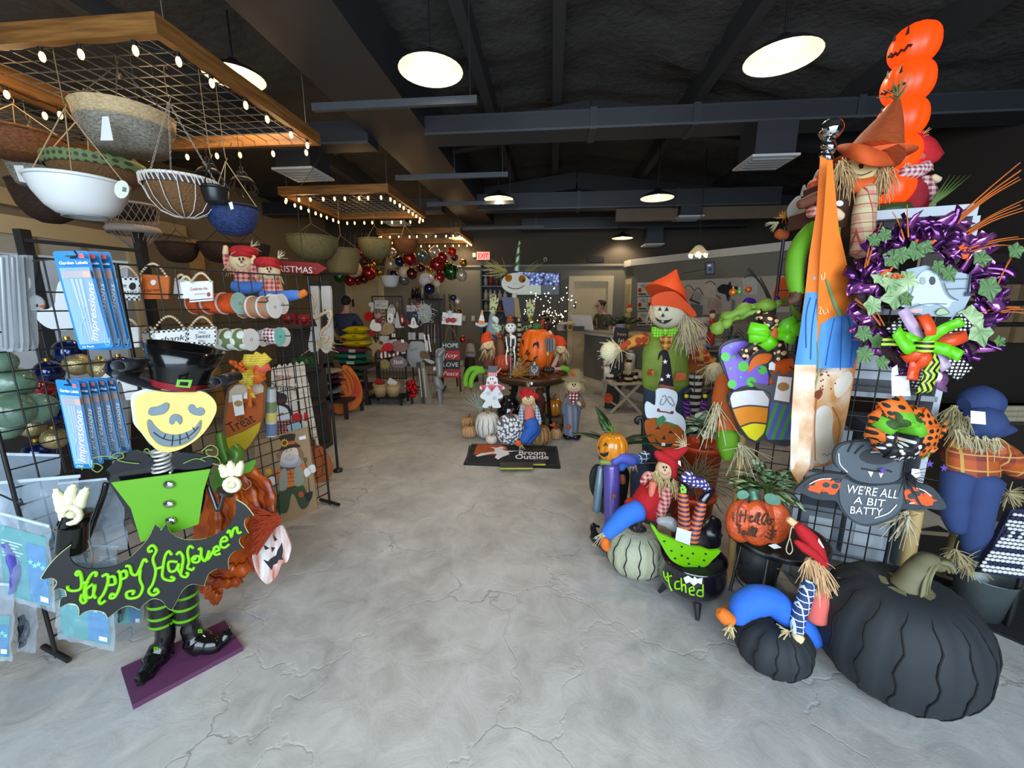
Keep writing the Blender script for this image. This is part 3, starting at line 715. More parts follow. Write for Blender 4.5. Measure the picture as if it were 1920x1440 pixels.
g.O('lattice',m('#97867a',.6),t);B().L(c-V((0,0,H*2)),[(R*.9,.02),(R*.98,.0),(R*.92,-.03),(R*.84,0),(R*.9,.02)],26).O('lower_ring',m('#a39488',.6),t)
Bk(402,352,46,28,2.3,'small black pot with white label hanging beside the wire basket',TUB,[m('#1b1c1e',.35)],apex=(405,300),cordmat=BLACK,name='hanging_pot')
t,c,R,H=Bk(434,388,88,52,2.5,'dark blue wicker basket hanging on cords',ROUND,[pat('wicker','#101c3c','#26427e',s=1.0),m('#151a2a',.6)],apex=(424,308),name='blue_basket')
q=pl(432,388,2.32);B().S(q,c1("1285,1140 1305,1135 1315,1175 1298,1180"),.001).O('price_tag',TAG,t)
Bk(36,252,125,42,2.4,'brown wicker basket high beside the window frame mesh',TUB,[WCKB],apex=(36,200),name='wicker_basket')
t,c,R,H=Bk(180,306,140,48,2.5,'coconut basket with green patterned rim behind the white bowl',ROUND,[COCO,m('#6f8050',.6)],apex=(190,215),name='green_rim_basket')
B().L(c,[(R*1.02,.012),(R*1.02,-H*.32),(R*.98,-H*.32)],26).O('rim_band',pat('dots','#7b8a5a','#3c4a30',s=.035,w=.33),t)
t,c,R,H=Bk(68,308,80,40,2.6,'grey wicker basket with hanging tag behind the jute cords',TUB,[WCK,WCKL],apex=(68,240),name='grey_basket')
q=pl(36,328,2.42);B().S(q,c1("75,930 130,930 155,1030 110,1020"),.001).O('price_tag',TAG,t)
Bk(82,345,95,70,2.85,'dark brown deep basket below the grey basket',ROUND,[DARKB],apex=(82,300),name='brown_basket')
for i,(x,y,wd)in enumerate(((333,457,66),(410,457,66),(472,460,60))):
 d=3.7+.1*i;c=P(x,y,d);R=pxm(wd/2,d);H=pxm(34,d)
 t=Th('wall_basket',['dark half-round wall basket nearest the window trim','dark half-round wall basket, middle of the three','dark half-round wall basket behind the red hatted dolls'][i],'basket',c-V((0,0,H)),'half-round wall baskets')
 B().L(c,[(a_*R,-b_*H)for a_,b_ in HALF],24).O('bowl',DARKB,t);B().L(c,[(R,.006),(R*1.03,0),(R,-.01),(R*.95,0),(R,.006)],24).O('rim',DARKB,t)
 B().T([c+V((0,.0,.0))+V((R,0,0)),V((c.x,c.y,c.z+.12)),c-V((R,0,0))],.003,5).O('hanger',BLACK,t)
 B().T([V((c.x,c.y,c.z+.12)),V((c.x,c.y,2.78 if i else 2.78))],.002,4).O('wire',BLACK,t)
for x,y,d,lab in((392,325,2.55,'dark metal finial lantern hanging behind the wire basket'),(455,340,2.75,'dark metal finial lantern behind the blue basket')):
 c=P(x,y,d);t=Th('hanging_lantern',lab,'lantern',c-V((0,0,.1)),'dark hanging lanterns');k=.06
 B().L(c,[(0,.10),(.012,.09),(.008,.07),(.03,.055),(.035,.05),(.02,.045),(.055,.02),(.07,0),(.07,-.01),(0,-.01)],18).O('cap',m('#2b2620',.5,.5),t)
 for j in range(8):a=j*pi/4;B().T(spl([c+V((.065*cos(a),.065*sin(a),-.01)),c+V((.085*cos(a),.085*sin(a),-.06)),c+V((.04*cos(a),.04*sin(a),-.10))],3),.004,5).O('rib',m('#2b2620',.5,.5),t)
 B().T([c+V((0,0,.1)),V((c.x,c.y,2.79))],.002,4).O('hanger',BLACK,t)
OLV=pat('wicker','#5d5636','#8a8256',s=1.0,rough=.8)
for i,(x,y,wd,h,d,mt_,lab)in enumerate(((585,446,92,42,4.85,OLV,'large olive wicker basket above the red pennant'),(640,468,66,44,5.2,m('#7d6c44',.8,bump=.4),'tall tan moss basket above the green bauble'),(703,450,62,36,5.9,OLV,'olive round basket hanging among the baubles'),(760,450,46,26,6.0,WCKB,'brown wicker basket hanging among the baubles'))):
 Bk(x,y,wd,h,d,lab,ROUND if i!=1 else TUB,[mt_],apex=(x,y-26),name='moss_basket',cordmat=m('#8a7a55',.7))
Bk(731,518,35,20,7.25,'small white boat planter hanging on two cords below the baubles',[(1,0),(.9,.4),(.7,.85),(.55,1),(0,1)],[m('#e9ebea',.3,var=.02)],apex=(730,466),name='boat_planter',cr_=.006)
#baubles under the far frame
BC={'g':m('#0c5a25',.12,.6,coat=1),'r':m('#a30d14',.1,.55,coat=1),'d':m('#560a10',.15,.5,coat=1),'c':m('#e0c4a4',.4),'t':m('#7fb0b0',.1,.8),'o':m('#c89a3f',.12,.9),'p':m('#cfc6b8',.22,.5),'b':m('#12265e',.12,.7,coat=1),'w':m('#e6ded6',.4),'y':m('#7f8084',.25,.6),'x':m('#d92a12',.15,.5)}
BN={'g':'green','r':'glossy red','d':'dark red','c':'cream','t':'pale teal','o':'gold','p':'pearl','b':'navy blue','w':'matte white','y':'silver grey','x':'orange red'}
cB=cr(560,400,5.647)
BL="g435,670,65 r545,710,60 r620,705,55 c580,590,88 t630,465,38 r665,415,50 r635,350,25 d690,450,40 o850,480,45 r745,635,75 o780,545,40 p975,535,65 o850,630,38 b1070,510,52 b1010,650,45 r1175,480,76 t1315,450,52 p1440,415,60 r1520,465,55 r1470,545,82 x1625,405,48 d1650,465,42 g1615,620,86 p1725,660,60 r1490,680,60 d1200,640,60 d1295,580,46 w1350,710,80 c1120,620,62 y1115,700,60 b1385,800,60 c1460,745,45 o1745,525,42 o1400,590,38 d690,700,45 o1560,530,25 p990,415,45 d700,560,40"
where=lambda x,y:('under the mesh' if y<440 else 'in the upper cluster' if y<540 else 'in the middle of the cluster' if y<640 else 'low in the cluster')+(' over the far door' if x<760 else ' over the christmas racks' if x<1230 else ' toward the exit sign')
SEEN={}
def bauble(x,y,r,d,col,lab,zt=2.76,group='hanging baubles',thread=True):
 if lab in SEEN:lab+=', lower one' if y>SEEN[lab]else ', upper one'
 else:SEEN[lab]=y
 c=P(x,y,d);R=pxm(r,d);t=Th('bauble',lab,'ornament',c-V((0,0,R)),group)
 B().ell(c,R,R,R,18).O('ball',BC[col],t);B().T([c+V((0,0,R*.97)),c+V((0,0,R*1.22))],R*.2,8).O('cap',GOLD,t)
 if thread:B().T([c+V((0,0,R*1.2)),V((min(round(c.x*10)/10,-1.7),min(max(c.y,7.45),8.6),2.785))if group=='hanging baubles' else V((c.x,c.y,zt))],.002,4).O('thread',m('#8d8675',.6),t)
for i,e in enumerate(BL.split()):
 x,y,r=[float(v)for v in e[1:].split(',')];(px_,py_),=cB([(x,y)])
 bauble(px_,py_,r/5.647,7.15+.5*((i*7)%5)/4+(.4 if r<45 else 0),e[0],'%s%s bauble %s'%('large ' if r>60 else 'small ' if r<46 else '',BN[e[0]],where(x,y)))
#blue garden label packs
PKB=m('#0f7cc4',.35,var=.04);PKC=plastic('#dff0ff',.80,.1)
def pack(crn,d,lab,front=True,txt=True,group=None,copper='#b5643c'):
 q=pl(crn[0][0],crn[0][1],d,12);a,b_,c_,e_=crn
 def ip(u,v):return(a[0]+(b_[0]-a[0])*u+(e_[0]-a[0])*v+(a[0]-b_[0]+c_[0]-e_[0])*u*v,a[1]+(b_[1]-a[1])*u+(e_[1]-a[1])*v+(a[1]-b_[1]+c_[1]-e_[1])*u*v)
 rc=[]
 for(u0,v0,s0)in((0,0,180),(1,0,270),(1,1,0),(0,1,90)):
  for k in range(5):
   an=radians(s0+22.5*k);ru,rv=.07,.025
   rc.append(ip((ru if u0==0 else 1-ru)+ru*cos(an),(rv if v0==0 else 1-rv)+rv*sin(an)))
 t=Sg('garden_label_pack',lab,q,rc,.003,PKB,'blister pack',group,m('#c7d4da',.4))
 B().S(q,[ip(.33,.045),ip(.67,.045),ip(.67,.06),ip(.33,.06)],.001,.001).O('hang_slot',m('#26303a',.5),t)
 B().S(q,[ip(.1,.205),ip(.88,.205),ip(.88,.275),ip(.1,.275)],.012,.014).O('copper_plate',m('#a98273',.3,.6),t)
 B().S(q,[ip(.68,.205),ip(.9,.205),ip(.9,.275),ip(.68,.275)],.004,.017).O('copper_band',m('#e08a4a',.35,.4),t)
 for k in range(3):B().S(q,[ip(.3+.12*k,.285),ip(.38+.12*k,.285),ip(.40+.06*k,.92),ip(.37+.06*k,.93)],.003,.008).O('label_stake',m('#9fb6cf',.3,.5),t)
 bl=B();bl.S(q,[ip(.06,.17),ip(.92,.17),ip(.92,.95),ip(.06,.95)],.0008,.02);bl.O('blister',PKC,t)
 B().S(q,[ip(.72,.03),ip(.86,.03),ip(.86,.075),ip(.72,.075)],.0008,.0225).O('price_sticker',m('#f2645a',.6,var=0),t)
 if txt:
  b=B();Tx(b,'Garden Labels',q,ip(.1,.135),ip(.92,.135),5.5 if front else 4.5,None,.0215,bold=.02);Tx(b,'10 Pack',q,ip(.12,.985),ip(.46,.985),4,None,.0215)
  Tx(b,'Impressions',q,ip(.62,.93),ip(.93,.33),11 if front else 8,None,.0215,shear=.3)
  b.O('lettering',m('#f3f8fb',.5,var=0),t)
  b=B();b.K(q,[ip(.45,.60),ip(.36,.57),ip(.30,.64),ip(.42,.68),ip(.25,.76),ip(.22,.86)],.0012,.0215);b.K(q,[ip(.86,.86),ip(.8,.96),ip(.9,.97),ip(.97,.9)],.0012,.0215);b.O('flourish',m('#9fd8f5',.5),t)
base_=c2("470,245 785,240 1020,1110 712,1132")
for k in(2,1,0):
 sh=21*k;pack([(x+sh*(1-.18*(i in(2,3))),y+1.0*k)for i,(x,y)in enumerate(base_)],1.42+.05*k,['blue garden label pack in front on the upper hook','blue garden label pack second on the upper hook','blue garden label pack at the back of the upper hook'][k],k==0,True,'blue garden label packs')
base_=c4("450,312 640,330 770,1040 610,1040")
nm=['in front','second','third','fourth','last']
for k in(4,3,2,1,0):
 pack([(x+17.5*k,y-1.2*k-(7*k if i in(2,3)else 0))for i,(x,y)in enumerate(base_)],1.42+.05*k,'blue garden label pack %s on the lower hook'%nm[k],k==0,True,'blue garden label packs')
#clear bags with teal cards
BAGM=plastic('#c3d6e6',.80,.07)
def bag(crn,d,lab,card=True,yaw=8,prod='#2b2930',cardm='#3c9694',seed=0,cv=(.42,.95)):
 q=pl(crn[0][0],crn[0][1],d,yaw);a,b_,c_,e_=crn
 def ip(u,v):return(a[0]+(b_[0]-a[0])*u+(e_[0]-a[0])*v+(a[0]-b_[0]+c_[0]-e_[0])*u*v,a[1]+(b_[1]-a[1])*u+(e_[1]-a[1])*v+(a[1]-b_[1]+c_[1]-e_[1])*u*v)
 p=q.H(*ip(.5,1));t=Th('plastic_bag',lab,'bag',p,'clear bags on the rack')
 for side,o0 in(('front_film',.016),('back_film',-.016)):
  vs=[];nu,nv=16,22
  for j in range(nv+1):
   for i in range(nu+1):
    u,v=i/nu,j/nv;e=min(u,1-u)*4;e=min(1,e)*min(1,v*2.2)*min(1,(1-v)*7)
    h=q.H(*ip(u+.02*sin(v*9+seed),v));nz=noise.noise(V((u*6+seed*3,v*7,seed)))*.022+noise.noise(V((u*11,v*13+seed,seed*2)))*.014+noise.noise(V((u*22+seed,v*5,2)))*.009
    vs.append(h+q.n*(o0*e*1.3+nz*(.4+.6*e)))
  B().add(vs,[(j*(nu+1)+i,(j+1)*(nu+1)+i,(j+1)*(nu+1)+i+1,j*(nu+1)+i+1)for j in range(nv)for i in range(nu)],None,True).O(side,BAGM,t)
 B().S(q,[ip(0,0),ip(1,0),ip(1,.03),ip(0,.03)],.004,.003).O('top_seal',plastic('#dce9f2',.4),t)
 if card:
  v0,v1=cv;cd=B().S(q,[ip(.1,v0),ip(.92,v0),ip(.92,v1),ip(.1,v1)],.002,.0).O('printed_card',m(cardm,.4,var=.12,sc=20),t)
  B().S(q,[ip(.56,v0+.12),ip(.90,v0+.12),ip(.90,v1-.02),ip(.56,v1-.02)],.0008,.0015).O('picture_panel',m('#2f7fb5',.4,var=.2,sc=40),cd)
  b=B()
  for k in range(6):b.S(q,[ip(.14,v0+.16+.035*k),ip(.5-.06*(k%3),v0+.16+.035*k),ip(.5-.06*(k%3),v0+.172+.035*k),ip(.14,v0+.172+.035*k)],.0006,.0016)
  b.O('small_print',m('#d9f2ee',.5),cd)
  x,y=ip(.72,v0+.3*(v1-v0)+.06);b=B()
  for k in range(4):xx,yy=ip(.62+.07*k,v0+.42*(v1-v0)+.03*(k%2));b.S(q,star(xx,yy,6,2.5),.0006,.003)
  b.O('star_print',m('#7fe0c8',.5),cd);B().S(q,[ip(.74,v1-.10),ip(.88,v1-.10),ip(.88,v1-.04),ip(.74,v1-.04)],.0008,.004).O('barcode_label',TAG,cd)
 if prod:B().T(spl([q.H(*ip(.2,.35),.006),q.H(*ip(.35,.62),.008),q.H(*ip(.24,.9),.006)],5),[.012,.02,.014],8,flat=.5).O('folded_item',m(prod,.6,var=.2),t)
bag([(-40,848),(110,852),(118,1010),(-50,1005)],1.68,'clear crinkled bag at the back of the lower rack',False,seed=1,prod='#a9b4c4')
bag([(-30,905),(150,890),(140,1085),(-40,1080)],1.58,'clear bag behind the skeleton left hand',False,seed=5,prod='#8f9db5')
bag([(108,905),(232,893),(238,1030),(120,1028)],1.66,'clear zip bag with dark strips beside the green waistcoat',False,seed=6,prod='#2a2a33')
bag([(100,1020),(222,1024),(216,1100),(104,1104)],1.72,'flat zip bag hanging behind the bat banner',True,seed=3,cardm='#7b8a98',prod=None)
bag([(95,1075),(215,1085),(214,1222),(106,1196)],1.6,'clear bag with aqua star card hanging lowest beneath the bat banner',True,seed=7,cv=(.1,.93),prod=None)
bag([(196,1050),(270,1050),(268,1180),(214,1176)],1.85,'clear bag with green card behind the striped legs',True,seed=8,cardm='#3fa89a',cv=(.3,.95))
bag([(-20,955),(92,985),(105,1150),(0,1120)],1.47,'clear bag with teal card nearest the entrance',True,seed=2,cv=(.15,.95),prod='#5148a0')
bag([(-60,1090),(28,1095),(22,1240),(-60,1235)],1.5,'clear bag of dark strips low on the rack end',True,seed=4,prod='#17171c')
bag([(30,1120),(72,1120),(68,1225),(34,1220)],1.62,'narrow clear bag with dark content under the teal cards',False,seed=9,prod='#22222a')
#green shrink-wrapped balls and gold / navy ornaments behind the rack
GB=m('#5f7d68',.25,var=.12,bump=.3,bsc=25,coat=.5)
for i,(x,y,r)in enumerate(((0,678,24),(24,718,32),(-6,725,20),(22,770,34),(68,765,30),(10,800,26),(-20,775,20))):
 d=1.62+.08*(i%3);c=P(x,y,d);R=pxm(r,d)
 So(B().ell(c,R,R,R*.95,18),'foil_ball','sage green foil wrapped ball '+['topmost by the rack edge','second row with orange sticker','half out by the rack edge','large one in the middle','beside the red bauble','lowest of the pile','low by the rack edge'][i],'ornament',GB,'sage green foil balls')
GLD=m('#b8a878',.2,.7,bump=.3,bsc=120)
for i,(x,y,r,mt_,nm_)in enumerate(((145,683,21,GLD,'gold glitter'),(190,692,20,GLD,'gold glitter'),(60,800,20,GLD,'gold glitter'),(103,822,20,GLD,'gold glitter'),(92,698,22,BC['b'],'navy'),(130,660,24,BC['b'],'navy'),(105,775,24,BC['b'],'navy'),(72,850,24,BC['b'],'navy'),(80,722,24,BC['r'],'red'),(225,690,22,BC['b'],'navy'))):
 d=2.05;c=P(x,y,d);R=pxm(r,d);t=Th('rack_bauble','%s bauble behind the gridwall %s'%(nm_,['beside the upper packs','under the orange signs','under the foil balls','beside the lower packs','over the red bauble','under the upper packs','next to the foil balls','low by the clear bags','beside the foil balls','beside the hat brim'][i]),'ornament',c-V((0,0,R)),'baubles behind the gridwall')
 B().ell(c,R,R,R,16).O('ball',mt_,t);B().T([c+V((0,0,R*.95)),c+V((0,0,R*1.2))],R*.2,8).O('cap',GOLD,t)
c=P(0,860,2.3);So(B().bx((c.x-.9,c.y-.2,.30),(c.x+.3,c.y+.9,1.0)).bx((c.x-.9,c.y-.2,0),(c.x-.85,c.y-.15,.3)).bx((c.x+.2,c.y+.8,0),(c.x+.25,c.y+.85,.3)),'display_plinth','dark display plinth holding baubles behind the gridwall','plinth',m('#2a2624',.7))
q=pl(120,600,2.05)
t=Sg('goose_silhouette','white metal goose cut-out seen through the gridwall',q,sm(c2("330,850 350,780 430,765 490,720 500,640 520,540 560,500 640,470 700,520 640,560 600,640 620,760 680,850 660,930 560,960 420,930")),.006,m('#e9ecee',.4,var=.03),'yard art')
B().S(q,circ(133,535,1.5),.001,.002).O('eye',INK,t);B().T([q.H(112,618,-.01),q.H(112,700,-.01)],.004,6).O('leg',STEEL,t)
q=pl(60,560,2.1)
t=Sg('penguin_ornament','black and white penguin cut-out behind the gridwall',q,sm(c2("180,300 250,280 330,300 340,420 300,560 260,640 200,620 180,500 200,420")),.008,m('#1b1b1d',.5),'yard art')
B().S(q,sm(c2("225,500 255,480 275,510 270,575 235,585")),.002,.003).O('face_patch',WHITE,t);B().S(q,circ(51,531,2),.001,.005).O('eye',INK,t);p=q.H(50,560,-.01);B().T([p,V((p.x,p.y,0))],.006,5).O('stake',BLACK,t)
q=pl(68,573,2.2);t=Sg('snowman_ornament','small grey snowman cut-out with orange nose behind the gridwall',q,sm(c2("260,680 320,640 385,690 390,760 330,800 270,770")),.008,m('#b9bcbc',.5),'yard art')
B().S(q,circ(68,573,3),.001,.003).O('eye',INK,t);p=q.H(69,580,-.01);B().T([p,V((p.x,p.y,0))],.006,5).O('stake',BLACK,t);B().S(q,c2("345,740 400,725 395,760"),.003,.004).O('nose',m('#d9623a',.6),t)
for i,(x0,x1,d)in enumerate(((-8,16,1.5),(14,34,1.52),(34,52,1.56))):
 q=pl(x0,560,d);pts=[(x0+3,478),(x1-2,478),(x1+10,640),(x1+8,660),(x0+8,660),(x0+4,640)]
 t=Sg('tube_bag',['clear tube bag of grey glass nearest the frame edge','clear tube bag of grey glass in the middle','clear tube bag of grey glass beside the penguin'][i],q,pts,.02,plastic('#c3ccd2',.55),'bag','clear tube bags');B().T([q.H((x0+x1)/2,482,.0),q.H((x0+x1)/2+9,652,.0)],.011,10).O('grey_tube',m('#8d9092',.2,.3),t)
q=pl(110,700,2.5)
So(B().S(q,[(-40,470),(240,490),(240,880),(-40,900)],.02),'backing_panel','pale grey panel standing behind the gridwall ornaments','panel',m('#a5a5a3',.7))
#bead handled signs
BEAD=m('#d9c3a0',.6,var=.08)
BUF=pat('buffalo','#f2f1ee','#2b2b2d',s=.022)
def beadsign(crn,d,lab,texts,mat=WHITE,border=None,arc=1.0,group='bead handled signs',extra=None,yaw=10):
 q=pl(crn[0][0],crn[0][1],d,yaw);t=Sg('bead_sign',lab,q,crn,.010,border or mat,'sign',group,mat)
 cx_=sum(p[0]for p in crn)/4;cy_=sum(p[1]for p in crn)/4;k=.86
 if border:B().S(q,[(cx_+(x-cx_)*.9,cy_+(y-cy_)*.72)for x,y in crn],.001,.001).O('panel',WHITE,t)
 x0,y0=crn[0];x1,y1=crn[1];w_=x1-x0;b=B()
 for sgn in(0,1):
  for i in range(15):
   f=i/14;x=x0+w_*(.08+.84*f);y=y0+(y1-y0)*f-sin(pi*f)*w_*.36*arc
   b.ell(q.H(x,y,-.012+.03*sgn),pxm(2.3,d),None,None,6)
 b.O('bead_handle',BEAD,t,None,'stuff')
 for s_,a,c,h,mt_,sh in texts:
  b=B();Tx(b,s_,q,a,c,h,None,.003,shear=sh);b.O('lettering',mt_,t)
 return t,q
RED=m('#b5413a',.6)
t,q=beadsign(c2("1010,470 1262,480 1255,690 1010,680"),1.95,'white bead-handled sign with checked border and turkey giving thanks',[('Give',c2("1020,565")[0],c2("1140,570")[0],8,INK,.3),('THANKS',c2("1050,645")[0],c2("1240,640")[0],8.5,INK,0)],border=BUF)
B().S(q,sm(c2("1160,560 1180,530 1215,535 1220,575 1195,595 1170,585")),.001,.003).O('turkey_print',INK,t)
t,q=beadsign(c2("1240,448 1522,470 1515,675 1270,675"),2.0,'orange bead-handled sign with small white pumpkin print',[('Harvest',c2("1295,615")[0],c2("1460,600")[0],6,m('#7a3413',.7),.4)],mat=m('#d2691e',.6))
B().S(q,sm(c2("1355,525 1365,505 1395,505 1405,525 1390,548 1368,548")),.001,.002).O('pumpkin_print',WHITE,t)
for k,crn in enumerate((c2("1570,500 1690,500 1690,640 1560,640"),c2("1620,510 1730,515 1730,670 1605,672"),c2("1705,520 1908,510 1915,688 1705,706"))):
 t,q=beadsign(crn,2.10-.04*k,['white bead-handled sign at the back of its row of three','white bead-handled sign in the middle of its row of three','white bead-handled sign with red script in front of its row'][k],[('Celebrate the',c2("1715,600")[0],c2("1868,590")[0],6,RED,.3),('moments',c2("1750,640")[0],c2("1850,632")[0],4,m('#c98f86',.6),0)]if k==2 else[])
 if k==2:B().S(q,circ(391,552,3.4,4),.001,.003).O('red_print',RED,t);B().S(q,c2("1705,684 1912,668 1912,674 1705,691"),.001,.003).O('rule',INK,t)
beadsign(c2("1085,920 1245,915 1250,1108 1110,1118"),1.95,'white sign with small red script half behind the blue packs',[('love',c2("1150,1005")[0],c2("1190,1003")[0],5,m('#8a6f60',.6),.3)])
beadsign(c3("70,965 185,955 185,1150 90,1155"),2.05,'white checked sign standing behind the thankful one',[],border=BUF)
beadsign(c3("150,965 482,935 482,1090 165,1160"),1.98,'white checked bead-handled sign with thankful script above the top hat',[('thank',c3("250,1065")[0],c3("470,1040")[0],10,INK,.35)],border=BUF)
beadsign(c3("490,930 742,925 742,1098 490,1080"),2.0,'white checked bead-handled sign reading fall sweet fall',[('FALL',c3("590,985")[0],c3("655,985")[0],4.2,INK,0),('Sweet',c3("555,1030")[0],c3("700,1022")[0],8,INK,.35),('FALL',c3("590,1062")[0],c3("650,1062")[0],4.2,INK,0)],border=BUF)
beadsign([(226,712),(300,704),(300,750),(236,750)],2.0,'white bead-handled sign behind the curled hat brim',[('blessed',(238,735),(262,734),4,m('#8a8a88',.6),.3)])
beadsign([(180,700),(228,698),(230,718),(182,718)],2.02,'white checked sign peeping above the lower packs',[],border=BUF)
#ribbon spools on hooks
SA=(RT*.995-FH*.1).normalized()
def spool(x,y,d,r,wd,mat,disc,lab,small=1.0,k=0):
 c=P(x,y,d)-SA*(wd+.005)*k;Rm=axis_R(SA);R=pxm(r,d);t=Th('ribbon_spool',lab,'ribbon',c-V((0,0,R)),'ribbon spools on the gridwall')
 B().L(c-SA*wd,[(0,0),(R*.93,0),(R*.93,wd),(0,wd)],26,Rm,smooth=False).O('ribbon',mat,t)
 for o_,rr in((0,R*small),(-wd,R)):B().L(c+SA*o_,[(0,.0015),(rr,.0015),(rr,-.0015),(0,-.003)],28,Rm,smooth=False).O('flange',disc if o_==0 else m('#e9e7e2',.6),t)
 B().L(c,[(R*.14,.0036),(R*.14,-.001),(0,-.001)],12,Rm).O('core_hole',INK,t)
ORB=pat('marble','#c4451c','#e05a24',s=30,rough=.5);BRB=pat('spots','#9c8166','#d2693a',s=.03,w=.3);GRB=pat('spots','#6c7a4c','#dfe8d6',s=.05,w=.4);PLB=pat('gingham','#f0e9e4','#8e2f3a',s=.02);TEA=m('#9cc5ba',.5,var=.15);GPL=pat('gingham','#d8d5d0','#3d3a3c',s=.018)
WD=m('#eceae6',.6,var=.02)
for k in(2,1,0):spool(449,569,2.22,20.5,.088,ORB,TEA if k==0 else WD,k=k,lab=['orange ribbon spool with pale teal end in front of the upper hook','orange ribbon spool second on the upper hook','orange ribbon spool at the back of the upper hook'][k])
spool(529,570,2.45,19,.07,m('#e6e1d6',.6),WD,'white ended spool behind the brown leaf spools')
for k in(2,1,0):spool(515,576,2.28,21,.062,BRB,WD,k=k,lab=['brown leaf ribbon spool in front with white end','brown leaf ribbon spool second on its hook','brown leaf ribbon spool last on its hook'][k])
for k in(2,1,0):spool(471,637,2.12,21,.066,GRB,WD,k=k,lab=['green pumpkin print spool in front with white end','green pumpkin print spool second on its hook','green pumpkin print spool last on its hook'][k])
spool(533,632,2.5,18,.03,m('#e6e1d6',.6),WD,'white ended spool behind the red gingham spool');spool(493,634,2.42,16,.06,GPL,WD,'grey checked ribbon spool behind the red gingham spool')
spool(525,631,2.28,16,.075,PLB,m('#7fcabb',.5),'red gingham ribbon spool with bright teal end')
#two scarecrow dolls on top of the gridwall
RHAT=m('#b3121c',.8,var=.12,bump=.2);FLESH=m('#e3c99a',.8,var=.05)
def topdoll(hx,hy,r,d,lab,s=1):
 t=Th('scarecrow_doll',lab,'doll',P(hx,hy+60,d),'scarecrow dolls on the gridwall top')
 Lm(t,'shirt',[(hx+4,hy+14),(hx+6,hy+32),(hx+8,hy+48)],d,[12,18,19],pat('gingham','#e8b0a0','#b5362f',s=.03))
 Lm(t,'legs',[(hx-14,hy+46),(hx+8,hy+50),(hx+42,hy+46),(hx+56,hy+44)],d-.05,[10,12,10,8],m('#4f7fd0',.8,var=.1))
 Lm(t,'shoe',[(hx+56,hy+46,-.05),(hx+68,hy+40,-.05)],d,[7,6],m('#d9782a',.8))
 h=Head(hx,hy,r,r*.95,d-.03).build(t,FLESH);dollface(t,h,True,'#8a2020')
 b=B().pump(P(hx+5*s,hy-r*.85,d),pxm(r*1.15,d),pxm(r*.55,d),8,.1);b.O('hat',RHAT,t)
 Lm(t,'hat_brim',[(hx-r*1.05,hy-r*.35,-.05),(hx,hy-r*.72,-.12),(hx+r*1.1,hy-r*.3,-.05)],d,[3,5,3],RHAT,8)
 Hr(t,[(hx-r*.9,hy+2),(hx+r*.9,hy+2)],d,r,16,20)
 Ht(t,hx+r*.9,hy-r*1.3,d,14,.5,-.6);Lm(t,'arm',[(hx-12,hy+22),(hx-26,hy+8),(hx-30,hy-12)],d,[6,6,5],pat('gingham','#e8b0a0','#b5362f',s=.03));Lm(t,'hand',[(hx-30,hy-14),(hx-30,hy-28)],d,[5.5,4],FLESH)
 return t
topdoll(453,490,21,2.72,'scarecrow doll with red cap raising one arm above the ribbon spools');topdoll(505,508,19,2.66,'scarecrow doll with drooping red cap beside the red pennant',-1)
#pennant
q=pl(560,500,3.05)
t=Sg('pennant_sign','red wooden pennant sign with white christmas lettering',q,c3("1150,320 1395,335 1660,352 1738,400 1655,452 1420,440 1150,430"),.012,m('#8e1717',.6),'sign')
b=B();Tx(b,'CHRISTMAS',q,c3("1190,420")[0],c3("1612,445")[0],12,None,.003);b.O('lettering',WHITE,t);B().S(q,star(*c3("1632,398")[0],3.6),.001,.003).O('star',m('#55683a',.6),t)
B().T([q.H(570,510,-.02),V((q.H(570,510).x,q.H(570,510).y,2.3)),V((q.H(570,510).x,q.H(570,510).y+.5,2.79))],.003,4).O('hanger',BLACK,t)
#white stockings and wooden zigzag ornament behind the gridwall end
p=P(598,530,3.3);t=Th('stocking_stand','tall dark stand with hooks for white stockings behind the gridwall end','stand',(p.x,p.y+.03,0))
B().T([(p.x,p.y+.03,.02),(p.x,p.y+.03,p.z+.09)],.012,8).O('pole',WIRE,t);B().L((p.x,p.y+.03,0),[(0,.03),(.04,.02),(.04,0),(0,0)],20).O('base',WIRE,t)
B().bar((p.x-.14,p.y+.03,p.z+.07),(p.x+.2,p.y+.03,p.z+.07),.02,.02).O('crossbar',WIRE,t)
for k,x in enumerate((586,609)):
 q=pl(x,540,3.26);t=Th('stocking',['white stocking with dark tree print nearer the gridwall','white stocking with dark tree print beside the doorway'][k],'stocking',q.H(x,640),'white tree stockings')
 B().S(q,sm([(x-7,535),(x+9,535),(x+12,590),(x+14,640),(x+4,662),(x-8,650),(x-3,610)]),.03).O('sock',m('#cfcac2',.8,var=.08),t)
 B().S(q,[(x,578),(x+4,590),(x+2,590),(x+7,600),(x+4,600),(x+9,612),(x+1,612),(x+1,616),(x-1,616),(x-1,612),(x-7,612),(x-3,600),(x-6,600),(x-2,590),(x-4,590)],.001,.002).O('tree_print',m('#2a2020',.8),t)
 B().S(q,[(x-7,526),(x+9,526),(x+9,536),(x-7,536)],.034,.002).O('cuff',m('#1c1b1b',.8),t)
q=pl(600,580,2.95);t=Th('zigzag_ornament','pale wooden zigzag ribbon ornament hanging at the gridwall end','ornament',q.H(600,660))
B().T([q.H(x,y)for x,y in[tuple(p)[:2]for p in spl([V((*p,0))for p in c3("1610,640 1640,700 1610,800 1640,850 1700,810 1780,790 1760,900 1700,960 1690,1010 1750,1020 1720,1060")],4)]],.018,8,flat=.6).O('wood_curve',m('#cbb08c',.6),t)
a=q.H(585,553);B().T([a,V((gB.x,gB.y,a.z))],.003,4).O('thread',BLACK,t);b=B();b.U(q.H(592,644),V((1,0,-.3)),26,.16,.5,.003);b.O('raffia',PALE,t,None,'stuff')
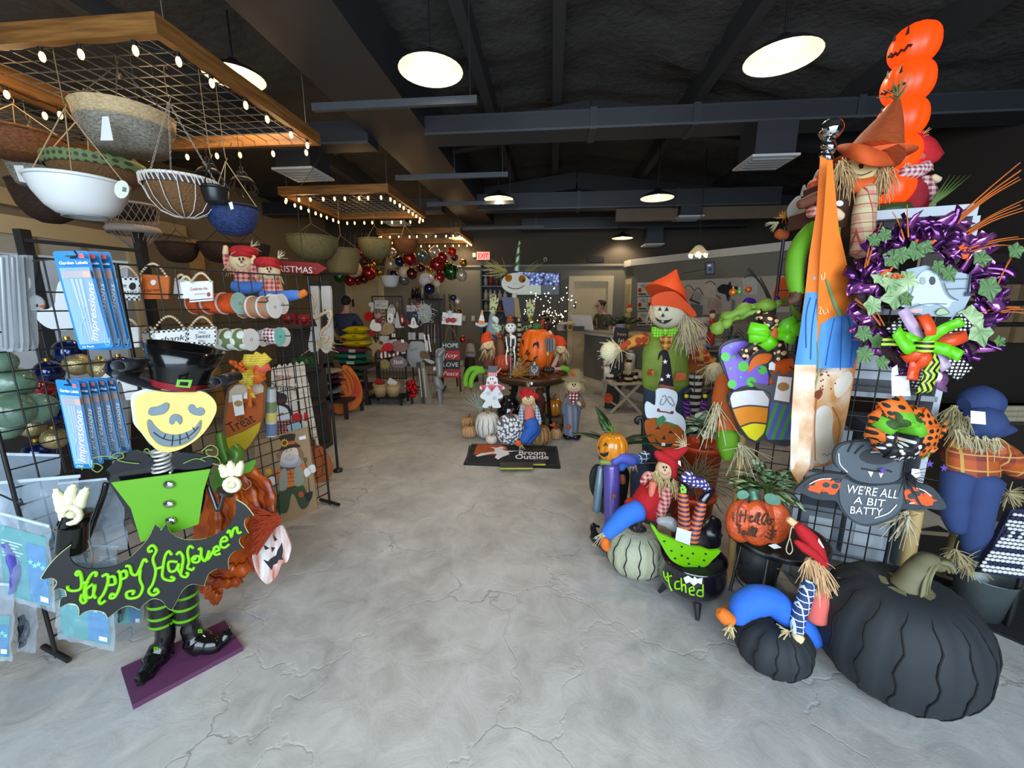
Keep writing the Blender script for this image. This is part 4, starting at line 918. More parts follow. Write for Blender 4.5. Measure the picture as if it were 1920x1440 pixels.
for i,(x,y,r,col)in enumerate(((606,625,12,'#a01c1c'),(575,596,14,'#7c1620'),(618,600,9,'#8a1b26'),(590,690,12,'#1f4a24'),(610,705,14,'#244d26'),(612,682,10,'#5d5148'))):
 c=P(x-30,y,3.98);c.z=min((.54,.89,1.3),key=lambda v:abs(v-c.z))+pxm(r*.8,3.6);So(B().bx((c.x-pxm(r,3.6),c.y-.03,c.z-pxm(r*.8,3.6)),(c.x+pxm(r,3.6),c.y+.03,c.z+pxm(r*.8,3.6))).ell(c+V((0,-.04,0)),pxm(r*.7,3.6),.03,pxm(r*.6,3.6),10),'gift_box',['red gift box above the white raffia','dark red gift box behind the stocking','maroon gift box beside the doorway','green gift box low by the pumpkin board','dark green gift box behind the pumpkin stem','taupe gift box beside the gridwall end'][i],'box',m(col,.5),'gift boxes behind the stocking stand')
c=P(580,700,3.9);So(B().bx((c.x-.5,c.y-.05,0),(c.x,c.y+.3,.05)).bx((c.x-.5,c.y+.25,.05),(c.x,c.y+.3,1.3)).bx((c.x-.5,c.y-.05,.5),(c.x,c.y+.3,.54)).bx((c.x-.5,c.y-.05,.85),(c.x,c.y+.3,.89)).bx((c.x-.5,c.y-.05,1.27),(c.x,c.y+.3,1.3)),'shelf_unit','dark shelf unit behind the stocking stand','shelf',m('#3a302a',.7))
#SKELETON GREETER AND SIGNS BY THE LEFT RACK
d=1.66
bc=[onz(x,y,.022)for x,y in((226,1252),(421,1163),(455,1212),(248,1322))]
mid=sum(bc,V())/4
t=Th('skeleton_greeter','tall metal skeleton in top hat and green waistcoat on a purple board','halloween figure',(mid.x,mid.y,0))
B().M([bc],V((0,0,-.022))).O('base_board',m('#5b2f52',.5,var=.05),t)
q=pl(330,1150,1.70,25)
BK=m('#111214',.18,.4,var=.02,coat=.6);LIME=m('#5a9e05',.5,var=.03);BONE=m('#e2ddb8',.45,var=.05)
SB=B()
def fz(x,y,z):p=onz(x,y,z);return p
B().T(spl([q.H(308,1165),q.H(310,1195),fz(296,1228,.05),fz(276,1262,.032),fz(262,1284,.03)],5),[.034,.036,.045,.032,.012],10).O('boot',BK,t)
B().T([fz(318,1208,.06),fz(322,1228,.024)],[.018,.008],8).O('boot_heel',BK,t)
B().T(spl([q.H(356,1160),q.H(360,1183),fz(372,1203,.055),fz(398,1208,.045),fz(422,1196,.05),fz(433,1172,.09)],5),[.03,.038,.05,.04,.026,.005],10).O('boot',BK,t)
B().T([fz(356,1196,.06),fz(354,1222,.024)],[.016,.007],8).O('boot_heel',BK,t)
for x,y in((292,1217),(375,1184)):B().S(q,[(x-4,y-3),(x+4,y-3),(x+4,y+3),(x-4,y+3)],.006,.06,None,[[(x-2,y-1),(x+2,y-1),(x+2,y+1),(x-2,y+1)]]).O('boot_buckle',LIME,t)
def leg(x0,y0,x1,y1,r,ys):
 B().T([q.H(x0,y0,-.01),q.H(x1,y1,-.01)],pxm(r,1.7),18).O('leg',BK,t)
 for f in ys:
  a=q.H(x0+(x1-x0)*f,y0+(y1-y0)*f,-.01);u=(q.H(x1,y1)-q.H(x0,y0)).normalized()
  B().T([a-u*.006,a+u*.006],pxm(r,1.7)+.0015,20).O('stripe',LIME,t)
leg(300,1095,305,1168,20,(.45,.74,.95));leg(346,1085,350,1160,20,(.35,.63,.9))
B().S(q,sm(c4("860,1080 940,990 1010,925 1120,900 1240,935 1320,960 1430,915 1560,930 1700,945 1750,1000 1700,1100 1650,1400 1500,1500 1250,1560 1120,1540 1040,1400 950,1250"),3),.02,-.03).O('coat',BK,t)
B().S(q,c5("768,92 1456,-2 1410,150 1375,380 1195,440 975,502 905,270"),.006,.002).O('waistcoat',LIME,t)
for x,y in c5("1165,105 1165,240 1178,355"):
 B().ell(q.H(x,y,.004),.024,.011,.018,14,RF).O('button',m('#cfd3d6',.18,1),t)
for pts in(c4("900,1090 920,1010 990,930 1100,895 1200,930 1260,1000 1180,1040 1050,1060"),c4("1400,960 1500,915 1640,925 1735,955 1740,1010 1640,1040 1500,1050 1420,1020")):
 B().S(q,sm(pts),.01,.012).O('shoulder_cape',m('#1a1b1d',.3,.4),t)
for ll in(["670,1050 700,990 780,950 880,940 960,960","740,1010 790,1000 840,1030 800,1070 750,1040 770,1005","900,960 940,920 1000,915 1010,950 960,970 1040,990 1140,1000"],["1180,890 1210,880 1240,940","1650,900 1720,850 1780,880 1770,940 1700,930 1690,890 1740,890","1640,960 1720,940 1790,960 1800,1010 1740,1000","1500,1000 1600,960 1680,980"]):
 Ln(t,'tendril',q,[c4(s)for s in ll],.0022,m('#7f9a4a',.4,.5),.018)
ax0,ax1=q.H(*c4("1330,1075")[0],-.02),q.H(*c4("1320,880")[0],-.02);pts=[]
for i in range(80):f=i/79;a=f*2*pi*6;pts.append(ax0+(ax1-ax0)*f+RT*.03*cos(a)+FH*.03*sin(a))
B().T(pts,.005,6).O('neck_spring',m('#e6e6e2',.25,.5),t)
hp=sm(c4("1100,510 1125,450 1240,410 1400,385 1550,390 1680,420 1755,485 1772,560 1740,640 1690,720 1625,790 1540,850 1450,893 1350,908 1262,872 1190,780 1125,700 1110,620"),4)
B().S(q,[(x-7,y-6)for x,y in hp],.004,-.09).O('head_back',m('#bfc4b4',.4,.3),t)
B().S(q,hp,.006,.03).O('face_plate',m('#d0bc68',.5,var=.05),t)
GRY=m('#66757c',.4,.3)
OUT=m('#84763c',.5)
for nm,pts in(('eye',"1215,585 1230,545 1280,535 1320,520 1350,505 1380,515 1375,555 1340,590 1290,602 1240,605"),('eye',"1540,545 1560,518 1590,525 1605,548 1640,540 1670,560 1668,590 1640,606 1590,600 1555,580"),('nose',"1385,650 1400,610 1440,598 1480,615 1488,655 1470,680 1448,655 1430,655 1415,680 1392,672"),('mouth',"1212,665 1232,645 1262,690 1330,745 1420,765 1500,752 1580,715 1622,665 1638,650 1632,720 1580,790 1500,840 1400,858 1310,840 1250,785 1222,730")):
 p2=sm(c4(pts),3);cx_=sum(p[0]for p in p2)/len(p2);cy_=sum(p[1]for p in p2)/len(p2)
 B().S(q,[(cx_+(x-cx_)*1.05,cy_+(y-cy_)*1.07)for x,y in p2],.002,.0315).O(nm+'_outline',OUT,t);B().S(q,p2,.002,.033).O(nm,GRY,t)
Ln(t,'teeth_lines',q,[c4(s)for s in("1255,745 1320,790 1400,812 1490,800 1560,765 1625,700","1355,760 1335,800","1415,768 1405,855","1470,762 1472,845","1520,745 1545,800","1575,705 1600,735")],.0016,INK,.035)
a,c=q.H(*c4("1468,372")[0],-.02),q.H(*c4("1520,45")[0],-.02);Rm=axis_R(c-a);H=(c-a).length
r0,r1=pxm(38,1.62),pxm(60,1.62)
B().L(a,[(r0,0),(r0+(r1-r0)*.45,H*.5),(r1,H),(r1*.985,H),(r0*.95,H*.1),(0,H*.08)],32,Rm).O('hat_crown',BK,t)
B().L(a,[(r0*1.02,.0),(r0*1.02+(r1-r0)*.16,H*.17)],32,Rm).O('hat_band',m('#7c1420',.35,var=.04),t)
B().S(q,c4("1450,312 1575,316 1555,382 1436,372"),.004,r0+.012,None,[c4("1475,330 1545,334 1535,366 1466,360")]).O('hat_buckle',LIME,t)
bp=c4("1105,250 1060,215 1040,170 1080,140 1140,150 1160,200 1120,225 1085,205 1050,255 1130,300 1300,352 1470,382 1640,382 1750,372 1860,350 1900,320 1880,280 1830,270 1810,310 1850,330")
w=[q.H(*tuple(p)[:2],-.02)for p in spl([V((*p,0))for p in bp[1:]],4)]
B().R(w,FH,.13,.003).O('hat_brim',m('#3a3c3f',.3,.6),t)
def hand3(name,pc,rc,fingers,thumb):
 b=B();b.ell(q.H(*pc,.05),pxm(rc,1.6),.012,pxm(rc*.95,1.6),14,RF)
 for f in fingers:b.T([q.H(x,y,.05)for x,y in[tuple(p)[:2]for p in spl([V((*p,0))for p in f],4)]],[.016,.019,.017,.015,.008],9)
 b.T([q.H(x,y,.066)for x,y in thumb],.011,8,None,False,True)
 b.O(name,BONE,t);B().ell(q.H(*pc,.07),.016,.012,.014,10,RF).O('palm_knob',m('#d8d4ae',.4),t)
hand3('hand',c5("490,315")[0],17,[c5("440,290 415,220 385,130"),c5("475,235 490,160 518,100"),c5("545,265 570,190 606,122")],[c5("490,315")[0][:]if 0 else(c5("490,315")[0][0]+17*cos(k*pi/6),c5("490,315")[0][1]+15*sin(k*pi/6))for k in range(12)])
hand3('hand',c8("256,505")[0],14,[c8("205,430 185,380 155,330"),c8("262,420 250,360 238,300"),c8("300,420 322,360 338,300")],[(c8("256,505")[0][0]+13*cos(k*pi/6),c8("256,505")[0][1]+11*sin(k*pi/6))for k in range(12)])
Lm(t,'arm',c5("735,95 715,180 660,330 620,440 600,485"),1.66,5,BK,8);Lm(t,'arm',c5("1440,110 1475,200 1508,285 1528,240 1545,175"),1.7,3.6,m('#4a4d50',.3,.8),8)
B().T([q.H(*c5("510,365")[0],.04),q.H(*c5("500,540")[0],.0)],[.042,.046],16).O('sleeve',BK,t)
B().T([q.H(*c5("545,300")[0],.03),q.H(*c5("520,372")[0],.03)],[.055,.055],16,flat=.4).O('cuff',BK,t)
B().T([q.H(*c5("1565,150")[0],.02),q.H(*c5("1555,165")[0],.02)],[.034,.034],14).O('cuff',m('#3a3d40',.3,.7),t)
Ln(t,'banner_wire',q,[c5("610,490 640,590 630,690"),c5("560,450 500,530"),c5("380,390 370,425 410,440 450,430"),c5("1660,110 1700,65 1740,100 1700,140 1665,120")],.002,m('#8a7a5a',.5,.4),.03)
bat=["283,755 330,680 400,600 495,522","495,522 480,590 510,650 600,688 760,678 880,625 960,555 1030,470 1070,385","1070,385 1092,402 1112,425 1130,400 1146,380","1146,380 1170,430 1240,480 1350,492 1470,465 1570,400 1630,310 1632,212","1632,212 1700,255 1755,325","1755,325 1700,340 1690,390 1718,445","1718,445 1665,470 1655,510 1685,548","1685,548 1620,570 1580,620 1582,692","1582,692 1500,690 1440,730 1412,808","1412,808 1330,795 1270,830 1230,900 1190,975","1190,975 1160,960 1120,910 1060,895 1000,930 965,972","965,972 900,945 840,960 745,1030","745,1030 720,990 640,975 580,990 545,1018","545,1018 548,970 525,935 470,930 412,958","412,958 420,900 460,880 452,838","452,838 410,825 365,838","365,838 390,800 390,770 350,752 283,768"]
pts=[]
for sgm in bat:pts+=[tuple(p)[:2]for p in spl([V((*p,0))for p in c5(sgm)],3)][:-1]
cx_,cy_=c5("1020,700")[0]
B().S(q,[(cx_+(x-cx_)*1.007,cy_+(y-cy_)*1.012)for x,y in pts],.004,.068).O('bat_edge',m('#cfd68a',.5),t)
B().S(q,pts,.005,.0705).O('bat_banner',m('#17191a',.5,var=.05),t)
LT=["470,805 475,830 510,840 555,830 570,790 560,720 540,705 528,725 545,735","570,860 560,900 580,925 600,905 585,870 600,790 640,720 670,715 665,740","560,790 620,775","650,790 600,830 605,880 640,880 660,820 655,800 650,860 665,890","710,740 745,725 750,780 720,860 690,900 700,930 735,905","750,750 790,740 800,790 755,800","815,700 835,720 835,800 800,880 765,890 775,860 800,870","835,715 870,700 880,740 845,760","870,670 900,670 915,720 945,730 970,690 1000,620 1020,640","975,690 970,760 990,820 960,880 890,890 880,850 930,840 920,865","1060,560 1035,570 1030,545 1060,525 1085,560 1060,620 1080,700 1060,790 1030,840 1060,870 1100,850 1080,825 1070,845","1075,690 1140,670","1190,590 1170,565 1145,600 1130,680 1130,750 1190,770 1210,755 1180,740","1230,640 1170,640 1175,700 1215,700 1240,650 1235,690 1250,715","1225,590 1245,570 1270,610 1262,680 1255,730 1290,745 1305,720 1285,715","1340,545 1315,530 1300,570 1310,640 1300,680 1335,695 1345,675","1330,620 1350,600 1385,605 1375,640 1340,640 1335,615 1360,620","1375,555 1395,545 1395,600 1420,635 1440,590 1450,560 1440,625 1480,560 1485,535","1485,570 1520,555 1500,530 1480,560 1495,590 1530,580","1535,500 1575,490 1560,465 1535,485 1530,530 1560,540 1590,515","1575,440 1590,420 1605,470 1615,420 1640,400 1650,440 1675,430"]
Ln(t,'lettering',q,[c5(s)for s in LT],.0062,m('#7fce14',.45,var=.06),.0725)
#pumpkin panel with ruffled lobes leaning on the floor
q=plf(402,1150,6,16)
t=Th('tin_pumpkin','tall rusty orange metal pumpkin panel with green stem behind the skeleton banner','yard art',q.H(402,1150))
ORM=pat('marble','#8a2e06','#d8620e',s=9,rough=.3)
B().S(q,sm(c8("60,520 160,420 300,380 430,335 500,400 560,470 600,560 612,640 615,800 560,900 480,1100 420,1220 330,1320 200,1395 180,1360 160,1500 90,1560 20,1420 -60,1400 -80,1000 -60,700"),3),.006).O('back_plate',ORM,t)
for pts,r in(("400,380 560,520 590,700 560,900",11),("320,430 430,600 460,800 430,1000",13),("200,470 270,650 290,850 270,1050",14),("90,540 110,700 120,900 110,1080",14),("0,1180 160,1230 300,1260 420,1200",14),("30,1330 150,1360 260,1360 330,1320",10),("-20,1330 40,1420 90,1480 150,1500",12)):
 w=[q.H(*tuple(p)[:2],.006)for p in spl([V((*p,0))for p in c8(pts)],7)]
 B().T(w,[pxm(r,2.1)*(.85+.18*sin(i*1.3))for i in range(len(w))],8,None,True,False,.38,q.n).O('lobe',ORM,t)
GRM=m('#5d8a2c',.35,.2,var=.15)
for pts,r in(("150,60 170,170 210,290 220,330",8),("260,190 300,240 260,330 200,380",12)):B().T([q.H(*tuple(p)[:2],.03)for p in spl([V((*p,0))for p in c8(pts)],5)],pxm(r,2.1),8).O('stem',GRM,t)
for pts in("330,400 380,320 460,290 440,360 400,400","80,400 160,370 190,450 140,560 80,540"):B().S(q,sm(c8(pts)),.006,.03).O('leaf',m('#6fae3a',.4,var=.15),t)
w=[];
for i in range(60):f=i/59;a_=f*2*pi*4.5;x,y=c8([(60+f*120,300-f*20)])[0];w.append(q.H(x+7*cos(a_),y+6*sin(a_),.03+.02*sin(a_)))
B().T(w,.003,5).O('tendril',m('#6c8a3a',.4,.4),t)
#white jack-o-lantern sign with raffia
q=pl(500,1060,2.0,10,8)
t=Sg('white_pumpkin_sign','white wooden jack-o-lantern cut-out with orange raffia bow leaning on the tin pumpkin',q,sm(c8("432,1120 470,1060 540,1020 600,930 650,870 690,865 730,930 768,1040 760,1110 735,1180 690,1195 650,1290 610,1340 560,1372 500,1320 460,1250 440,1180"),3),.012,pat('streak','#e9e4dd','#b9614a',s=.8,rough=.6),'yard art')
for pts in("530,1030 545,1075 580,1060","610,940 625,1000 650,985","595,1050 630,1055 605,1095","528,1160 570,1175 590,1150 640,1120 650,1080 680,1030 690,1010 700,1080 690,1140 700,1160 660,1160 650,1190 615,1205 600,1250 560,1200"):De(t,'face_cut',q,c8(pts),INK)
b=B();x,y=c8("520,900")[0]
for _ in range(130):
 f=Rn();g=Ga(0,1);ax,ay=c8([(400+70*f,640+480*f)])[0];bx_,by_=c8([(560+130*Rn(),780+40*Rn()+g*14)])[0]
 if Rn()<.5:ax,ay=c8([(440+g*16,1120-300*Rn())])[0]
 b.T([q.H(ax,ay,.06+.03*Rn()),q.H((ax+bx_)/2+g*2,(ay+by_)/2,.05+.02*Rn()),q.H(bx_,by_,.03)],.003,4,None,False)
b.O('raffia_bow',m('#a8390f',.8,var=.35,sc=40),t,None,'stuff')
#boxed scarecrow sign
q=plf(560,992,14,5)
t=Sg('scarecrow_board','brown cardboard packed scarecrow cut-out with sunflower hat and shovel',q,c8("452,125 912,8 1000,722 760,818 640,850 470,800"),.03,m('#a98a66',.8,var=.06),'yard art')
DK=m('#3a2c22',.8)
def D(nm,s,mt_,o=.0025,smooth=True):return De(t,nm,q,sm(c8(s),3)if smooth else c8(s),mt_,o)
D('hair',"640,240 690,200 760,190 830,180 880,235 850,300 800,300 720,310 660,280",m('#8a6a48',.8));D('face',"705,215 760,190 815,185 835,240 825,300 760,330 690,310 680,270",m('#e8c9b8',.7),.005)
D('hat',"665,90 720,70 805,65 800,130 855,175 760,185 660,215 690,170 675,120",DK,.008);D('hat_band',"690,140 800,120 805,150 700,165",m('#c0602a',.7),.0105,False)
b=B();x,y=c8("712,142")[0];b.S(q,star(x,y,8.5,5.5,12),.003,.014);b.O('sunflower',m('#e0a32a',.6),t);B().S(q,circ(x,y,3.8),.003,.017).O('sunflower_eye',m('#5a3a1a',.7),t)
D('scarf',"680,340 760,345 840,310 850,345 760,380 690,390",m('#6a4a55',.6),.006)
D('sleeve',"670,370 620,410 610,440 660,440 690,410",m('#d9782a',.7));D('sleeve',"840,315 890,340 905,400 885,420 850,390",m('#d9782a',.7))
D('shirt',"700,370 835,360 840,520 700,540",m('#d9782a',.7),.004);D('vest',"680,390 730,375 740,520 700,560 665,540",m('#9a9a86',.8),.007);D('vest',"800,370 860,350 885,480 840,520 800,500",m('#9a9a86',.8),.007)
Ln(t,'shirt_stripes',q,[c8(s)for s in("738,415 800,408","738,448 800,440","740,480 800,472")],.0012,INK,.008)
D('trousers',"665,560 740,530 830,510 880,520 930,660 860,720 800,600 770,600 735,745 640,735",m('#3f5030',.8),.004);D('patch',"835,575 870,565 880,605 845,615",m('#c0552f',.8),.008)
D('hand',"560,460 600,435 635,450 630,500 590,510 565,490",WHITE,.008);D('hand',"880,390 905,360 940,375 940,410 900,440",WHITE,.008);D('glove_cuff',"920,350 970,330 985,390 945,400",m('#e9e6df',.7),.008);D('corn',"548,375 590,365 600,410 560,415",m('#e8b12a',.6),.006)
Ln(t,'shovel',q,[c8("880,275 905,280 895,310 878,275"),c8("890,305 905,350"),c8("920,450 930,570")],.003,m('#5a4636',.7),.008);D('shovel_blade',"890,590 955,565 950,620 925,655 900,630",m('#222224',.4),.008)
Ln(t,'face_lines',q,[c8("735,205 728,222"),c8("770,195 772,212"),c8("757,240 757,250"),c8("720,275 755,290 800,270"),c8("765,385 770,430")],.0016,INK,.008)
De(t,'price_sticker',q,c8("838,90 895,75 900,105 842,118"),TAG,.003);D('plastic_wrap',"690,270 830,250 850,340 690,350",plastic('#dfe6ea',.7,.1),.012)
#trick or treat candy corn sign
q=pl(460,790,2.22,14)
pts=sm(c7("335,560 400,490 560,440 700,420 775,500 765,700 755,820 700,1010 600,1180 500,1280 400,1330 320,1300 285,1080 305,760"),3)
t=Sg('trick_or_treat_sign','candy corn shaped wooden trick or treat sign with brown edge under the yellow bow',q,pts,.012,m('#7a5236',.8),'sign')
De(t,'white_band',q,c7("360,560 420,500 560,455 690,440 745,510 740,590 540,640 350,690"),m('#cbbba2',.7),.003);De(t,'orange_band',q,c7("350,690 540,640 740,570 738,800 710,900 520,1010 320,1085 315,900"),m('#b5560f',.7),.003);De(t,'yellow_band',q,c7("320,1090 520,1015 715,905 690,1010 590,1170 490,1270 400,1310 335,1290"),m('#c7a914',.7),.003)
b=B();Tx(b,'Trick',q,c7("480,760")[0],c7("670,720")[0],13,None,.006);Tx(b,'OR',q,c7("455,900")[0],c7("540,870")[0],8,None,.006);Tx(b,'Treat',q,c7("385,1035")[0],c7("660,900")[0],20,None,.006);b.O('lettering',m('#2c1710',.7),t)
tag(t,q,c7("385,610 500,595 530,820 425,842"),.02,True);tag(t,q,c7("525,600 555,572 582,590 565,650 520,640"),.025)
b=B();x,y=c7("620,320")[0]
YB_=pat('stripe','#d9b11a','#e9d15a',s=.012);OB=m('#e0701a',.6)
bow(b,q,x,y,[(-60,36,0),(-40,42,0),(-95,30,0),(130,30,0),(100,28,0),(70,24,0),(20,28,1),(-15,36,2),(45,30,1)],.05,[YB_,OB,m('#e8604a',.6)],.04,.06)
b.O('bow_loops',YB_,t);b=B();tail(b,q,[(x,y),c7("590,560")[0],c7("590,750")[0]],.022,OB,.03);tail(b,q,[(x,y),c7("560,470")[0],c7("640,640")[0]],.02,YB_,.035);b.O('bow_tails',OB,t)
b=B()
for _ in range(40):xx,yy=c7([(Un(360,640),Un(230,470))])[0];b.ell(q.H(xx,yy,.03+.03*Rn()),.012,.01,.012,6)
b.O('berry_spray',m('#e2601a',.6,var=.3,sc=40),t,None,'stuff')
p=q.H(450,700);B().T([q.H(455,715,-.01),q.H(455,690,-.03)],.002,4).O('wire_hanger',BLACK,t)
#clear tube roll
q=pl(507,780,2.35)
t=Th('plant_mat_roll','tall clear-wrapped roll with grey and yellow printed label','roll',q.H(508,817));dd=2.35
B().T([q.H(507,728),q.H(509,817)],pxm(9.5,dd),18).O('roll',m('#c9cfd2',.15,coat=1),t);B().T([q.H(508,752,.0),q.H(508,772)],pxm(9.8,dd),18).O('photo_label',m('#7f8c6a',.3,var=.3,sc=60),t);B().T([q.H(508.2,773),q.H(508.4,790)],pxm(9.8,dd),18).O('yellow_label',m('#d9c56a',.4),t);B().T([q.H(508.4,793),q.H(509,815)],pxm(9.8,dd),18).O('blue_label',m('#6d7fa0',.4),t)
#merry christmas picket board
q=plf(585,905,12,8)
t=Th('snowman_picket_board','cream picket board with snowman and merry christmas lettering behind the gridwall','sign',q.H(560,905))
PK=pat('wood','#cfc2ae','#e6dccb',s=1.0)
for k in range(6):
 a=c7([(830+62*k+(8 if k>3 else 0),300-8*k if k else 320)])[0];x0,y0=a;x1=x0+9.5;sl=4+7.0*k
 B().S(q,[(x0,y0),(x0+3,y0-5),(x0+6,y0-5.5),(x1,y0),(x1+sl,905),(x0+sl-1.2,905)],.015).O('picket',PK,t)
B().S(q,[(510,720),(578,718),(580,728),(512,730)],.012,-.016).O('cross_rail',PK,t)
def D(nm,s,mt_,o=.003,smooth=True):return De(t,nm,q,sm(c7(s),3)if smooth else c7(s),mt_,o)
b=B();Tx(b,'MERRY',q,c7("868,430")[0],c7("1060,440")[0],9,None,.003);b.O('red_lettering',m('#9c1d24',.7),t);b=B();Tx(b,'Christmas',q,c7("800,545")[0],c7("1140,560")[0],13,None,.003,shear=.3);b.O('black_lettering',INK,t)
D('hat',"860,580 1000,600 990,700 880,720 840,690",INK);D('hat_band',"870,640 995,655 990,690 870,690",m('#5a1f22',.7),.005,False);D('snow_head',"800,700 900,680 1010,720 1060,800 1040,870 960,900 850,890 800,830",m('#dfe8ea',.6),.0045);D('hair_ring',"880,690 960,695 1030,730 1065,800 1050,840 1030,800 1010,760 960,730 890,715",INK,.006);D('nose',"930,810 970,800 950,830 905,835",m('#c9683a',.6),.007)
D('scarf',"800,900 960,890 1040,880 1050,930 1000,960 1040,1040 930,1060 830,1060 810,980",pat('plaid','#9c1620','#2b1416',s=.03,c3='#e9dcd6'),.006);D('mitten',"1065,840 1110,805 1170,820 1180,880 1120,910 1080,890",m('#c41822',.7),.006);D('mitten',"1200,805 1235,815 1240,880 1205,895",m('#c41822',.7),.006);D('sleeve',"1040,960 1080,920 1180,930 1170,1010 1040,1020",m('#9cc7d9',.7),.0045)
b=B();x,y=c7("1090,665")[0]
for k in range(6):a_=k*pi/3;b.K(q,[(x,y),(x+9*cos(a_),y+9*sin(a_))],.004,.004)
b.O('snowflake',WHITE,t)
#big wooden pumpkins on the floor
q=plf(640,779,6,10)
t=Th('wood_pumpkin_cutout','large orange wooden pumpkin cut-out with brown stem standing by the folded tablecloths','pumpkin',q.H(640,779))
cA=cr(560,560,5.647)
WPM=pat('streak','#d9691c','#e8842e',s=.5,rough=.6)
B().S(q,sm(cA("265,820 300,750 370,735 400,770 440,770 470,705 530,715 590,780 640,870 672,980 665,1080 610,1160 540,1180 490,1215 420,1220 350,1180 300,1080 268,950"),3),.03).O('panel',WPM,t)
De(t,'redder_flank',q,sm(cA("590,820 640,900 655,1000 610,1060 540,1110 490,1060 560,1010 590,920")),m('#cf4a20',.6,var=.2),.001,.001)  # flank patch in a redder orange than the panel
Ln(t,'carved_line',q,[cA(s)for s in("410,770 415,850 440,950 480,1030","440,780 500,880 530,990","470,760 540,850 570,980","360,800 370,920 400,1030","320,830 310,940 340,1040","500,740 580,850 600,960","430,860 460,960 510,1050","400,840 410,950 450,1060 500,1080")],.006,m('#a8420f',.7),.001)
B().S(q,cA("355,650 400,640 425,690 465,740 460,770 400,765 375,700"),.04,.006).O('stem',m('#5d4126',.8),t)
q=plf(598,905,10,8)
t=Th('wood_pumpkin_cutout','orange wooden pumpkin cut-out half hidden behind the scarecrow board','pumpkin',q.H(598,905))
B().S(q,sm([(555,850),(580,834),(597,836),(612,850),(622,872),(620,892),(608,903),(580,905),(556,890)],3),.03).O('panel',m('#b5632c',.7,var=.08),t)
Ln(t,'carved_line',q,[[(598,842),(606,865),(604,890)],[(586,842),(592,870),(590,895)]],.004,m('#7d3c16',.7),.001);B().S(q,[(580,825),(590,824),(592,838),(582,838)],.04,.004).O('stem',m('#5d4126',.8),t)
#CENTRE TABLE
cT,cK,cU=cr(840,670,6.4),cr(840,480,6.857),cr(860,560,8.727)
d=4.9;tc=P(997,699,d);TZ=tc.z;TR=pxm(69,d)
t=Th('round_table','round dark wood table with black legs crowded with halloween figures','table',(tc.x,tc.y,0))
B().L((tc.x,tc.y,TZ),[(0,0),(TR*.98,0),(TR,-.008),(TR,-.03),(TR*.98,-.035),(0,-.035)],44,smooth=False).O('tabletop',pat('wood','#3c2617','#5c3b22',s=.6,rough=.3),t)
B().L((tc.x,tc.y,TZ),[(TR*.9,-.035),(TR*.9,-.09),(TR*.86,-.09),(TR*.86,-.035)],36).O('apron',m('#3a2616',.4),t)
for k in range(4):
 a=k*pi/2+.75;B().bar((tc.x+TR*.6*cos(a),tc.y+TR*.6*sin(a),TZ-.035),(tc.x+TR*.82*cos(a),tc.y+TR*.82*sin(a),0),.03,.03).O('leg',BLACK,t)
TOP=Pl((0,0,TZ),(0,0,1))
def ont(x,y):return onz(x,y,TZ)
OG=m('#f06a10',.45,var=.06);c=P(1006,656,4.95);r=pxm(33,4.95);h=pxm(43,4.95);c.z=TZ+h*.94
t=Th('jack_o_lantern','tall bright orange jack-o-lantern with winking face on the round table','pumpkin',(c.x,c.y,TZ))
B().pump(c,r,h,9,.10,None,None,8,None,.1).O('shell',OG,t)
B().pump(c+V((-.0,0,h*1.0)),r*.27,h*.17,6,.1).O('stem',m('#2f6a35',.5),t)
hd=Head(1003,656,33,43,4.95)
class HP(Head):pass
hd.c=c
def onp(x,y,l=.004):
 f=max(0,1-((x-1004)/35)**2-((y-657)/46)**2);return P(x,y,4.95-r*sqrt(f)*1.0-l)
def facecut(nm,s):B().M([[onp(x,y,.012)for x,y in cU(s)]],FW*.008).O(nm,m('#2a1008',.7),t)
facecut('eye_cut',"1025,720 1045,675 1065,680 1060,790 1048,730");facecut('eye_cut',"1215,815 1215,750 1265,675 1310,720 1318,810 1300,800 1280,760 1250,755");facecut('nose_cut',"1085,905 1120,825 1160,890 1155,925 1090,925")
facecut('mouth_cut',"1000,905 1035,960 1060,1000 1100,1010 1130,995 1170,1020 1215,1010 1235,960 1305,930 1260,1000 1230,1040 1180,1050 1150,1080 1090,1060 1040,1010")
def fig(nm,lab,cat,x,y,d,z=None,group=None):p=P(x,y,d);return Th(nm,lab,cat,(p.x,p.y,p.z if z is None else z),group)
WB=m('#eeece4',.5,var=.03);d=4.62
t=fig('skeleton_doll','small white skeleton in plaid witch hat before the jack-o-lantern','doll',958,700,d,TZ)
h=Head(957.5,614,10.5,10.5,d).build(t,WB)
for x,y,r in((954,611,1.6),(960,611,1.6),(957.5,615.5,1.3),(950.5,616,.8),(964,616,.8)):h.dot(t,'face_spot',x,y,r,INK)
PLH=pat('plaid','#a8401a','#1c1416',s=.03,c3='#d9762a')
B().T(w3([(957,604.5),(956,596),(960,588)],d),[pxm(8,d),pxm(5,d),pxm(1,d)],12).O('hat_crown',PLH,t);B().L(P(957,604.5,d),[(0,.004),(pxm(13,d),.0),(0,-.004)],18).O('hat_brim',INK,t)
Lm(t,'spine',[(957.5,625),(958,634),(957.5,650)],d,[1.6,1.4,1.5],WB);B().ell(P(961,632,d),pxm(6,d),.02,pxm(4,d),10).O('shoulder_blade',WB,t);B().ell(P(952,630,d),pxm(4,d),.02,pxm(4,d),10).O('shoulder_blade',m('#6a4a3a',.6),t)
B().S(pl(957,640,d+.03),cU("790,640 920,640 905,780 800,780"),.02).O('black_tunic',INK,t)
for pts in(((949,631),(950,645),(953,660)),((966,631),(966,645),(963,660)),((952,650),(949,668),(950.5,684)),((963,650),(965.5,668),(964.5,690))):Lm(t,'limb_bone',pts,d,[1.4,1.3,1.2],WB)
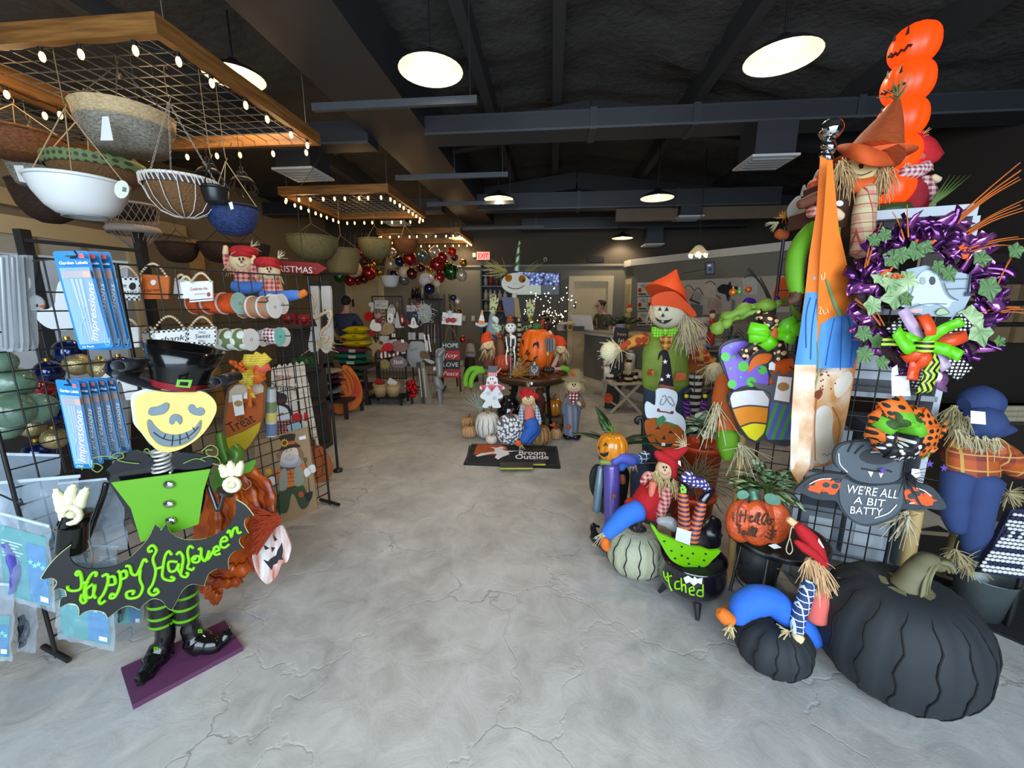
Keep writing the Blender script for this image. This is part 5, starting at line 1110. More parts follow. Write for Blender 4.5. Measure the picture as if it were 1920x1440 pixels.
p=P(957,690,d);B().T([P(958,650,d+.02),V((p.x,p.y,TZ))],.004,6).O('stand_rod',STEEL,t);B().L((p.x,p.y,TZ),[(0,.01),(.05,.006),(.05,0),(0,0)],14).O('stand_foot',STEEL,t)
def tabledoll(hx,hy,r,d,hatc,lab,legs,hatpts,shirt,bod,arm=None):
 t=fig('scarecrow_doll',lab,'doll',hx,hy+45,d,TZ,'scarecrow dolls on the round table')
 Lm(t,'body',bod,d,[8,11,11],shirt)
 h=Head(hx,hy,r,r*.95,d-.04).build(t,FLESH);h.dot(t,'nose',hx,hy+1,1.2,m('#a33a2a',.6));h.dot(t,'eye',hx-3,hy-2,.8,INK);h.dot(t,'eye',hx+3,hy-2,.8,INK)
 Lm(t,'hat',hatpts,d-.03,[r*1.15,r*.85,r*.35],hatc);Hr(t,[(hx-r,hy+2),(hx+r,hy+2),(hx-r*.5,hy+r),(hx+r*.6,hy+r)],d-.05,r,14,14,th=.003)
 for lg in legs:Lm(t,'trouser_leg',lg,d-.06,[5.5,5.5,4.5],m('#6fae2a',.75,var=.1));Ht(t,lg[-1][0],lg[-1][1],d-.06,12,-.2,.6,16,m('#7a4a22',.9))
 if arm:Lm(t,'arm',arm,d-.05,[5,4.5,4],hatc);Lm(t,'hand',[arm[-1],(arm[-1][0]-3,arm[-1][1]-6)],d-.05,[4,3],FLESH)
 Lm(t,'arm',[(bod[0][0]-6,bod[0][1]+2),(bod[0][0]-12,bod[0][1]+12),(bod[0][0]-10,bod[0][1]+22)],d-.05,[4,4,3.5],shirt)
 return t
OHAT=m('#d8430f',.8,var=.12);BURL=m('#a98a60',.9,var=.15,bump=.3);BRN=m('#5c3320',.8,var=.1)
tabledoll(915,645,11,4.85,OHAT,'scarecrow doll in orange cap sitting on the table edge with green legs dangling',[[(905,692),(884,692),(874,706),(873,724)],[(908,696),(893,698),(884,712),(884,726)]],[(913,641),(912,632),(918,624)],BRN,[(917,657),(918,672),(914,688)])
tabledoll(1051,654,10,4.95,OHAT,'scarecrow doll in orange cap pointing upward beside the jack-o-lantern',[[(1052,690),(1062,692),(1068,698)]],[(1052,648),(1050,638),(1040,632)],BRN,[(1050,664),(1051,676),(1052,688)],[(1046,646),(1040,637),(1033,627)])
Lm(bpy.data.objects['scarecrow_doll.003'],'pink_sleeve',[(1046,668),(1040,682),(1036,692),(1060,690)],4.88,[3,4.5,4,3.5],m('#c99a90',.8))if 'scarecrow_doll.003' in bpy.data.objects else None
q=pl(1030,650,4.75)
t=Sg('wood_pumpkin_pick','grey weathered wood pumpkin pick beside the jack-o-lantern',q,sm(cU("1405,740 1420,660 1500,640 1570,660 1590,760 1560,850 1480,875 1420,840"),3),.02,pat('streak','#5d5a58','#8a8682',s=.8),'pumpkin')
B().S(q,cU("1440,870 1475,870 1475,930 1440,930"),.02).O('base_peg',m('#b9a58c',.7),t);a=q.H(*cU("1458,925")[0],-.01);B().T([a,V((a.x,a.y,TZ))],.006,6).O('stake',m('#8d6f4c',.7),t)
Ln(t,'slat_line',q,[cU(s)for s in("1450,670 1445,850","1490,650 1490,860","1535,660 1535,850")],.004,m('#3c3a3a',.7))
def boxsign(x0,y0,x1,y1,d,lab):
 q=pl(x0,y1,d);t=Sg('pumpkin_print_box',lab,q,[(x0,y0),(x1,y0),(x1,y1),(x0,y1)],.07,m('#4a4b50',.6),'sign','black pumpkin boxes')
 xm=(x0+x1)/2;w_=x1-x0;Ln(t,'pumpkin_print',q,[[(xm-w_*.25,y0+2),(xm-w_*.3,y0+6),(xm-w_*.22,y0+11),(xm-w_*.05,y0+13),(xm,y1-2)],[(xm+w_*.25,y0+2),(xm+w_*.3,y0+6),(xm+w_*.22,y0+11),(xm+w_*.05,y0+13)],[(xm-2,y0+9),(xm,y0+7),(xm+2,y0+9)]],.0035,WHITE)
 B().T([q.H(xm,y0,-.03),q.H(xm,y0-7,-.03)],[.02,.006],8).O('grey_stem',m('#b5b8ba',.6),t)
boxsign(993,685,1011,704,4.5,'black box with white pumpkin print at the table front');boxsign(959,685,981,697,4.7,'black box with white pumpkin print behind the leaf garland')
p=ont(1029,702);r=.085
t,c,r,h=Pk(1029,700,22,14,4.55,'dark_pumpkin','small dark glass pumpkin on the table front edge',m('#2a1c1a',.25),None,None,14,.18,False)
for i,(x,y,w_,hh,d,col,lab)in enumerate(((944,697,34,34,4.85,'#b5452a','coral red pumpkin behind the skeleton doll legs'),(1062,688,22,22,5.0,'#7a6a58','taupe pumpkin at the far table edge'),(990,690,14,12,4.7,'#a3431c','little rust pumpkin between the black boxes'))):
 Pk(x,y,w_,hh,d,'table_pumpkin',lab,m(col,.6),None,'small pumpkins on the round table',10,.12,False)
b=B();random.seed(3)
for i in range(90):
 x=Un(936,1060);y=Un(692,706)-8*(Rn()<.25);p=onz(x,y,TZ+.01+Rn()*.03)
 if(p.xy-tc.xy).length>TR*.97:continue
 a=Rn()*6.28;u=V((cos(a),sin(a),Un(-.1,.5)))*.045;v=V((-sin(a),cos(a),Un(-.2,.3)))*.02
 b.M([[p-u,p+v*1,p+u*.4+v*.4,p+u,p+u*.4-v*.6,p-v]],V((0,0,-.002)))
So(b,'leaf_garland','rust and gold leaf garland spread along the table top','garland',pat('spots','#a3581f','#6d2f12',s=.06,w=.35),None,'stuff')
q=pl(985,698,4.55);t=Th('twig_swag','golden twig swag lying before the black boxes','garland',q.H(985,706));b=B();b.U(q.H(962,702),RT+UP*.25,40,.28,.35,.004);b.O('twigs',m('#c08a3a',.7,var=.3,sc=60),t,None,'stuff')
B().T([q.H(952,706),q.H(985,700)],.004,5).O('stem',BRN,t)
for x,y,d,lab in((938,640,5.05,'brown turkey figure with fan tail behind the skeleton doll'),(929,662,5.1,'small brown turkey figure beside the orange-capped doll')):
 t=fig('turkey_figure',lab,'figurine',x,690,d,TZ,'turkey figures');p=P(x,y,d)
 for k in range(7):a=radians(-75+25*k);e=RT*sin(a)+UP*cos(a);B().ell(p+e*.09,.02,.012,.05,8,axis_R(e)).O('tail_feather',m(['#7a2f1c','#4d2a18','#a3552c'][k%3],.7),t)
 B().T([V((p.x,p.y,TZ)),p-UP*.04,p+UP*.03],[.05,.055,.02],10).O('body',m('#7a5234',.7),t);B().ell(p+UP*.055-FH*.02,.022,.022,.026,8).O('head',m('#8d5a3a',.7),t);B().ell(p+UP*.045-FH*.045,.006,.012,.012,6).O('wattle',m('#a3201a',.6),t)
q=pl(904,605,5.25)
t=Th('candy_corn_stake','candy corn cut-out on a tall dark stake with ruffled base','yard art',(q.H(904,640).x,q.H(904,640).y,0))
for nm,s,col in(('tip',"378,185 395,185 405,275 352,270",'#e39a45'),('middle',"352,270 405,275 425,365 330,355",'#eceae4'),('base',"330,355 425,365 440,440 312,430",'#e07c1c')):B().S(q,cU(s),.02).O('corn_'+nm,m(col,.5),t)
b=B()
for k in range(9):x,y=cU([(290+21*k,415+28*sin(pi*k/8))])[0];b.ell(q.H(x,y,.01),.017,.012,.02,8)
b.O('ruffle',m('#c9ced2',.5),t);p=q.H(904.5,612,-.01);B().T([p,V((p.x,p.y,0))],.008,6).O('stake',m('#26343c',.5),t)
B().S(q,sm(cU("285,400 380,470 470,400 450,460 380,480 300,455")),.01,-.01).O('backing',m('#1f3440',.6),t)
t=fig('fabric_bundle','blue grey fabric bird bundle behind the orange-capped doll','decoration',925,690,5.15,TZ);d=5.15
Lm(t,'cloth',[(922,590),(924,604),(922,622),(926,640)],d,[5,9,11,10],m('#7d8f9c',.7,var=.15));Lm(t,'teal_ruffle',[(924,612),(934,616),(930,626)],d-.06,[6,8,6],pat('spots','#8fb9a8','#d8e6da',s=.04,w=.3));Lm(t,'white_wing',[(924,596),(930,600),(932,606)],d-.08,[4,6,3],m('#d8dcda',.6));p=P(925,640,d);B().T([p,V((p.x,p.y,TZ))],.01,6).O('rod',STEEL,t)
#tall tin skeleton behind the table
d=5.55;q=pl(966,560,d)
p=q.H(966,640);t=Th('tin_skeleton','tall painted tin skeleton with amber mesh eyes and green swirl hat behind the table','halloween figure',(p.x,p.y,0))
B().S(q,circ(966.5,531,26.5,19.5,28),.05).O('head',m('#ddd8c8',.5,var=.04),t)
for x,y in((953.5,521),(979,523)):B().ell(q.H(x,y,.0),pxm(6.8,d),.02,pxm(7.2,d),14,RF).O('mesh_eye',m('#c98a1e',.4,.5,bump=.8,bsc=200),t)
B().ell(q.H(982,525.5,.03),pxm(2.2,d),.01,pxm(2.2,d),8,RF).O('pupil',INK,t)
Ln(t,'stitched_mouth',q,[cK("760,390 830,420 900,420 985,375")]+[cK("%d,%d %d,%d"%(785+28*k,396+[0,10,15,16,14,8,-2][k],785+28*k,412+[0,10,15,16,14,8,-2][k]))for k in range(7)]+[cK("845,355 850,362"),cK("875,355 880,362")],.004,INK,.003)
b=B();b.U(q.H(947,510),-RT*.9+UP*.2,26,.26,.28,.005);b.U(q.H(988,508),RT+UP*.2,10,.2,.25,.003);b.O('straw_hair',m('#a8a860',.8,var=.2),t,None,'stuff')
w=[];
for i in range(50):f=i/49;a=f*2*pi*3;w.append(q.H(970+4*f+4*cos(a)*(1-f*.3),506-50*f,-.01)+FH*.04*sin(a)*(1-f*.3))
B().T(w,[.022*(1-.55*i/49)for i in range(50)],8).O('swirl_hat',m('#3d7a34',.35,.3,var=.35,sc=18),t);B().T([q.H(969,508,-.02),q.H(972,470,-.02),q.H(974,452,-.02)],[.035,.02,.008],10).O('hat_core',m('#c9d2d0',.4,.4),t)
B().T([q.H(965,549,-.02),q.H(964,558,-.02)],pxm(5,d),10).O('neck',m('#cfcabb',.5),t)
B().S(q,cK("690,530 850,530 855,780 740,780 720,700"),.12).O('navy_coat',m('#262a4a',.4,.3),t);B().S(q,cK("850,535 905,540 940,800 860,780"),.1,.004).O('ochre_lapel',m('#9a7a1c',.5),t);B().S(q,cK("905,545 1000,545 1000,640 930,860 920,780"),.08,-.02).O('black_cape',INK,t)
for x,pts in((925,["560,700 550,600 555,500","575,690 580,580 580,490","590,690 605,590 610,500","605,690 630,610 645,540"]),(996,["1035,720 1020,640 1020,570","1055,720 1050,620 1055,545","1070,720 1085,630 1095,560","1085,720 1100,660 1110,600"])):
 b=B()
 for s_ in pts:b.T([q.H(*p_,.02)for p_ in cK(s_)],[.022,.02,.012],8)
 x_,y_=cK(pts[1])[0];b.ell(q.H(x_,y_+3,.02),.05,.02,.06,10,RF);b.O('bone_hand',pat('spots','#d9dca0','#5a6a4a',s=.05,w=.25),t)
 B().T([q.H(x_,y_+12,.01),q.H(x_,y_+17,.01)],.03,8).O('yellow_cuff',m('#b9a21c',.5),t)
 B().T([q.H(x_,y_+16,.0),q.H(x_+(14 if x<950 else-10),600,-.03),q.H(957 if x<950 else 976,575,-.03)],.015,6).O('arm',BLACK,t)
B().S(q,sm(cK("520,930 600,880 720,860 860,880 960,890 1060,860 1100,900 1120,980 1060,1060 900,1100 700,1080 560,1020"),3),.01,-.05).O('black_banner',m('#141816',.6),t)
Ln(t,'lettering',q,[cK(s)for s in("600,910 610,960 640,960 640,920","650,900 660,980 690,990 680,910","690,890 720,900 700,1000 670,1000","890,920 900,970 930,970 920,930","950,910 955,960 985,900","990,910 1015,900 1000,950 1030,930","1035,890 1050,930 1060,880 1075,910")],.009,m('#a8c48a',.6),-.045)
for x in(958,974):
 B().T([q.H(x,594,-.05),V((q.H(x,594).x,q.H(x,594).y+.05,.08))],.03,8).O('leg',pat('stripe','#141414','#cfc9a0',s=.07,w=.6),t)
 B().ell((q.H(x,594).x,q.H(x,594).y,.04),.05,.11,.04,10).O('shoe',INK,t)
#sparkling twig tree, witch plant pick behind table right
t=fig('twig_tree','twig tree with tiny white lights in front of the television','decoration',1030,640,6.3,0);b=B();p=P(1028,620,6.3);random.seed(11);tips=[]
for k in range(26):
 e=(UP*Un(.5,1.2)+RT*Ga(0,.5)+FH*Ga(0,.3)).normalized()*Un(.3,.72);w=spl([p,p+e*.5+RT*Ga(0,.03),p+e],3);b.T(w,[.005,.002],4,None,False);tips+=[w[-1],w[3],(w[-1]+w[-2])/2]
b.T([V((p.x,p.y,.0)),p],.012,6);b.O('branches',m('#3a2d25',.8),t,None,'stuff');g=B()
for p_ in tips:g.ell(p_+V((Ga(0,.02),Ga(0,.02),Ga(0,.02))),.0085,None,None,6)
g.O('tiny_lights',m('#fff2dc',.4,var=0,emit=5),t,None,'stuff')
t=fig('witch_leg_pick','black boot and plaid leg pick standing behind the jack-o-lantern','decoration',1022,640,5.4,0);d=5.4
Lm(t,'boot',[(1012,600),(1020,594),(1029,600),(1022,590)],d,[2,5,3,2],BK);Lm(t,'plaid_leg',[(1020,598),(1016,606),(1014,620)],d,[4,5,5],PLH);Lm(t,'plaid_leg',[(1027,602),(1025,612),(1022,624)],d,[2.5,3,3],pat('gingham','#7a2a3a','#1c1416',s=.03));p=P(1018,620,d);B().T([p,V((p.x,p.y,0))],.008,6).O('stake',BLACK,t)
t=fig('leafy_plant','dark spiky plant in front of the far cream door','plant',1040,640,6.6,0);p=P(1036,612,6.6);b=B()
for k in range(16):e=UP*Un(.2,1)+RT*Ga(.2,.6)+FH*Ga(0,.4);b.R([p,p+e*.14,p+e*.28-UP*.04],e.cross(FH),[.02,.03,.004],.002)
b.O('leaves',m('#33402a',.6,var=.2),t);B().T([V((p.x,p.y,.0)),p],[.1,.07],12).O('pot',m('#4d4038',.7),t)
#floor pumpkins and figures round the table
TAN=pat('vstripe','#b98a5c','#8d6238',s=.03,rough=.6,w=.6);TANW=m('#b98f62',.7,var=.2,sc=30)
Pk(879,803,31,25,4.72,'straw_pumpkin','tan wooden pumpkin sitting behind the smaller one at the table left',TANW,None,'tan pumpkins by the round table',12,.2)
Pk(880,820,29,24,4.58,'straw_pumpkin','tan wooden pumpkin in front at the table left',TANW,None,'tan pumpkins by the round table',12,.2)
t,c,r,h=Pk(914.5,821,49,52,4.62,'white_pumpkin','large white pumpkin with fine dark slits under the boo figure',m('#d8d6cc',.6,var=.04),None,None,14,.06,True,14,m('#4a4740',.8),stemmat=m('#7d7a55',.7))
b=B()
for k in range(5):a=k*1.26+.3;e=V((cos(a),sin(a),-.15));b.ell(c+V((0,0,h*.86))+e*r*.3,r*.22,r*.1,r*.03,8,axis_R(V((0,0,1)),e))
b.O('leaf_collar',m('#6d6a44',.7),t)
Pk(957.5,833,55,60,4.40,'speckled_pumpkin','grey and white speckled pumpkin left of the seated red-capped doll',pat('spots','#5a5e6a','#e6e6e6',s=.028,rough=.7,w=.42),None,None,16,.1,stemmat=m('#6a4232',.7))
Pk(1012,834,42,40,4.40,'straw_pumpkin','tan twig pumpkin right of the seated red-capped doll',pat('streak','#b98f5a','#7d5a30',s=.8,rough=.8),None,'tan pumpkins by the round table',12,.2)
t,c,r,h=Pk(1042,824,21,23,4.55,'straw_pumpkin','small tan pumpkin topped by an orange leaf beside the standing scarecrow',TANW,None,'tan pumpkins by the round table',10,.18)
b=B()
for k in range(6):a=k*1.05;e=V((cos(a),sin(a),.5));b.M([[c+V((0,0,h)),c+V((0,0,h))+e*.05+V((.015,0,.02)),c+V((0,0,h))+e*.075,c+V((0,0,h))+e*.05-V((.015,0,0))]],V((0,0,-.002)))
b.O('maple_leaf',m('#c0531a',.7),t)
Pk(921.5,832,22,18,4.38,'mini_pumpkin','mini white pumpkin before the speckled one',m('#d9cfbf',.6),None,None,10,.16)
for x,y,w_,h_,d,col,lab in((1018,792,34,44,4.95,'#5a6a5c','green grey pumpkin under the table centre'),(1050,795,24,40,5.0,'#66705c','green grey pumpkin under the table behind the scarecrow')):Pk(x,y+6,w_,h_,d,'green_pumpkin',lab,m(col,.6),None,'green grey pumpkins under the table',10,.12)
for x,y,w_,h_,d,lab in((1033,741,34,54,5.2,'pale ribbed wooden pumpkin under the table top by the glass lantern'),(972,735,26,44,5.25,'pale ribbed wooden pumpkin under the table behind the black jar')):
 t=fig('slatted_pumpkin',lab,'pumpkin',x,y,d,0,'pale slatted pumpkins under the table');c=P(x,y-20,d);c.z=.34;B().pump(c,pxm(w_/2,d),.24,8,.12).O('shell',m('#b9a27c',.7,var=.1),t);B().bx((c.x-.1,c.y-.1,0),(c.x+.1,c.y+.1,.12)).O('riser',m('#5a4632',.7),t);B().T([c+V((0,0,.2)),c+V((.01,0,.27))],.015,6).O('stem',BRN,t)
Pk(1038,782,34,38,4.82,'glass_lantern_pumpkin','amber glass pumpkin under the right side of the table',m('#b06a14',.12,coat=1),None,None,10,.12,False)
p=P(1038,782,4.82);So(B().bx((p.x-.1,p.y-.1,0),(p.x+.1,p.y+.1,p.z+.012)),'low_crate','low wooden crate under the amber glass pumpkin','crate',m('#4f4232',.7))
p=P(955,752,4.85);So(B().L((p.x,p.y,0),[(0,0),(.10,0),(.15,.08),(.16,.22),(.12,.34),(.08,.38),(.085,.4),(0,.4)],24),'glossy_jar','glossy black jar under the left side of the table','jar',m('#131318',.08,coat=1))
t=fig('turkey_doll','brown turkey doll with white wing under the table','doll',1015,770,4.9,0);d=4.9
Lm(t,'body',[(1012,730),(1014,748),(1012,762),(1012,790)],d,[8,11,10,6],BRN);B().ell(P(1012,722,d),.05,.05,.05,12).O('head',m('#a9855a',.7),t);Lm(t,'wing',[(1020,738),(1026,746),(1024,752)],d-.05,[3,5,3],m('#cfc6b4',.7));Lm(t,'beak',[(1011,723),(1009,727)],d-.06,[2,1],m('#d98a2a',.5))
q=pl(924,745,4.52);t=Th('boo_stake','white boo ghost cut-out with grey top hat and coral bunting on a stake','yard art',(q.H(921,800).x,q.H(921,800).y,0))
GH=m('#e9edf0',.5,var=.03)
B().S(q,sm(cT("455,330 465,260 500,225 560,225 595,260 600,320 660,340 680,380 620,390 660,460 640,490 600,500 610,540 635,600 540,605 525,570 500,605 415,600 430,550 450,520 400,490 385,460 430,400 385,380 390,340"),3),.012).O('board',GH,t)
De(t,'hat',q,cT("480,100 600,105 590,190 490,185"),m('#5a5d63',.6),.004,.008);De(t,'hat_band',q,cT("480,180 592,185 590,225 478,225"),pat('vstripe','#d9564a','#f0c9c0',s=.018),.008);De(t,'feather',q,cT("580,180 640,115 640,135 600,190"),m('#d98a8a',.6),.006)
for s_,col in(("385,335 470,335 430,415",'#d9606a'),("465,335 590,335 525,420",'#d9606a'),("580,335 668,335 640,410",'#d9606a')):De(t,'bunting_flag',q,cT(s_),m(col,.6),.004)
for s_,x in(('B',415),('O',518),('O',612)):
 b=B();a=cT("%d,390 %d,390"%(x,x+22));Tx(b,s_,q,a[0],a[1],4,None,.0065);b.O('lettering',INK,t)
for x,y in((512,258),(538,258)):De(t,'eye',q,circ(*cT([(x,y)])[0],1,1.7),INK,.003)
for x,y in((485,305),(565,305)):De(t,'cheek',q,circ(*cT([(x,y)])[0],2.6),m('#e08a9a',.6),.003)
Ln(t,'smile',q,[cT("475,295 500,325 540,325 570,295")],.003,m('#7a3a4a',.6));De(t,'carrot_nose',q,cT("515,290 535,290 525,320"),m('#c9d4e4',.6),.005)
for x,y,r in((485,430,4),(560,490,4),(620,440,3)):De(t,'blue_dot',q,circ(*cT([(x,y)])[0],r),m('#bcd2dc',.6),.003)
p=q.H(921.5,760,-.008);B().T([p,V((p.x,p.y,0))],.005,6).O('stake',m('#3c3a36',.5),t)
b=B()
for bx_,by_,a0 in((866,720,60),(875,745,100)):
 for k in range(9):e=(RT*cos(radians(a0+k*14-60))+UP*sin(radians(a0+k*14-60))*.9);p_=P(900,766,4.75);b.T(spl([p_,p_+e*.12,p_+e*.22+UP*.02],3),[.004,.006,.002],5)
p=P(900,766,4.75);b.T([V((p.x,p.y,0)),p],.01,6);So(b,'frosted_sprig','frosted grey green sprigs standing behind the white pumpkin','plant',m('#8fa596',.6,var=.3,sc=40))
d=4.26;t=fig('scarecrow_doll','scarecrow doll in red cap and jeans sitting between the speckled and twig pumpkins','doll',990,820,d,0)
Lm(t,'torso',cT("970,560 975,640 975,740"),d,[11,11,12],m('#d9735f',.8,var=.06));GN2=pat('gingham','#dfe6ef','#3f5f9c',s=.03)
Lm(t,'sleeve',cT("900,580 880,660 880,760"),d-.04,[5,5,5],GN2);Lm(t,'sleeve',cT("1045,580 1075,680 1100,770"),d-.04,[5,5,5],GN2);Lm(t,'hand',cT("880,770 885,790"),d-.05,[3.5,3],FLESH);Lm(t,'hand',cT("1100,780 1085,810"),d-.05,[4,3.5],FLESH)
JN=m('#2f62b8',.8,var=.12);Lm(t,'jeans',cT("980,770 1010,850 950,930 905,1010"),d-.08,[13,13,11,8],JN);Lm(t,'jeans',cT("1000,770 1045,860 1000,940 950,1020"),d-.05,[12,11,10,7],JN);Lm(t,'shoe',cT("850,1010 835,1050"),d-.1,[6,6],m('#d9601a',.8));Ht(t,976,833,d-.1,12,.2,.6);Lm(t,'neck',cT("970,540 970,570"),d,[6,6],STRAW)
h=Head(*cT("965,500")[0],13,12,d-.05).build(t,FLESH);dollface(t,h)
Lm(t,'hat',cT("970,460 930,430 940,400 960,380"),d-.03,[15,13,8,3],RHAT);Lm(t,'hat_brim',cT("870,480 960,440 1060,470 1070,500"),d-.06,[4,7,6,3],RHAT);Hr(t,cT("900,540 1040,540"),d-.05,10,14,16);Ht(t,*cT("960,345")[0],d,10,.2,-.5,14);De(t,'price_tag',pl(997,718,4.2),circ(997,719,2,3,10),TAG)
d=4.5;t=fig('standing_scarecrow','standing scarecrow figure with straw hat, polka dot scarf and striped trousers right of the table','halloween figure',1075,826,d,0)
Lm(t,'trousers',cT("1490,600 1480,780 1470,930"),d,[17,15,12],pat('vstripe','#5a6f96','#8d8c8e',s=.06,rough=.8),flat=.7);Lm(t,'coat',cT("1500,440 1500,520 1500,610"),d+.02,[14,18,18],m('#6d6a6e',.8,var=.1),flat=.7)
Lm(t,'arm',cT("1420,500 1390,600 1400,680"),d,[5,6,5],m('#6d6a6e',.8));Lm(t,'arm',cT("1570,480 1600,540 1620,600"),d-.03,[6,6,5],m('#6d6a6e',.8));Lm(t,'hand',cT("1560,540 1590,575"),d-.1,[4,3],FLESH)
q=pl(1076,750,d-.14);De(t,'scarf',q,cT("1425,425 1580,425 1560,510 1500,570 1460,500"),pat('dots','#7a1a24','#f2eee8',s=.035,w=.3),0,.01)
h=Head(*cT("1515,345")[0],15,13,d-.05).build(t,FLESH);dollface(t,h)
B().L(P(*cT("1530,255")[0],d-.03),[(.16,-.005),(.15,.005),(.09,.02),(.085,.08),(.03,.11),(0,.11)],20).O('straw_hat',m('#8d8160',.9,var=.2,bump=.4),t);Lm(t,'hat_leaf',cT("1490,180 1520,215"),d-.1,[4,5],m('#c0531a',.7));Hr(t,cT("1420,290 1610,310"),d-.05,12,18,16)
for x in(1440,1530):B().ell(onz(*cT([(x,975)])[0])+V((0,0,.035)),.065,.09,.04,10).O('shoe',m('#111113',.15),t)
Lm(t,'leaf_patch',cT("1440,820 1450,850"),d-.1,[4,4],m('#b5561f',.8));Lm(t,'leaf_patch',cT("1620,560 1640,575"),d-.06,[4,4],m('#8d4a22',.8))
#door mat and boxes on it
mp_=[onz(x,y,.012)for x,y in((885,832),(1044,836.5),(1051,877),(869,870))]
t=Th('door_mat','black door mat with white witch and orange moon print before the table','mat',(sum(mp_,V())/4).xy.to_3d());B().M([mp_],V((0,0,-.012))).O('mat',m('#1d1f21',.9,bump=.4,bsc=200),t)
qm=Pl((0,0,.012),(0,0,1),FH);qm.u=RT;qm.w=FH
def dm(nm,s,mt_,o=.001,smooth=False):B().S(qm,sm(cT(s),3)if smooth else cT(s),.0015,o).O(nm,mt_,t)
dm('moon_print',"350,1045 660,1050 700,1075 715,1110 700,1145 620,1165 520,1170 305,1165",m('#b5501c',.9));B().S(qm,cT("215,1255 250,1060 300,1045 1300,1072 1330,1295 250,1278"),.0008,.0005,None,[cT("235,1250 265,1065 305,1052 1285,1080 1310,1285 260,1270")]).O('border_line',m('#34363a',.9),t)
dm('witch_print',"510,1075 580,1085 640,1068 690,1090 640,1095 690,1120 850,1120 720,1135 740,1160 650,1195 600,1225 560,1200 590,1160 540,1150 350,1190 330,1180 400,1150 560,1130 560,1095",m('#e8e8ea',.8),.003)
b=B();Tx(b,'Broom',qm,cT("850,1168")[0],cT("1175,1172")[0],8.5,None,.003,bold=.02);Tx(b,'Outside',qm,cT("805,1218")[0],cT("1210,1222")[0],8.5,None,.003,bold=.02);b.O('white_lettering',m('#e8e8ea',.8),t)
b=B();Tx(b,'Park your',qm,cT("850,1112")[0],cT("1170,1114")[0],3.4,None,.003);b.O('orange_lettering',m('#8d5a34',.8),t)
for(x0,y0,x1,y1),lab in(((1020,1225,1172,1272),'small flat box with yellow edge on the mat under the lettering'),((625,1255,1022,1318),'long flat box with yellow edge at the front of the mat')):
 a=cT("%d,%d %d,%d %d,%d %d,%d"%(x0,y0,x1,y0,x1,y1-12,x0,y1-12));w=[onz(x,y,.05)for x,y in a];t2=Th('flat_box',lab,'box',(sum(w,V())/4).xy.to_3d()+V((0,0,.012)),'flat boxes on the mat')
 B().M([w],V((0,0,-.036))).O('box',m('#26211d',.5),t2);w2=[onz(x,y,.05)for x,y in cT("%d,%d %d,%d"%(x0,y1-12,x1,y1-12))];B().bar(w2[0]+V((0,-.004,-.018)),w2[1]+V((0,-.004,-.018)),.034,.006).O('yellow_edge',m('#d2cf3a',.5),t2)
#BACK OF THE SHOP
def skinned(t,name,verts,edges,radii,mat,root=0,sub=2):
 me=bpy.data.meshes.new(name);L=LOC[t.name];me.from_pydata([V(p)-L for p in verts],edges,[]);me.materials.append(mat)
 o=bpy.data.objects.new(name,me);COL.objects.link(o);o.parent=t;LOC[o.name]=L
 md=o.modifiers.new('skin','SKIN');md.use_smooth_shade=True;md.branch_smoothing=.4
 if not me.skin_vertices:me.attributes
 for i,r in enumerate(radii):
  sv=me.skin_vertices[0].data[i];sv.radius=(r,r)if not isinstance(r,tuple)else r;sv.use_root=(i==root)
 s=o.modifiers.new('smooth','SUBSURF');s.levels=sub;s.render_levels=sub
 return o
def chain(*cs):
 v,e,r,n=[],[],[],{}
 for c in cs:
  prev=None
  for p,rad in c:
   if isinstance(p,str):k=n[p]
   else:
    nm=None
    if len(p)==2 and isinstance(p[0],str):nm,p=p
    v.append(V(p));r.append(rad);k=len(v)-1
    if nm:n[nm]=k
   if prev is not None:e.append((prev,k))
   prev=k
 return v,e,r
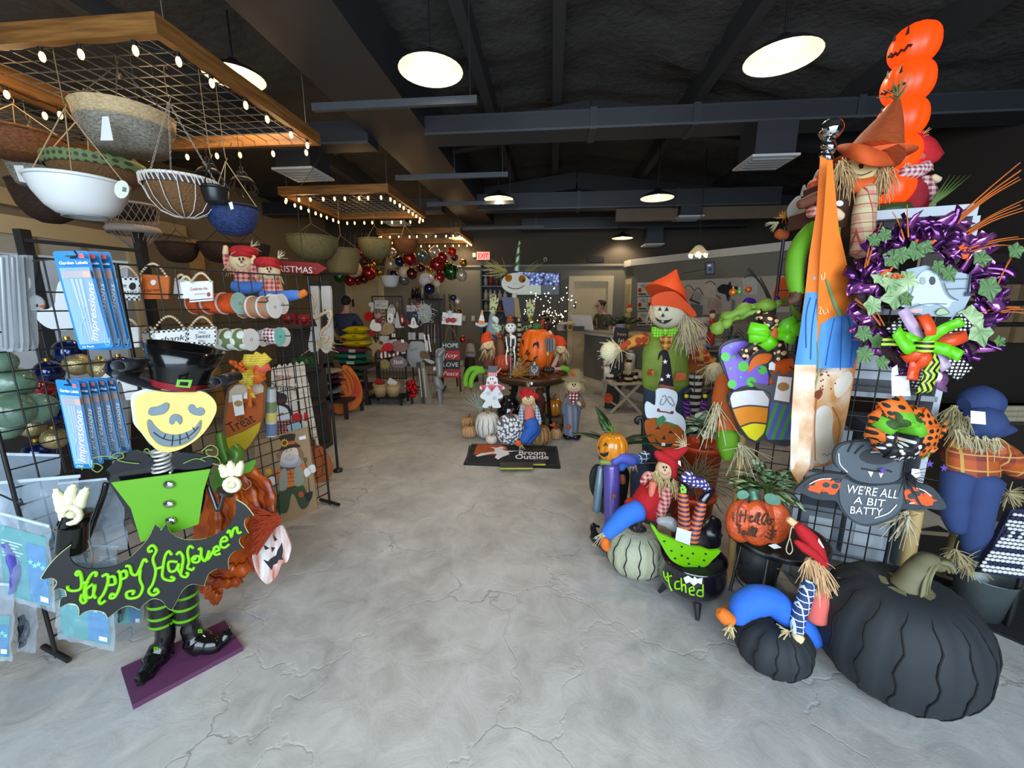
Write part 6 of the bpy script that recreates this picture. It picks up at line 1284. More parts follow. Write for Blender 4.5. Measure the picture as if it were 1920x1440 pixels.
def person(lab,base,face,shirtm,legm,hairm,h=1.62,arms=None,bun=False,glasses=False,lean=0.0,headdrop=0.0):
 0
 f=V(face).normalized();s=f.cross(V((0,0,1)));Z=V((0,0,1));b0=V(base);k=h/1.7
 t=Th('person',lab,'person',b0)
 def p(side,fwd,up):return b0+(s*side+f*fwd+Z*up)*k
 cx=lambda up:lean*max(0,up-.9)
 body=[[(('pel',p(0,0,.92)),.13*k),(('bel',p(0,cx(1.08),1.08)),.125*k),(('che',p(0,cx(1.3),1.30)),.145*k),(('nk',p(0,cx(1.46)+.01,1.46)),.062*k),(('hd0',p(0,cx(1.52)+.02,1.52)),.058*k)]]
 for i,sg in enumerate((-1,1)):
  body.append([('pel',0),(p(.10*sg,0,.84),.095*k),(p(.11*sg,.01,.48),.062*k),(p(.11*sg,-.02,.10),.042*k),(p(.11*sg,.10,.035),.032*k)])
  (e1,e2,e3),(h1,h2,h3)=arms[i]
  body.append([('che',0),(p(.175*sg,cx(1.38),1.38),.058*k),(p(e1,e2,e3),.042*k),(p(h1,h2,h3),.028*k)])
 v,e,r=chain(*body);skinned(t,'body',v,e,r,m('#c99a7c',.6,var=.04))
 sh=[[(('pel',p(0,0,.88)),.150*k),(('bel',p(0,cx(1.08),1.08)),.150*k),(('che',p(0,cx(1.3),1.30)),.163*k),(p(0,cx(1.44),1.43),.08*k)]]
 for i,sg in enumerate((-1,1)):
  (e1,e2,e3),_=arms[i];a=p(.175*sg,cx(1.38),1.38);c=p(e1,e2,e3);sh.append([('che',0),(a,.072*k),(a+(c-a)*.92,.062*k)])
 v,e,r=chain(*sh);skinned(t,'shirt',v,e,r,shirtm)
 tr=[[(('pel',p(0,0,.93)),.137*k)]]
 for sg in(-1,1):tr.append([('pel',0),(p(.10*sg,0,.84),.105*k),(p(.11*sg,.01,.48),.075*k),(p(.11*sg,-.01,.09),.062*k)])
 v,e,r=chain(*tr);skinned(t,'trousers',v,e,r,legm)
 for sg in(-1,1):B().ell(p(.11*sg,.06,.04),.05*k,.13*k,.045*k,12,Matrix((s,f,Z)).transposed()).O('shoe',INK,t)
 hc=p(0,cx(1.6)+.045,1.615-headdrop);R=Matrix((s,f,Z)).transposed()@Matrix.Rotation(-radians(headdrop*500),3,'X')
 b=B();b.ell(hc,.073*k,.093*k,.115*k,20,R);b.ell(hc+R@V((0,.03,-.06))*k,.05*k,.06*k,.055*k,14,R);b.T([hc+R@V((0,-.01,-.05))*k,p(0,cx(1.46)+.01,1.44)],[.055*k,.06*k],12);b.O('head',m('#cfa286',.6,var=.04),t)
 B().ell(hc+R@V((0,.096,-.012))*k,.014*k,.02*k,.026*k,10,R).O('nose',m('#c59378',.6),t)
 for sg in(-1,1):
  B().ell(hc+R@V((.03*sg,.085,.015))*k,.013*k,.006*k,.007*k,8,R).O('eye',INK,t);B().ell(hc+R@V((.074*sg,-.005,-.005))*k,.012*k,.022*k,.032*k,8,R).O('ear',m('#c59378',.6),t)
 B().ell(hc+R@V((0,.084,-.066))*k,.024*k,.008*k,.006*k,8,R).O('mouth',m('#9c5a50',.6),t)
 b=B();b.ell(hc+R@V((0,-.022,.03))*k,.083*k,.092*k,.10*k,20,R)
 if bun:b.ell(hc+R@V((0,-.11,.05))*k,.05*k,.05*k,.05*k,12,R)
 b.O('hair',hairm,t)
 if glasses:
  g=B()
  for sg in(-1,1):g.T([hc+R@V((.032*sg+.026*cos(q_),.098,.012+.018*sin(q_)))*k for q_ in[i_*pi/6 for i_ in range(12)]],.003,5,None,False,True);g.T([hc+R@V((.058*sg,.094,.014))*k,hc+R@V((.078*sg,0,.014))*k],.003,5)
  g.O('glasses',INK,t)
 for i in range(2):
  hp=p(*arms[i][1]);ep=p(*arms[i][0]);e=(hp-ep).normalized();sd=e.cross(Z).normalized()if abs(e.z)<.95 else s;up=sd.cross(e)
  b=B();b.ell(hp+e*.03,.04*k,.045*k,.018*k,12,Matrix((sd,e,up)).transposed())
  for j in range(4):o_=(j-1.5)*.018*k;ll=(.055,.065,.06,.045)[j]*k;b.T(spl([hp+e*.06+sd*o_,hp+e*(.06+ll*.6)+sd*o_*1.1-up*.004,hp+e*(.06+ll)+sd*o_*1.1-up*.018],3),[.009*k,.008*k,.006*k],7)
  sg=-1 if i else 1;b.T(spl([hp+e*.01+sd*.03*sg,hp+e*.04+sd*.052*sg-up*.004,hp+e*.07+sd*.056*sg-up*.012],3),[.011*k,.009*k,.007*k],7)
  b.O('hand',m('#cfa286',.6,var=.04),t)
 return t
cp=P(1133,600,8.15);fdir=(V((-.80,-.52,0))).normalized()
t=person('person in dark green tee and glasses standing behind the counter, looking down and typing',(cp.x,cp.y,0),fdir,m('#4f5240',.8,var=.06),m('#2b2c33',.8),m('#3a2a1f',.7,bump=.4),1.56,(((-.28,.05,1.12),(-.14,.34,1.04)),((.28,.05,1.12),(.12,.36,1.04))),True,True,.12,.02)
cp=P(652,640,6.9)
t=person('person with short dark hair in navy checked shirt, seen from behind by the yellow bags',(cp.x,cp.y,0),FH+RT*.15,pat('gingham','#2b3350','#39425f',s=.03),m('#1d2230',.8),m('#241a15',.7,bump=.4),1.60,(((-.30,.0,1.12),(-.24,.14,.92)),((.30,.02,1.14),(.26,.3,1.14))),False,False,.05)
#counter top goods
TZc=1.02
def onc(x,y):p=onz(x,y,TZc);return p
q=pl(1090,620,7.55,-12)
t=Th('monitor','pale back of a computer monitor on the counter before the clerk','computer',q.H(1090,622));B().S(q,cr(1040,440,6.4)("185,960 440,968 475,1172 275,1180"),.03).O('screen_back',m('#c3bfb8',.5),t);p=q.H(1094,624);B().bx((p.x-.04,p.y+.0,TZc),(p.x+.04,p.y+.05,p.z+.05)).O('stand',m('#8d8a86',.5),t);B().bx((p.x-.12,p.y-.06,TZc),(p.x+.12,p.y+.1,TZc+.012)).O('foot',m('#8d8a86',.5),t)
p=onc(1122,618);So(B().box((p.x,p.y,TZc+.015),.36,.14,.025),'keyboard','black keyboard under the hands of the clerk','keyboard',BLACK)
p=P(1049,625,7.5);p.z=TZc
t=Th('cake_stand','white cake stand riser with small candles on the counter end','stand',p);zz=P(1049,604,7.5).z
B().L((p.x,p.y,0),[(0,zz),(.26,zz),(.27,zz-.012),(.25,zz-.03),(.10,zz-.05),(.085,zz-.09),(.085,TZc+.02),(.13,TZc),(0,TZc)],28).O('stand',m('#dedbd4',.35),t)
for i,(x,y,r,hh,col,lab)in enumerate(((1030,603,.03,.05,'#cfc6b6','small frosted candle on the cake stand edge'),(1040,603,.035,.075,'#d6b98a','amber tumbler candle on the cake stand'),(1052,603,.035,.08,'#dccfae','cream candle with white lid on the cake stand'))):
 pp_=P(x,y,7.45);t=Th('jar_candle',lab,'candle',V((pp_.x,pp_.y,zz)),'candles on the cake stand');B().L((pp_.x,pp_.y,zz),[(0,0),(r,0),(r,hh),(0,hh)],16).O('jar',m(col,.2),t);B().L((pp_.x,pp_.y,zz+hh),[(r*.9,0),(r*.9,.015),(0,.015)],14).O('lid',WHITE,t)
def jar(x,y,d,z,r,hh,col,lab,grp,lid='#2a2522',rough=.15,labelc=None):
 p=P(x,y,d);t=Th('jar_candle',lab,'candle',V((p.x,p.y,z)),grp)
 B().L((p.x,p.y,z),[(0,0),(r*.95,0),(r,.008),(r,hh*.9),(r*.9,hh),(0,hh)],18).O('jar',m(col,rough),t)
 if lid:B().L((p.x,p.y,z+hh),[(r*.95,0),(r*.95,hh*.14),(0,hh*.14)],16).O('lid',m(lid,.4),t)
 if labelc:B().box(V((p.x,p.y,z+hh*.5))-FH*(r+.002),r*1.1,.004,hh*.5,RF).O('label',m(labelc,.6),t)
 return t
jar(1068,632,7.3,TZc,.055,.15,'#c9a866','yellow jar candle with dark leaf label on the counter','candles on the counter','#e6dfd0',labelc='#4a4030')
for x0,y0,x1,y1,d,col,lab in((1075,623,1095,632,7.3,'#3a3440','dark patterned box on the counter before the monitor'),(1067,604,1088,614,7.6,'#cfc9bf','white carton leaning behind the yellow candle'),(1030,612,1043,622,7.5,'#b9b2a6','small beige card box by the cake stand')):
 a=P(x0,y1,d);c=P(x1,y0,d);c.z=max(c.z,TZc+.08);So(B().bx((a.x,a.y,TZc),(c.x,c.y+.12,c.z)),'counter_box',lab,'box',m(col,.6,var=.15,sc=40),'boxes on the counter')
p=P(1150,640,7.05);So(B().bx((p.x-.02,p.y-.02,TZc),(p.x+.03,p.y+.03,P(1150,612,7.05).z)),'receipt_printer','slim white device at the counter edge near the black porch board','device',m('#c9c5bd',.5))
b=B();p=onc(1163,622);p.z=TZc
for k in range(22):e=(UP*Un(.3,1)+RT*Ga(0,.6)+FH*Ga(0,.5));b.R([p+UP*.12,p+UP*.12+e*.12,p+UP*.12+e*.22-UP*.05],e.cross(FH),[.02,.09,.01],.002)
t=Th('potted_plant','dark green leafy plant on the counter beside the office door','plant',p);b.O('leaves',m('#2b3a24',.35,var=.2),t);B().L(p,[(0,0),(.07,0),(.09,.14),(0,.14)],16).O('pot',m('#8d7f9c',.5),t)
t=Th('scarecrow_doll','small tan scarecrow doll with orange hat against the cream office door','doll',P(1181,622,7.3));d=7.3
Lm(t,'body',[(1178,588),(1176,600),(1174,620)],d,[5,8,7],m('#a9925c',.8));h=Head(1180,581,6,6,d).build(t,FLESH);Lm(t,'hat',[(1180,577),(1180,571)],d,[6,2],OHAT);p=P(1174,618,d);B().T([p,V((p.x,p.y,TZc))],.015,6).O('rod',BRN,t)
#black halloween porch board with spiral, easel
q=plf(1143,768,-8,3)
t=Th('porch_board','tall black happy halloween porch board with orange spiral leaning at the counter','sign',q.H(1143,768));B().S(q,[(1153,613),(1180,616),(1158,768),(1133,765)],.02).O('board',m('#17120f',.6),t)
b=B();Tx(b,'happy',q,(1157,628),(1175,629),5,None,.003);Tx(b,'H',q,(1159,643),(1169,644),9,None,.003);b.O('lettering',m('#d9a98a',.6),t)
for r in(7,5):Ln(t,'spiral',q,[[(1141+r*cos(a*.5),747+r*1.15*sin(a*.5))for a in range(14)]],.012,m('#d9531c',.6),.003)
B().S(q,circ(1141,747,4),.003,.003).O('pumpkin_face',m('#d9531c',.6),t)
#tray table with candles and shelf behind
d=5.7;z0=P(1167,716,d).z;TC=P(1167,716,d)
TW=m('#b5ad98',.6,var=.06)
t=Th('tray_table','pale folding tray table with crossed legs and dark candles on top','table',(TC.x,TC.y,0));hw=pxm(32,d)
ux=V((cos(.25),sin(.25),0));uy=V((-sin(.25),cos(.25),0));Rz=Matrix.Rotation(.25,3,'Z')
B().box(TC,hw*2,.36,.025,Rz).O('tabletop',TW,t)
for sy in(-.15,.15):
 for sx in(-1,1):
  a=TC+uy*sy+ux*hw*.78*sx-V((0,0,.012));c=V((TC.x,TC.y,0))+uy*sy-ux*hw*.88*sx+(uy*.012*sx);B().bar(a,c,.022,.035).O('leg',TW,t)
for sx in(-1,1):c=V((TC.x,TC.y,.12))-ux*hw*.62*sx;B().bar(c-uy*.16,c+uy*.16,.02,.02).O('stretcher',TW,t)
for k,(dx,dy,r,hh,col,lab,lbl)in enumerate(((-.20,-.02,.055,.10,'#cfc5bd','pale box candle with two black marks on the tray table','#2a2522'),(-.06,-.05,.05,.11,'#231713','dark jar candle second on the tray table',None),(.06,-.06,.065,.095,'#1c1512','wide black jar candle on the tray table front','#c9b08a'),(.17,-.02,.05,.12,'#201815','black jar candle on the tray table end','#d9cdb8'),(-.08,.10,.05,.2,'#d9d2cc','clear candle glass at the tray table back',None),(-.19,.11,.045,.19,'#e4dfe0','white candle glass behind the pale box candle',None))):
 p=TC+ux*dx+uy*dy;t2=Th('jar_candle',lab,'candle',V((p.x,p.y,z0+.0125)),'candles on the tray table');B().L((p.x,p.y,z0+.0125),[(0,0),(r,0),(r,hh),(r*.9,hh),(r*.9,hh*.8),(0,hh*.8)],18).O('jar',m(col,.15),t2)
 if lbl:B().L((p.x,p.y,z0+.03),[(r*1.01,hh*.2),(r*1.01,hh*.55)],18).O('label',m(lbl,.6),t2)
d=6.0;z1=P(1190,699,d).z;TC=k0+kd*1.75-kn*.24;TC.z=z1;Rb=Matrix((kd,kn,V((0,0,1)))).transposed()
t=Th('candle_bench','long pale bench table full of candle jars behind the orange-hatted scarecrow','table',(TC.x,TC.y,0));B().box(TC,1.1,.36,.03,Rb).O('tabletop',TW,t)
for sx in(-.5,.5):
 for sy in(-.14,.14):p=TC+kd*sx+kn*sy;B().bx((p.x-.02,p.y-.02,0),(p.x+.02,p.y+.02,z1-.015)).O('leg',TW,t)
for k,(x,y,r,hh,col,lid,lab)in enumerate(((1163,0,.085,.10,'#c9bfb8','#b8742f','jar with copper fluted lid on the bench'),(1178,0,.07,.17,'#cfc6b4',None,'speckled tumbler candle on the bench'),(1192,0,.075,.17,'#b08d46','#3a2c1a','amber jar on the bench'),(1205,0,.06,.14,'#d6cdbc','#2a2522','cream jar behind the scarecrow sleeve'),(1196,.2,.07,.27,'#c3c1bb','#9aa0a4','tall white diffuser bottle at the back of the bench'),(1183,.2,.07,.26,'#b9b6ae','#c9c9c6','square grey diffuser bottle at the back of the bench'))):
 p=TC+kd*((x-1206)/82)+kn*(y*.6-.06)+V((0,0,.015));t2=Th('bench_jar',lab,'jar',p,'jars on the bench');B().L(p,[(0,0),(r,0),(r*1.02,hh*.8),(r*.6,hh),(0,hh)],18).O('jar',m(col,.2,var=.2,sc=60),t2)
 if lid:B().L(p+V((0,0,hh)),[(r*.7,0),(r*.75,.03),(0,.035)],14).O('lid',m(lid,.3,.5),t2)
#office wall display: packages, poster panel, award
dW=(W2-W1).normalized();nW=V((dW.y,-dW.x,0))if V((dW.y,-dW.x)).dot(V((0,-1)))>0 else V((-dW.y,dW.x,0))
QW=Pl(V((W1.x,W1.y,1.2))+nW*.02,nW);QW2=pl(1350,560,5.2,-4)
for r_ in range(3):
 for c_ in range(3):
  x0=1195+c_*18.6;y0=530-r_*0+r_*27.5-c_*.6
  t=Th('craft_package','white craft package with red badge, %s row, %s from the office door'%(['top','middle','bottom'][r_],['nearest','second','third'][c_]),'package',QW.H(x0+9,y0+25),'craft packages on the office wall')
  B().S(QW,[(x0,y0),(x0+17.5,y0-.6),(x0+17.5,y0+25),(x0,y0+25.5)],.015,.015).O('card',m('#c9c3bb',.6),t);B().S(QW,circ(x0+4.5,y0+14,3.4,4),.002,.018).O('badge',m('#a3301c',.6),t);B().S(QW,[(x0+2,y0+20),(x0+16,y0+20),(x0+16,y0+23),(x0+2,y0+23)],.002,.018).O('title_bar',m('#3d4a34',.6),t);B().S(QW,sm([(x0+6,y0+4),(x0+14,y0+3),(x0+15,y0+9),(x0+8,y0+10)]),.001,.0175).O('picture',m('#9aa39a',.6,var=.2),t)
q=QW2
t=Th('pinboard','beige display panel on the office wall behind the hanging bags','panel',q.H(1350,600));B().S(q,[(1262,527),(1480,515),(1480,585),(1262,592)],.02).O('panel',m('#a99a86',.7,var=.05),t);p=q.H(1350,590,-.02)
for x in(1275,1420):p=q.H(x,588,-.02);B().T([p,V((p.x,p.y,0))],.015,6).O('leg',m('#5a4a3a',.6),t)
for nm,pts,col,lab in(('tote_bag',[(1283,540),(1302,545),(1294,572),(1272,565)],'#b08a78','pink tan fabric bag hanging on the beige panel'),('tote_bag',[(1302,545),(1318,552),(1312,571),(1292,563)],'#8f867a','grey striped fabric bag tipped on the beige panel'),('tea_towel',[(1322,532),(1342,534),(1342,560),(1320,558)],'#b5a38e','cream tea towel with faint print on the beige panel'),('tea_towel',[(1330,558),(1352,560),(1352,578),(1328,578)],'#a98a74','tan tea towel lowest on the beige panel'),('tea_towel',[(1394,522),(1420,520),(1420,552),(1395,552)],'#b9b2a4','pale tea towel at the far end of the beige panel')):
 t=Th(nm,lab,'textile',q.H(sum(p[0]for p in pts)/4,max(p[1]for p in pts)),'textiles on the beige panel');B().S(q,pts,.012,.016).O('cloth',m(col,.85,var=.08),t);B().K(q,[pts[0],((pts[0][0]+pts[1][0])/2,min(pts[0][1],pts[1][1])-5),pts[1]],.004,.012).O('loop',INK,t)
 if col=='#8f867a':B().S(q,[(1294,560),(1313,568),(1312,571),(1292,563)],.001,.018).O('stripe',INK,t)
t=Th('witch_hat','black felt witch hat pinned on the beige panel','hat',q.H(1360,560));B().S(q,sm([(1347,540),(1356,533),(1366,534),(1370,528),(1372,537),(1382,537),(1382,545),(1370,550),(1366,560),(1362,552),(1350,548)]),.03,.035).O('hat',m('#141213',.8),t)
b=B();b.K(q,[(1362,545),(1366,565),(1372,545)],.005,.036);b.O('cord',INK,t)
t=Th('framed_award','small framed blue and white certificate under the office crown trim','picture frame',QW2.H(1331,515));q3=pl(1331,503,5.6,-6)
t.location=q3.H(1331,516);LOC[t.name]=q3.H(1331,516)
B().S(q3,[(1322.5,491),(1340,490),(1340,515),(1322.5,516)],.02).O('frame',m('#2b2d33',.5),t);B().S(q3,[(1325,494),(1338,493),(1338,512),(1325,513)],.002,.003).O('picture',m('#5d6b8c',.4),t);B().S(q3,star(1331.5,505,4.5,2),.001,.005).O('star_print',m('#26324f',.5),t);B().S(q3,[(1327,496),(1333,496),(1333,499),(1327,499)],.001,.005).O('white_print',WHITE,t)
p=q3.H(1331,503,-.02);B().T([p,p+FH*.9],.006,5).O('wall_bracket',BLACK,t)
for x0,y0,x1,y1,d,lab in((1296,569,1318,598,4.8,'bright glass block beside the scarecrow hat brim'),(1372,560,1378,590,4.8,'narrow bright glass pane beside the green cloth')):
 q=pl(x0,y1,d);t=Th('mirror',lab,'mirror',q.H((x0+x1)/2,y1),'mirrors on the gift shelves');B().S(q,[(x0,y0),(x1,y0+4),(x1-2,y1),(x0,y1)],.01).O('glass',m('#e6eef4',.05,.9,var=0),t);B().S(q,[(x0-1,y0-1),(x1+1,y0+3),(x1-1,y1+1),(x0-1,y1+1)],.008,-.012).O('backing',m('#8d8577',.6),t)
 p=q.H((x0+x1)/2,y1,-.015);B().T([p,V((p.x,p.y,0))],.01,6).O('leg',BLACK,t)
c=P(1345,700,4.78)
t=Th('gift_shelf','open gift shelf of home signs and small boxes behind the scarecrow right arm','shelf',(c.x,c.y,0))
for z in(.02,.5,.95,1.25):B().bx((c.x-.5,c.y-.05,z),(c.x+.55,c.y+.3,z+.025)).O('shelf_board',m('#6a5f52',.6),t)
for x in(-.5,.53):B().bx((c.x+x,c.y-.05,0),(c.x+x+.025,c.y+.3,1.28)).O('side_post',m('#4a4038',.6),t)
q=pl(1310,650,4.75);t=Sg('home_sign','white sign with black our home lettering on the gift shelf',q,[(1278,615),(1327,612),(1322,648),(1280,650)],.015,m('#cbbfb2',.6),'sign')
b=B();Tx(b,'Our',q,(1300,626),(1319,624),7,None,.002,shear=.4);Tx(b,'HOME',q,(1283,645),(1312,644),13,None,.002);b.O('lettering',INK,t)
d=4.7;t=fig('holiday_doll','red and brown holiday doll sitting on the gift shelf end','doll',1330,655,d)
Lm(t,'body',[(1335,605),(1334,622),(1332,645)],d,[4,6,7],m('#a3241c',.7));Lm(t,'arm',[(1334,616),(1326,630),(1313,636)],d,[3,3,2.5],m('#7a3a26',.7));Head(1336,592,5,6,d).build(t,FLESH);Lm(t,'hat',[(1336,587),(1335,582)],d,[5,4],m('#4a2a1c',.7));Lm(t,'blue_legs',[(1330,648),(1318,650)],d,[5,5],m('#3a5a8a',.7));Lm(t,'red_scarf',[(1334,600),(1336,606)],d-.05,[4.5,5],m('#b5201c',.7))
for i,(x,y,w_,h_,col,lab)in enumerate(((1310,603,30,12,'#bcb4aa','pale carton on the top gift shelf'),(1300,690,26,18,'#a3561c','orange leaf box low on the gift shelf'),(1325,700,22,16,'#7d5a3c','brown parcel low on the gift shelf'),(1322,676,28,10,'#b8b2a8','folded pale cloth on the gift shelf'),(1295,672,18,14,'#8d3a1c','rust wreath box on the gift shelf'))):
 p=P(x,y+h_/2,4.85);So(B().box((p.x,p.y,p.z+pxm(h_/2,4.85)),pxm(w_,4.85),.16,pxm(h_,4.85)).box((p.x,p.y,p.z+pxm(h_,4.85)+.005),pxm(w_,4.85)*1.04,.17,.012),'gift_box',lab,'box',m(col,.7,var=.2,sc=40),'boxes on the gift shelf')
#christmas racks
cX=cr(680,550,9.6)
def rack(x0,x1,yt,d,lab):
 a,c=P(x0,640,d),P(x1,640,d);zt=P(x0,yt,d).z;t=Th('display_rack',lab,'display rack',((a.x+c.x)/2,a.y,0),'black display racks')
 for p in(a,c):B().T([(p.x,p.y,.06),(p.x,p.y,zt)],.014,6).O('upright',BLACK,t);B().bar((p.x,p.y-.3,.06),(p.x,p.y+.25,.06),.03,.03).O('foot',BLACK,t);B().ell((p.x,p.y-.28,.03),.03).ell((p.x,p.y+.22,.03),.03).O('caster',m('#9a9a9a',.3,.5),t)
 for f in(1,.8,.6,.4,.2):B().T([(a.x,a.y,zt*f),(c.x,c.y,zt*f)],.01,6).O('rail',BLACK,t)
 g=B()
 for k in range(1,9):x=a.x+(c.x-a.x)*k/9;y=a.y+(c.y-a.y)*k/9;g.T([(x,y,.2),(x,y,zt)],.004,4)
 g.O('wire_grid',BLACK,t);return t
rack(703,758,556,6.35,'black wire display rack crowded with white christmas signs');rack(772,826,560,6.7,'black wire display rack with candles and silver wreath')
DX=6.2
GRYW=m('#c4c2bd',.6,var=.06);SIL=m('#a9aaa8',.4,.4,var=.15);KR=m('#a3151c',.5);BURLX=m('#a8926c',.8,var=.15)
def xs(nm,s,mat,lab,d=DX,t_=.012,smooth=True,cat='ornament',extra=(),grp='christmas pieces on the racks',yaw=0,hang=True):
 pts=cX(s);q=pl(sum(p[0]for p in pts)/len(pts),sum(p[1]for p in pts)/len(pts),d,yaw)
 t=Th(nm,lab,cat,q.H(sum(p[0]for p in pts)/len(pts),max(p[1]for p in pts)),grp)
 B().S(q,sm(pts,3)if smooth else pts,t_).O('board',mat,t)
 for nm2,s2,m2,o in extra:
  p2=cX(s2);B().S(q,sm(p2,3)if(smooth and len(p2)>4)else p2,.004,o).O(nm2,m2,t)
 if hang:
  tx,ty=sum(p[0]for p in pts)/len(pts),min(p[1]for p in pts);a=q.H(tx,ty+2,-t_);B().T([a,a+FH*.24],.003,4).O('peg',BLACK,t)
 return t,q
t,q=xs('christmas_sign',"222,125 462,130 445,280 220,275",GRYW,'white christmas sign with black print at the top of the rack',smooth=False,cat='sign')
b=B();Tx(b,'FIRST',q,cX("240,235")[0],cX("330,235")[0],5,None,.002);Tx(b,'christmas',q,cX("250,170")[0],cX("430,170")[0],3.5,None,.002);Tx(b,'home',q,cX("340,240")[0],cX("430,240")[0],4,None,.002);b.O('lettering',INK,t)
xs('reindeer_cutout',"110,180 150,160 185,170 200,220 190,330 160,345 140,300 150,250 110,225",GRYW,'white reindeer cut-out at the upper corner of the rack')
t,q=xs('joy_ornament',"490,355 540,380 550,450 530,520 490,540 450,500 440,430 455,375",WHITE,'white oval joy ornament with snowflake',6.12)
b=B();Tx(b,'J',q,cX("480,412")[0],cX("492,412")[0],3,None,.002);Tx(b,'Y',q,cX("482,528")[0],cX("500,528")[0],3,None,.002);b.K(q,cX("465,460 510,460"),.006,.002);b.K(q,cX("488,430 488,490"),.006,.002);b.O('lettering',INK,t)
xs('snowman_cutout',"470,250 520,200 570,250 590,330 560,420 600,480 580,540 520,530 440,380",GRYW,'white snowman cut-out in knitted cap behind the joy ornament',extra=(('cap',"480,250 520,195 565,250 520,265",m('#8d7d78',.7),.003),))
xs('rabbit_cutout',"600,140 615,175 635,135 650,190 645,240 600,240 590,180",m('#7a6248',.7),'brown rabbit eared cut-out high on the rack')
xs('gnome_cutout',"690,385 735,430 740,520 700,545 680,480",KR,'small red and white gnome cut-out',extra=(('beard',"690,440 725,450 720,520 700,510",WHITE,.003),))
xs('white_tree',"615,330 650,420 680,580 745,600 730,615 580,610 600,420",GRYW,'white slim tree cut-out on a base at the middle of the rack')
xs('burlap_stocking',"420,520 520,530 570,640 560,700 430,750 310,720 340,620",BURLX,'tan burlap stocking cut-out hanging low on the rack')
xs('snowman_plaque',"180,475 215,480 225,530 300,540 330,600 310,680 180,670 130,620 140,550",WHITE,'white snowman plaque at the rack edge',6.1)
xs('red_bauble_cutout',"25,400 60,340 130,330 180,390 170,470 100,505 45,480",m('#b5121a',.25),'red disc ornament beside the rack near the customer',6.15)
xs('red_bow',"95,690 160,650 210,690 220,750 160,780 110,740",KR,'small red bow at the rack edge above the burlap star')
xs('burlap_star',"150,790 210,860 240,900 300,830 290,910 370,930 330,1000 350,1040 260,1010 180,1150 170,1020 110,960 180,900",BURLX,'tan burlap reindeer cut-out over the yellow bags',6.05)
xs('red_poinsettia',"350,960 420,900 500,910 545,960 520,1030 430,1040 340,1050",m('#c4151a',.5),'bright red poinsettia cluster at the middle of the rack',6.05,.05)
t,q=xs('striped_bow',"320,1080 420,1050 500,1110 620,1050 640,1110 520,1140 400,1160 330,1170",pat('vstripe','#6a1420','#e8e2e0',s=.06),'dark red and white striped bow low on the rack',6.05,.04)
xs('wreath_rose',"520,900 640,850 780,880 820,960 760,1040 620,1060 530,1000",m('#8d6a68',.8,var=.25,sc=60),'dusty rose yarn wreath on the rack',6.08,.04,extra=(('hole_print',"690,830 745,835 740,890 695,885",WHITE,.003),))
t,q=xs('noel_wreath',"510,1180 640,1130 760,1190 800,1280 720,1340 560,1330 500,1250",m('#7d6a70',.8,var=.25,sc=60),'mauve yarn noel sign low on the rack',6.05,.04)
b=B();Tx(b,'Noel',q,cX("560,1280")[0],cX("740,1260")[0],9,None,.004,shear=.3,bold=.02);b.O('lettering',m('#d8d2d0',.6),t)
xs('gold_leaf_piece',"320,1230 380,1190 440,1210 490,1260 470,1340 380,1360 330,1310",m('#8d854a',.6,var=.2),'olive gold leaf ornament low on the rack',6.05)
xs('white_lodge',"300,770 470,770 470,830 380,870 300,850",GRYW,'white lodge cut-out row at the rack middle',smooth=False);xs('present_block',"525,725 585,725 585,790 525,790",WHITE,'small white gift block ornament',smooth=False,extra=(('ribbon',"550,725 560,725 560,790 550,790",INK,.003),))
xs('white_house',"360,870 600,820 640,870 380,930",GRYW,'white village strip above the poinsettia',smooth=False);xs('white_candle_block',"690,1020 760,1010 770,1080 700,1090",WHITE,'white striped block at the rack corner',smooth=False,extra=(('stripe',"700,1045 760,1040 760,1055 700,1060",INK,.003),))
xs('angel_cutout',"210,370 240,380 300,350 330,420 280,450 220,430",m('#b08a84',.7),'pinkish angel cut-out at the rack left side');xs('santa_cutout',"250,450 330,470 340,540 270,530",m('#7a2026',.6),'dark red santa cap cut-out beside the snowman plaque')
xs('dark_red_strip',"350,300 400,300 400,520 350,520",pat('stripe','#5a1620','#a98a84',s=.05),'dark red striped ladder strip on the rack',smooth=False)
D2=6.5
xs('white_block_sign',"790,215 945,215 945,325 790,325",GRYW,'white slat block with cross lines atop the second rack',D2,smooth=False,extra=(('cross_line',"790,268 945,268 945,274 790,274",INK,.003),('cross_line',"862,215 868,215 868,325 862,325",INK,.003)))
xs('santa_figure',"955,190 990,165 1030,185 1050,250 1010,310 960,290",KR,'red santa cut-out atop the second rack',D2)
t,q=xs('silver_wreath',"1080,200 1150,195 1230,280 1240,420 1180,520 1100,530 1010,460 1000,330",m('#8d9492',.4,.3,var=.3,sc=80),'silver white frosted wreath on the second rack',6.4,.03);b=B()
for k in range(110):x,y=cX([(1120+110*Ga(0,.55),360+140*Ga(0,.5))])[0];b.U(q.H(x,y,.0),q.n*.4+RT*Ga(0,1)+UP*Ga(0,1),1,.1,.1,.007)
b.O('frosted_tips',m('#d5dcd8',.5),t,None,'stuff')
t,q=xs('snowman_rocker',"890,440 930,440 950,500 970,560 1005,590 960,625 880,620 810,575 860,560 870,500",WHITE,'white snowman rocker with black buttons',6.3)
for x,y in((918,515),(918,550)):De(t,'button',q,circ(*cX([(x,y)])[0],1),INK,.002)
xs('navy_panel',"790,335 1000,335 1000,500 790,500",m('#26304a',.6),'navy night scene panel behind the snowman rocker',D2,smooth=False);xs('santa_hat',"780,460 840,520 830,560 770,540",KR,'red santa cap left of the snowman rocker',6.4)
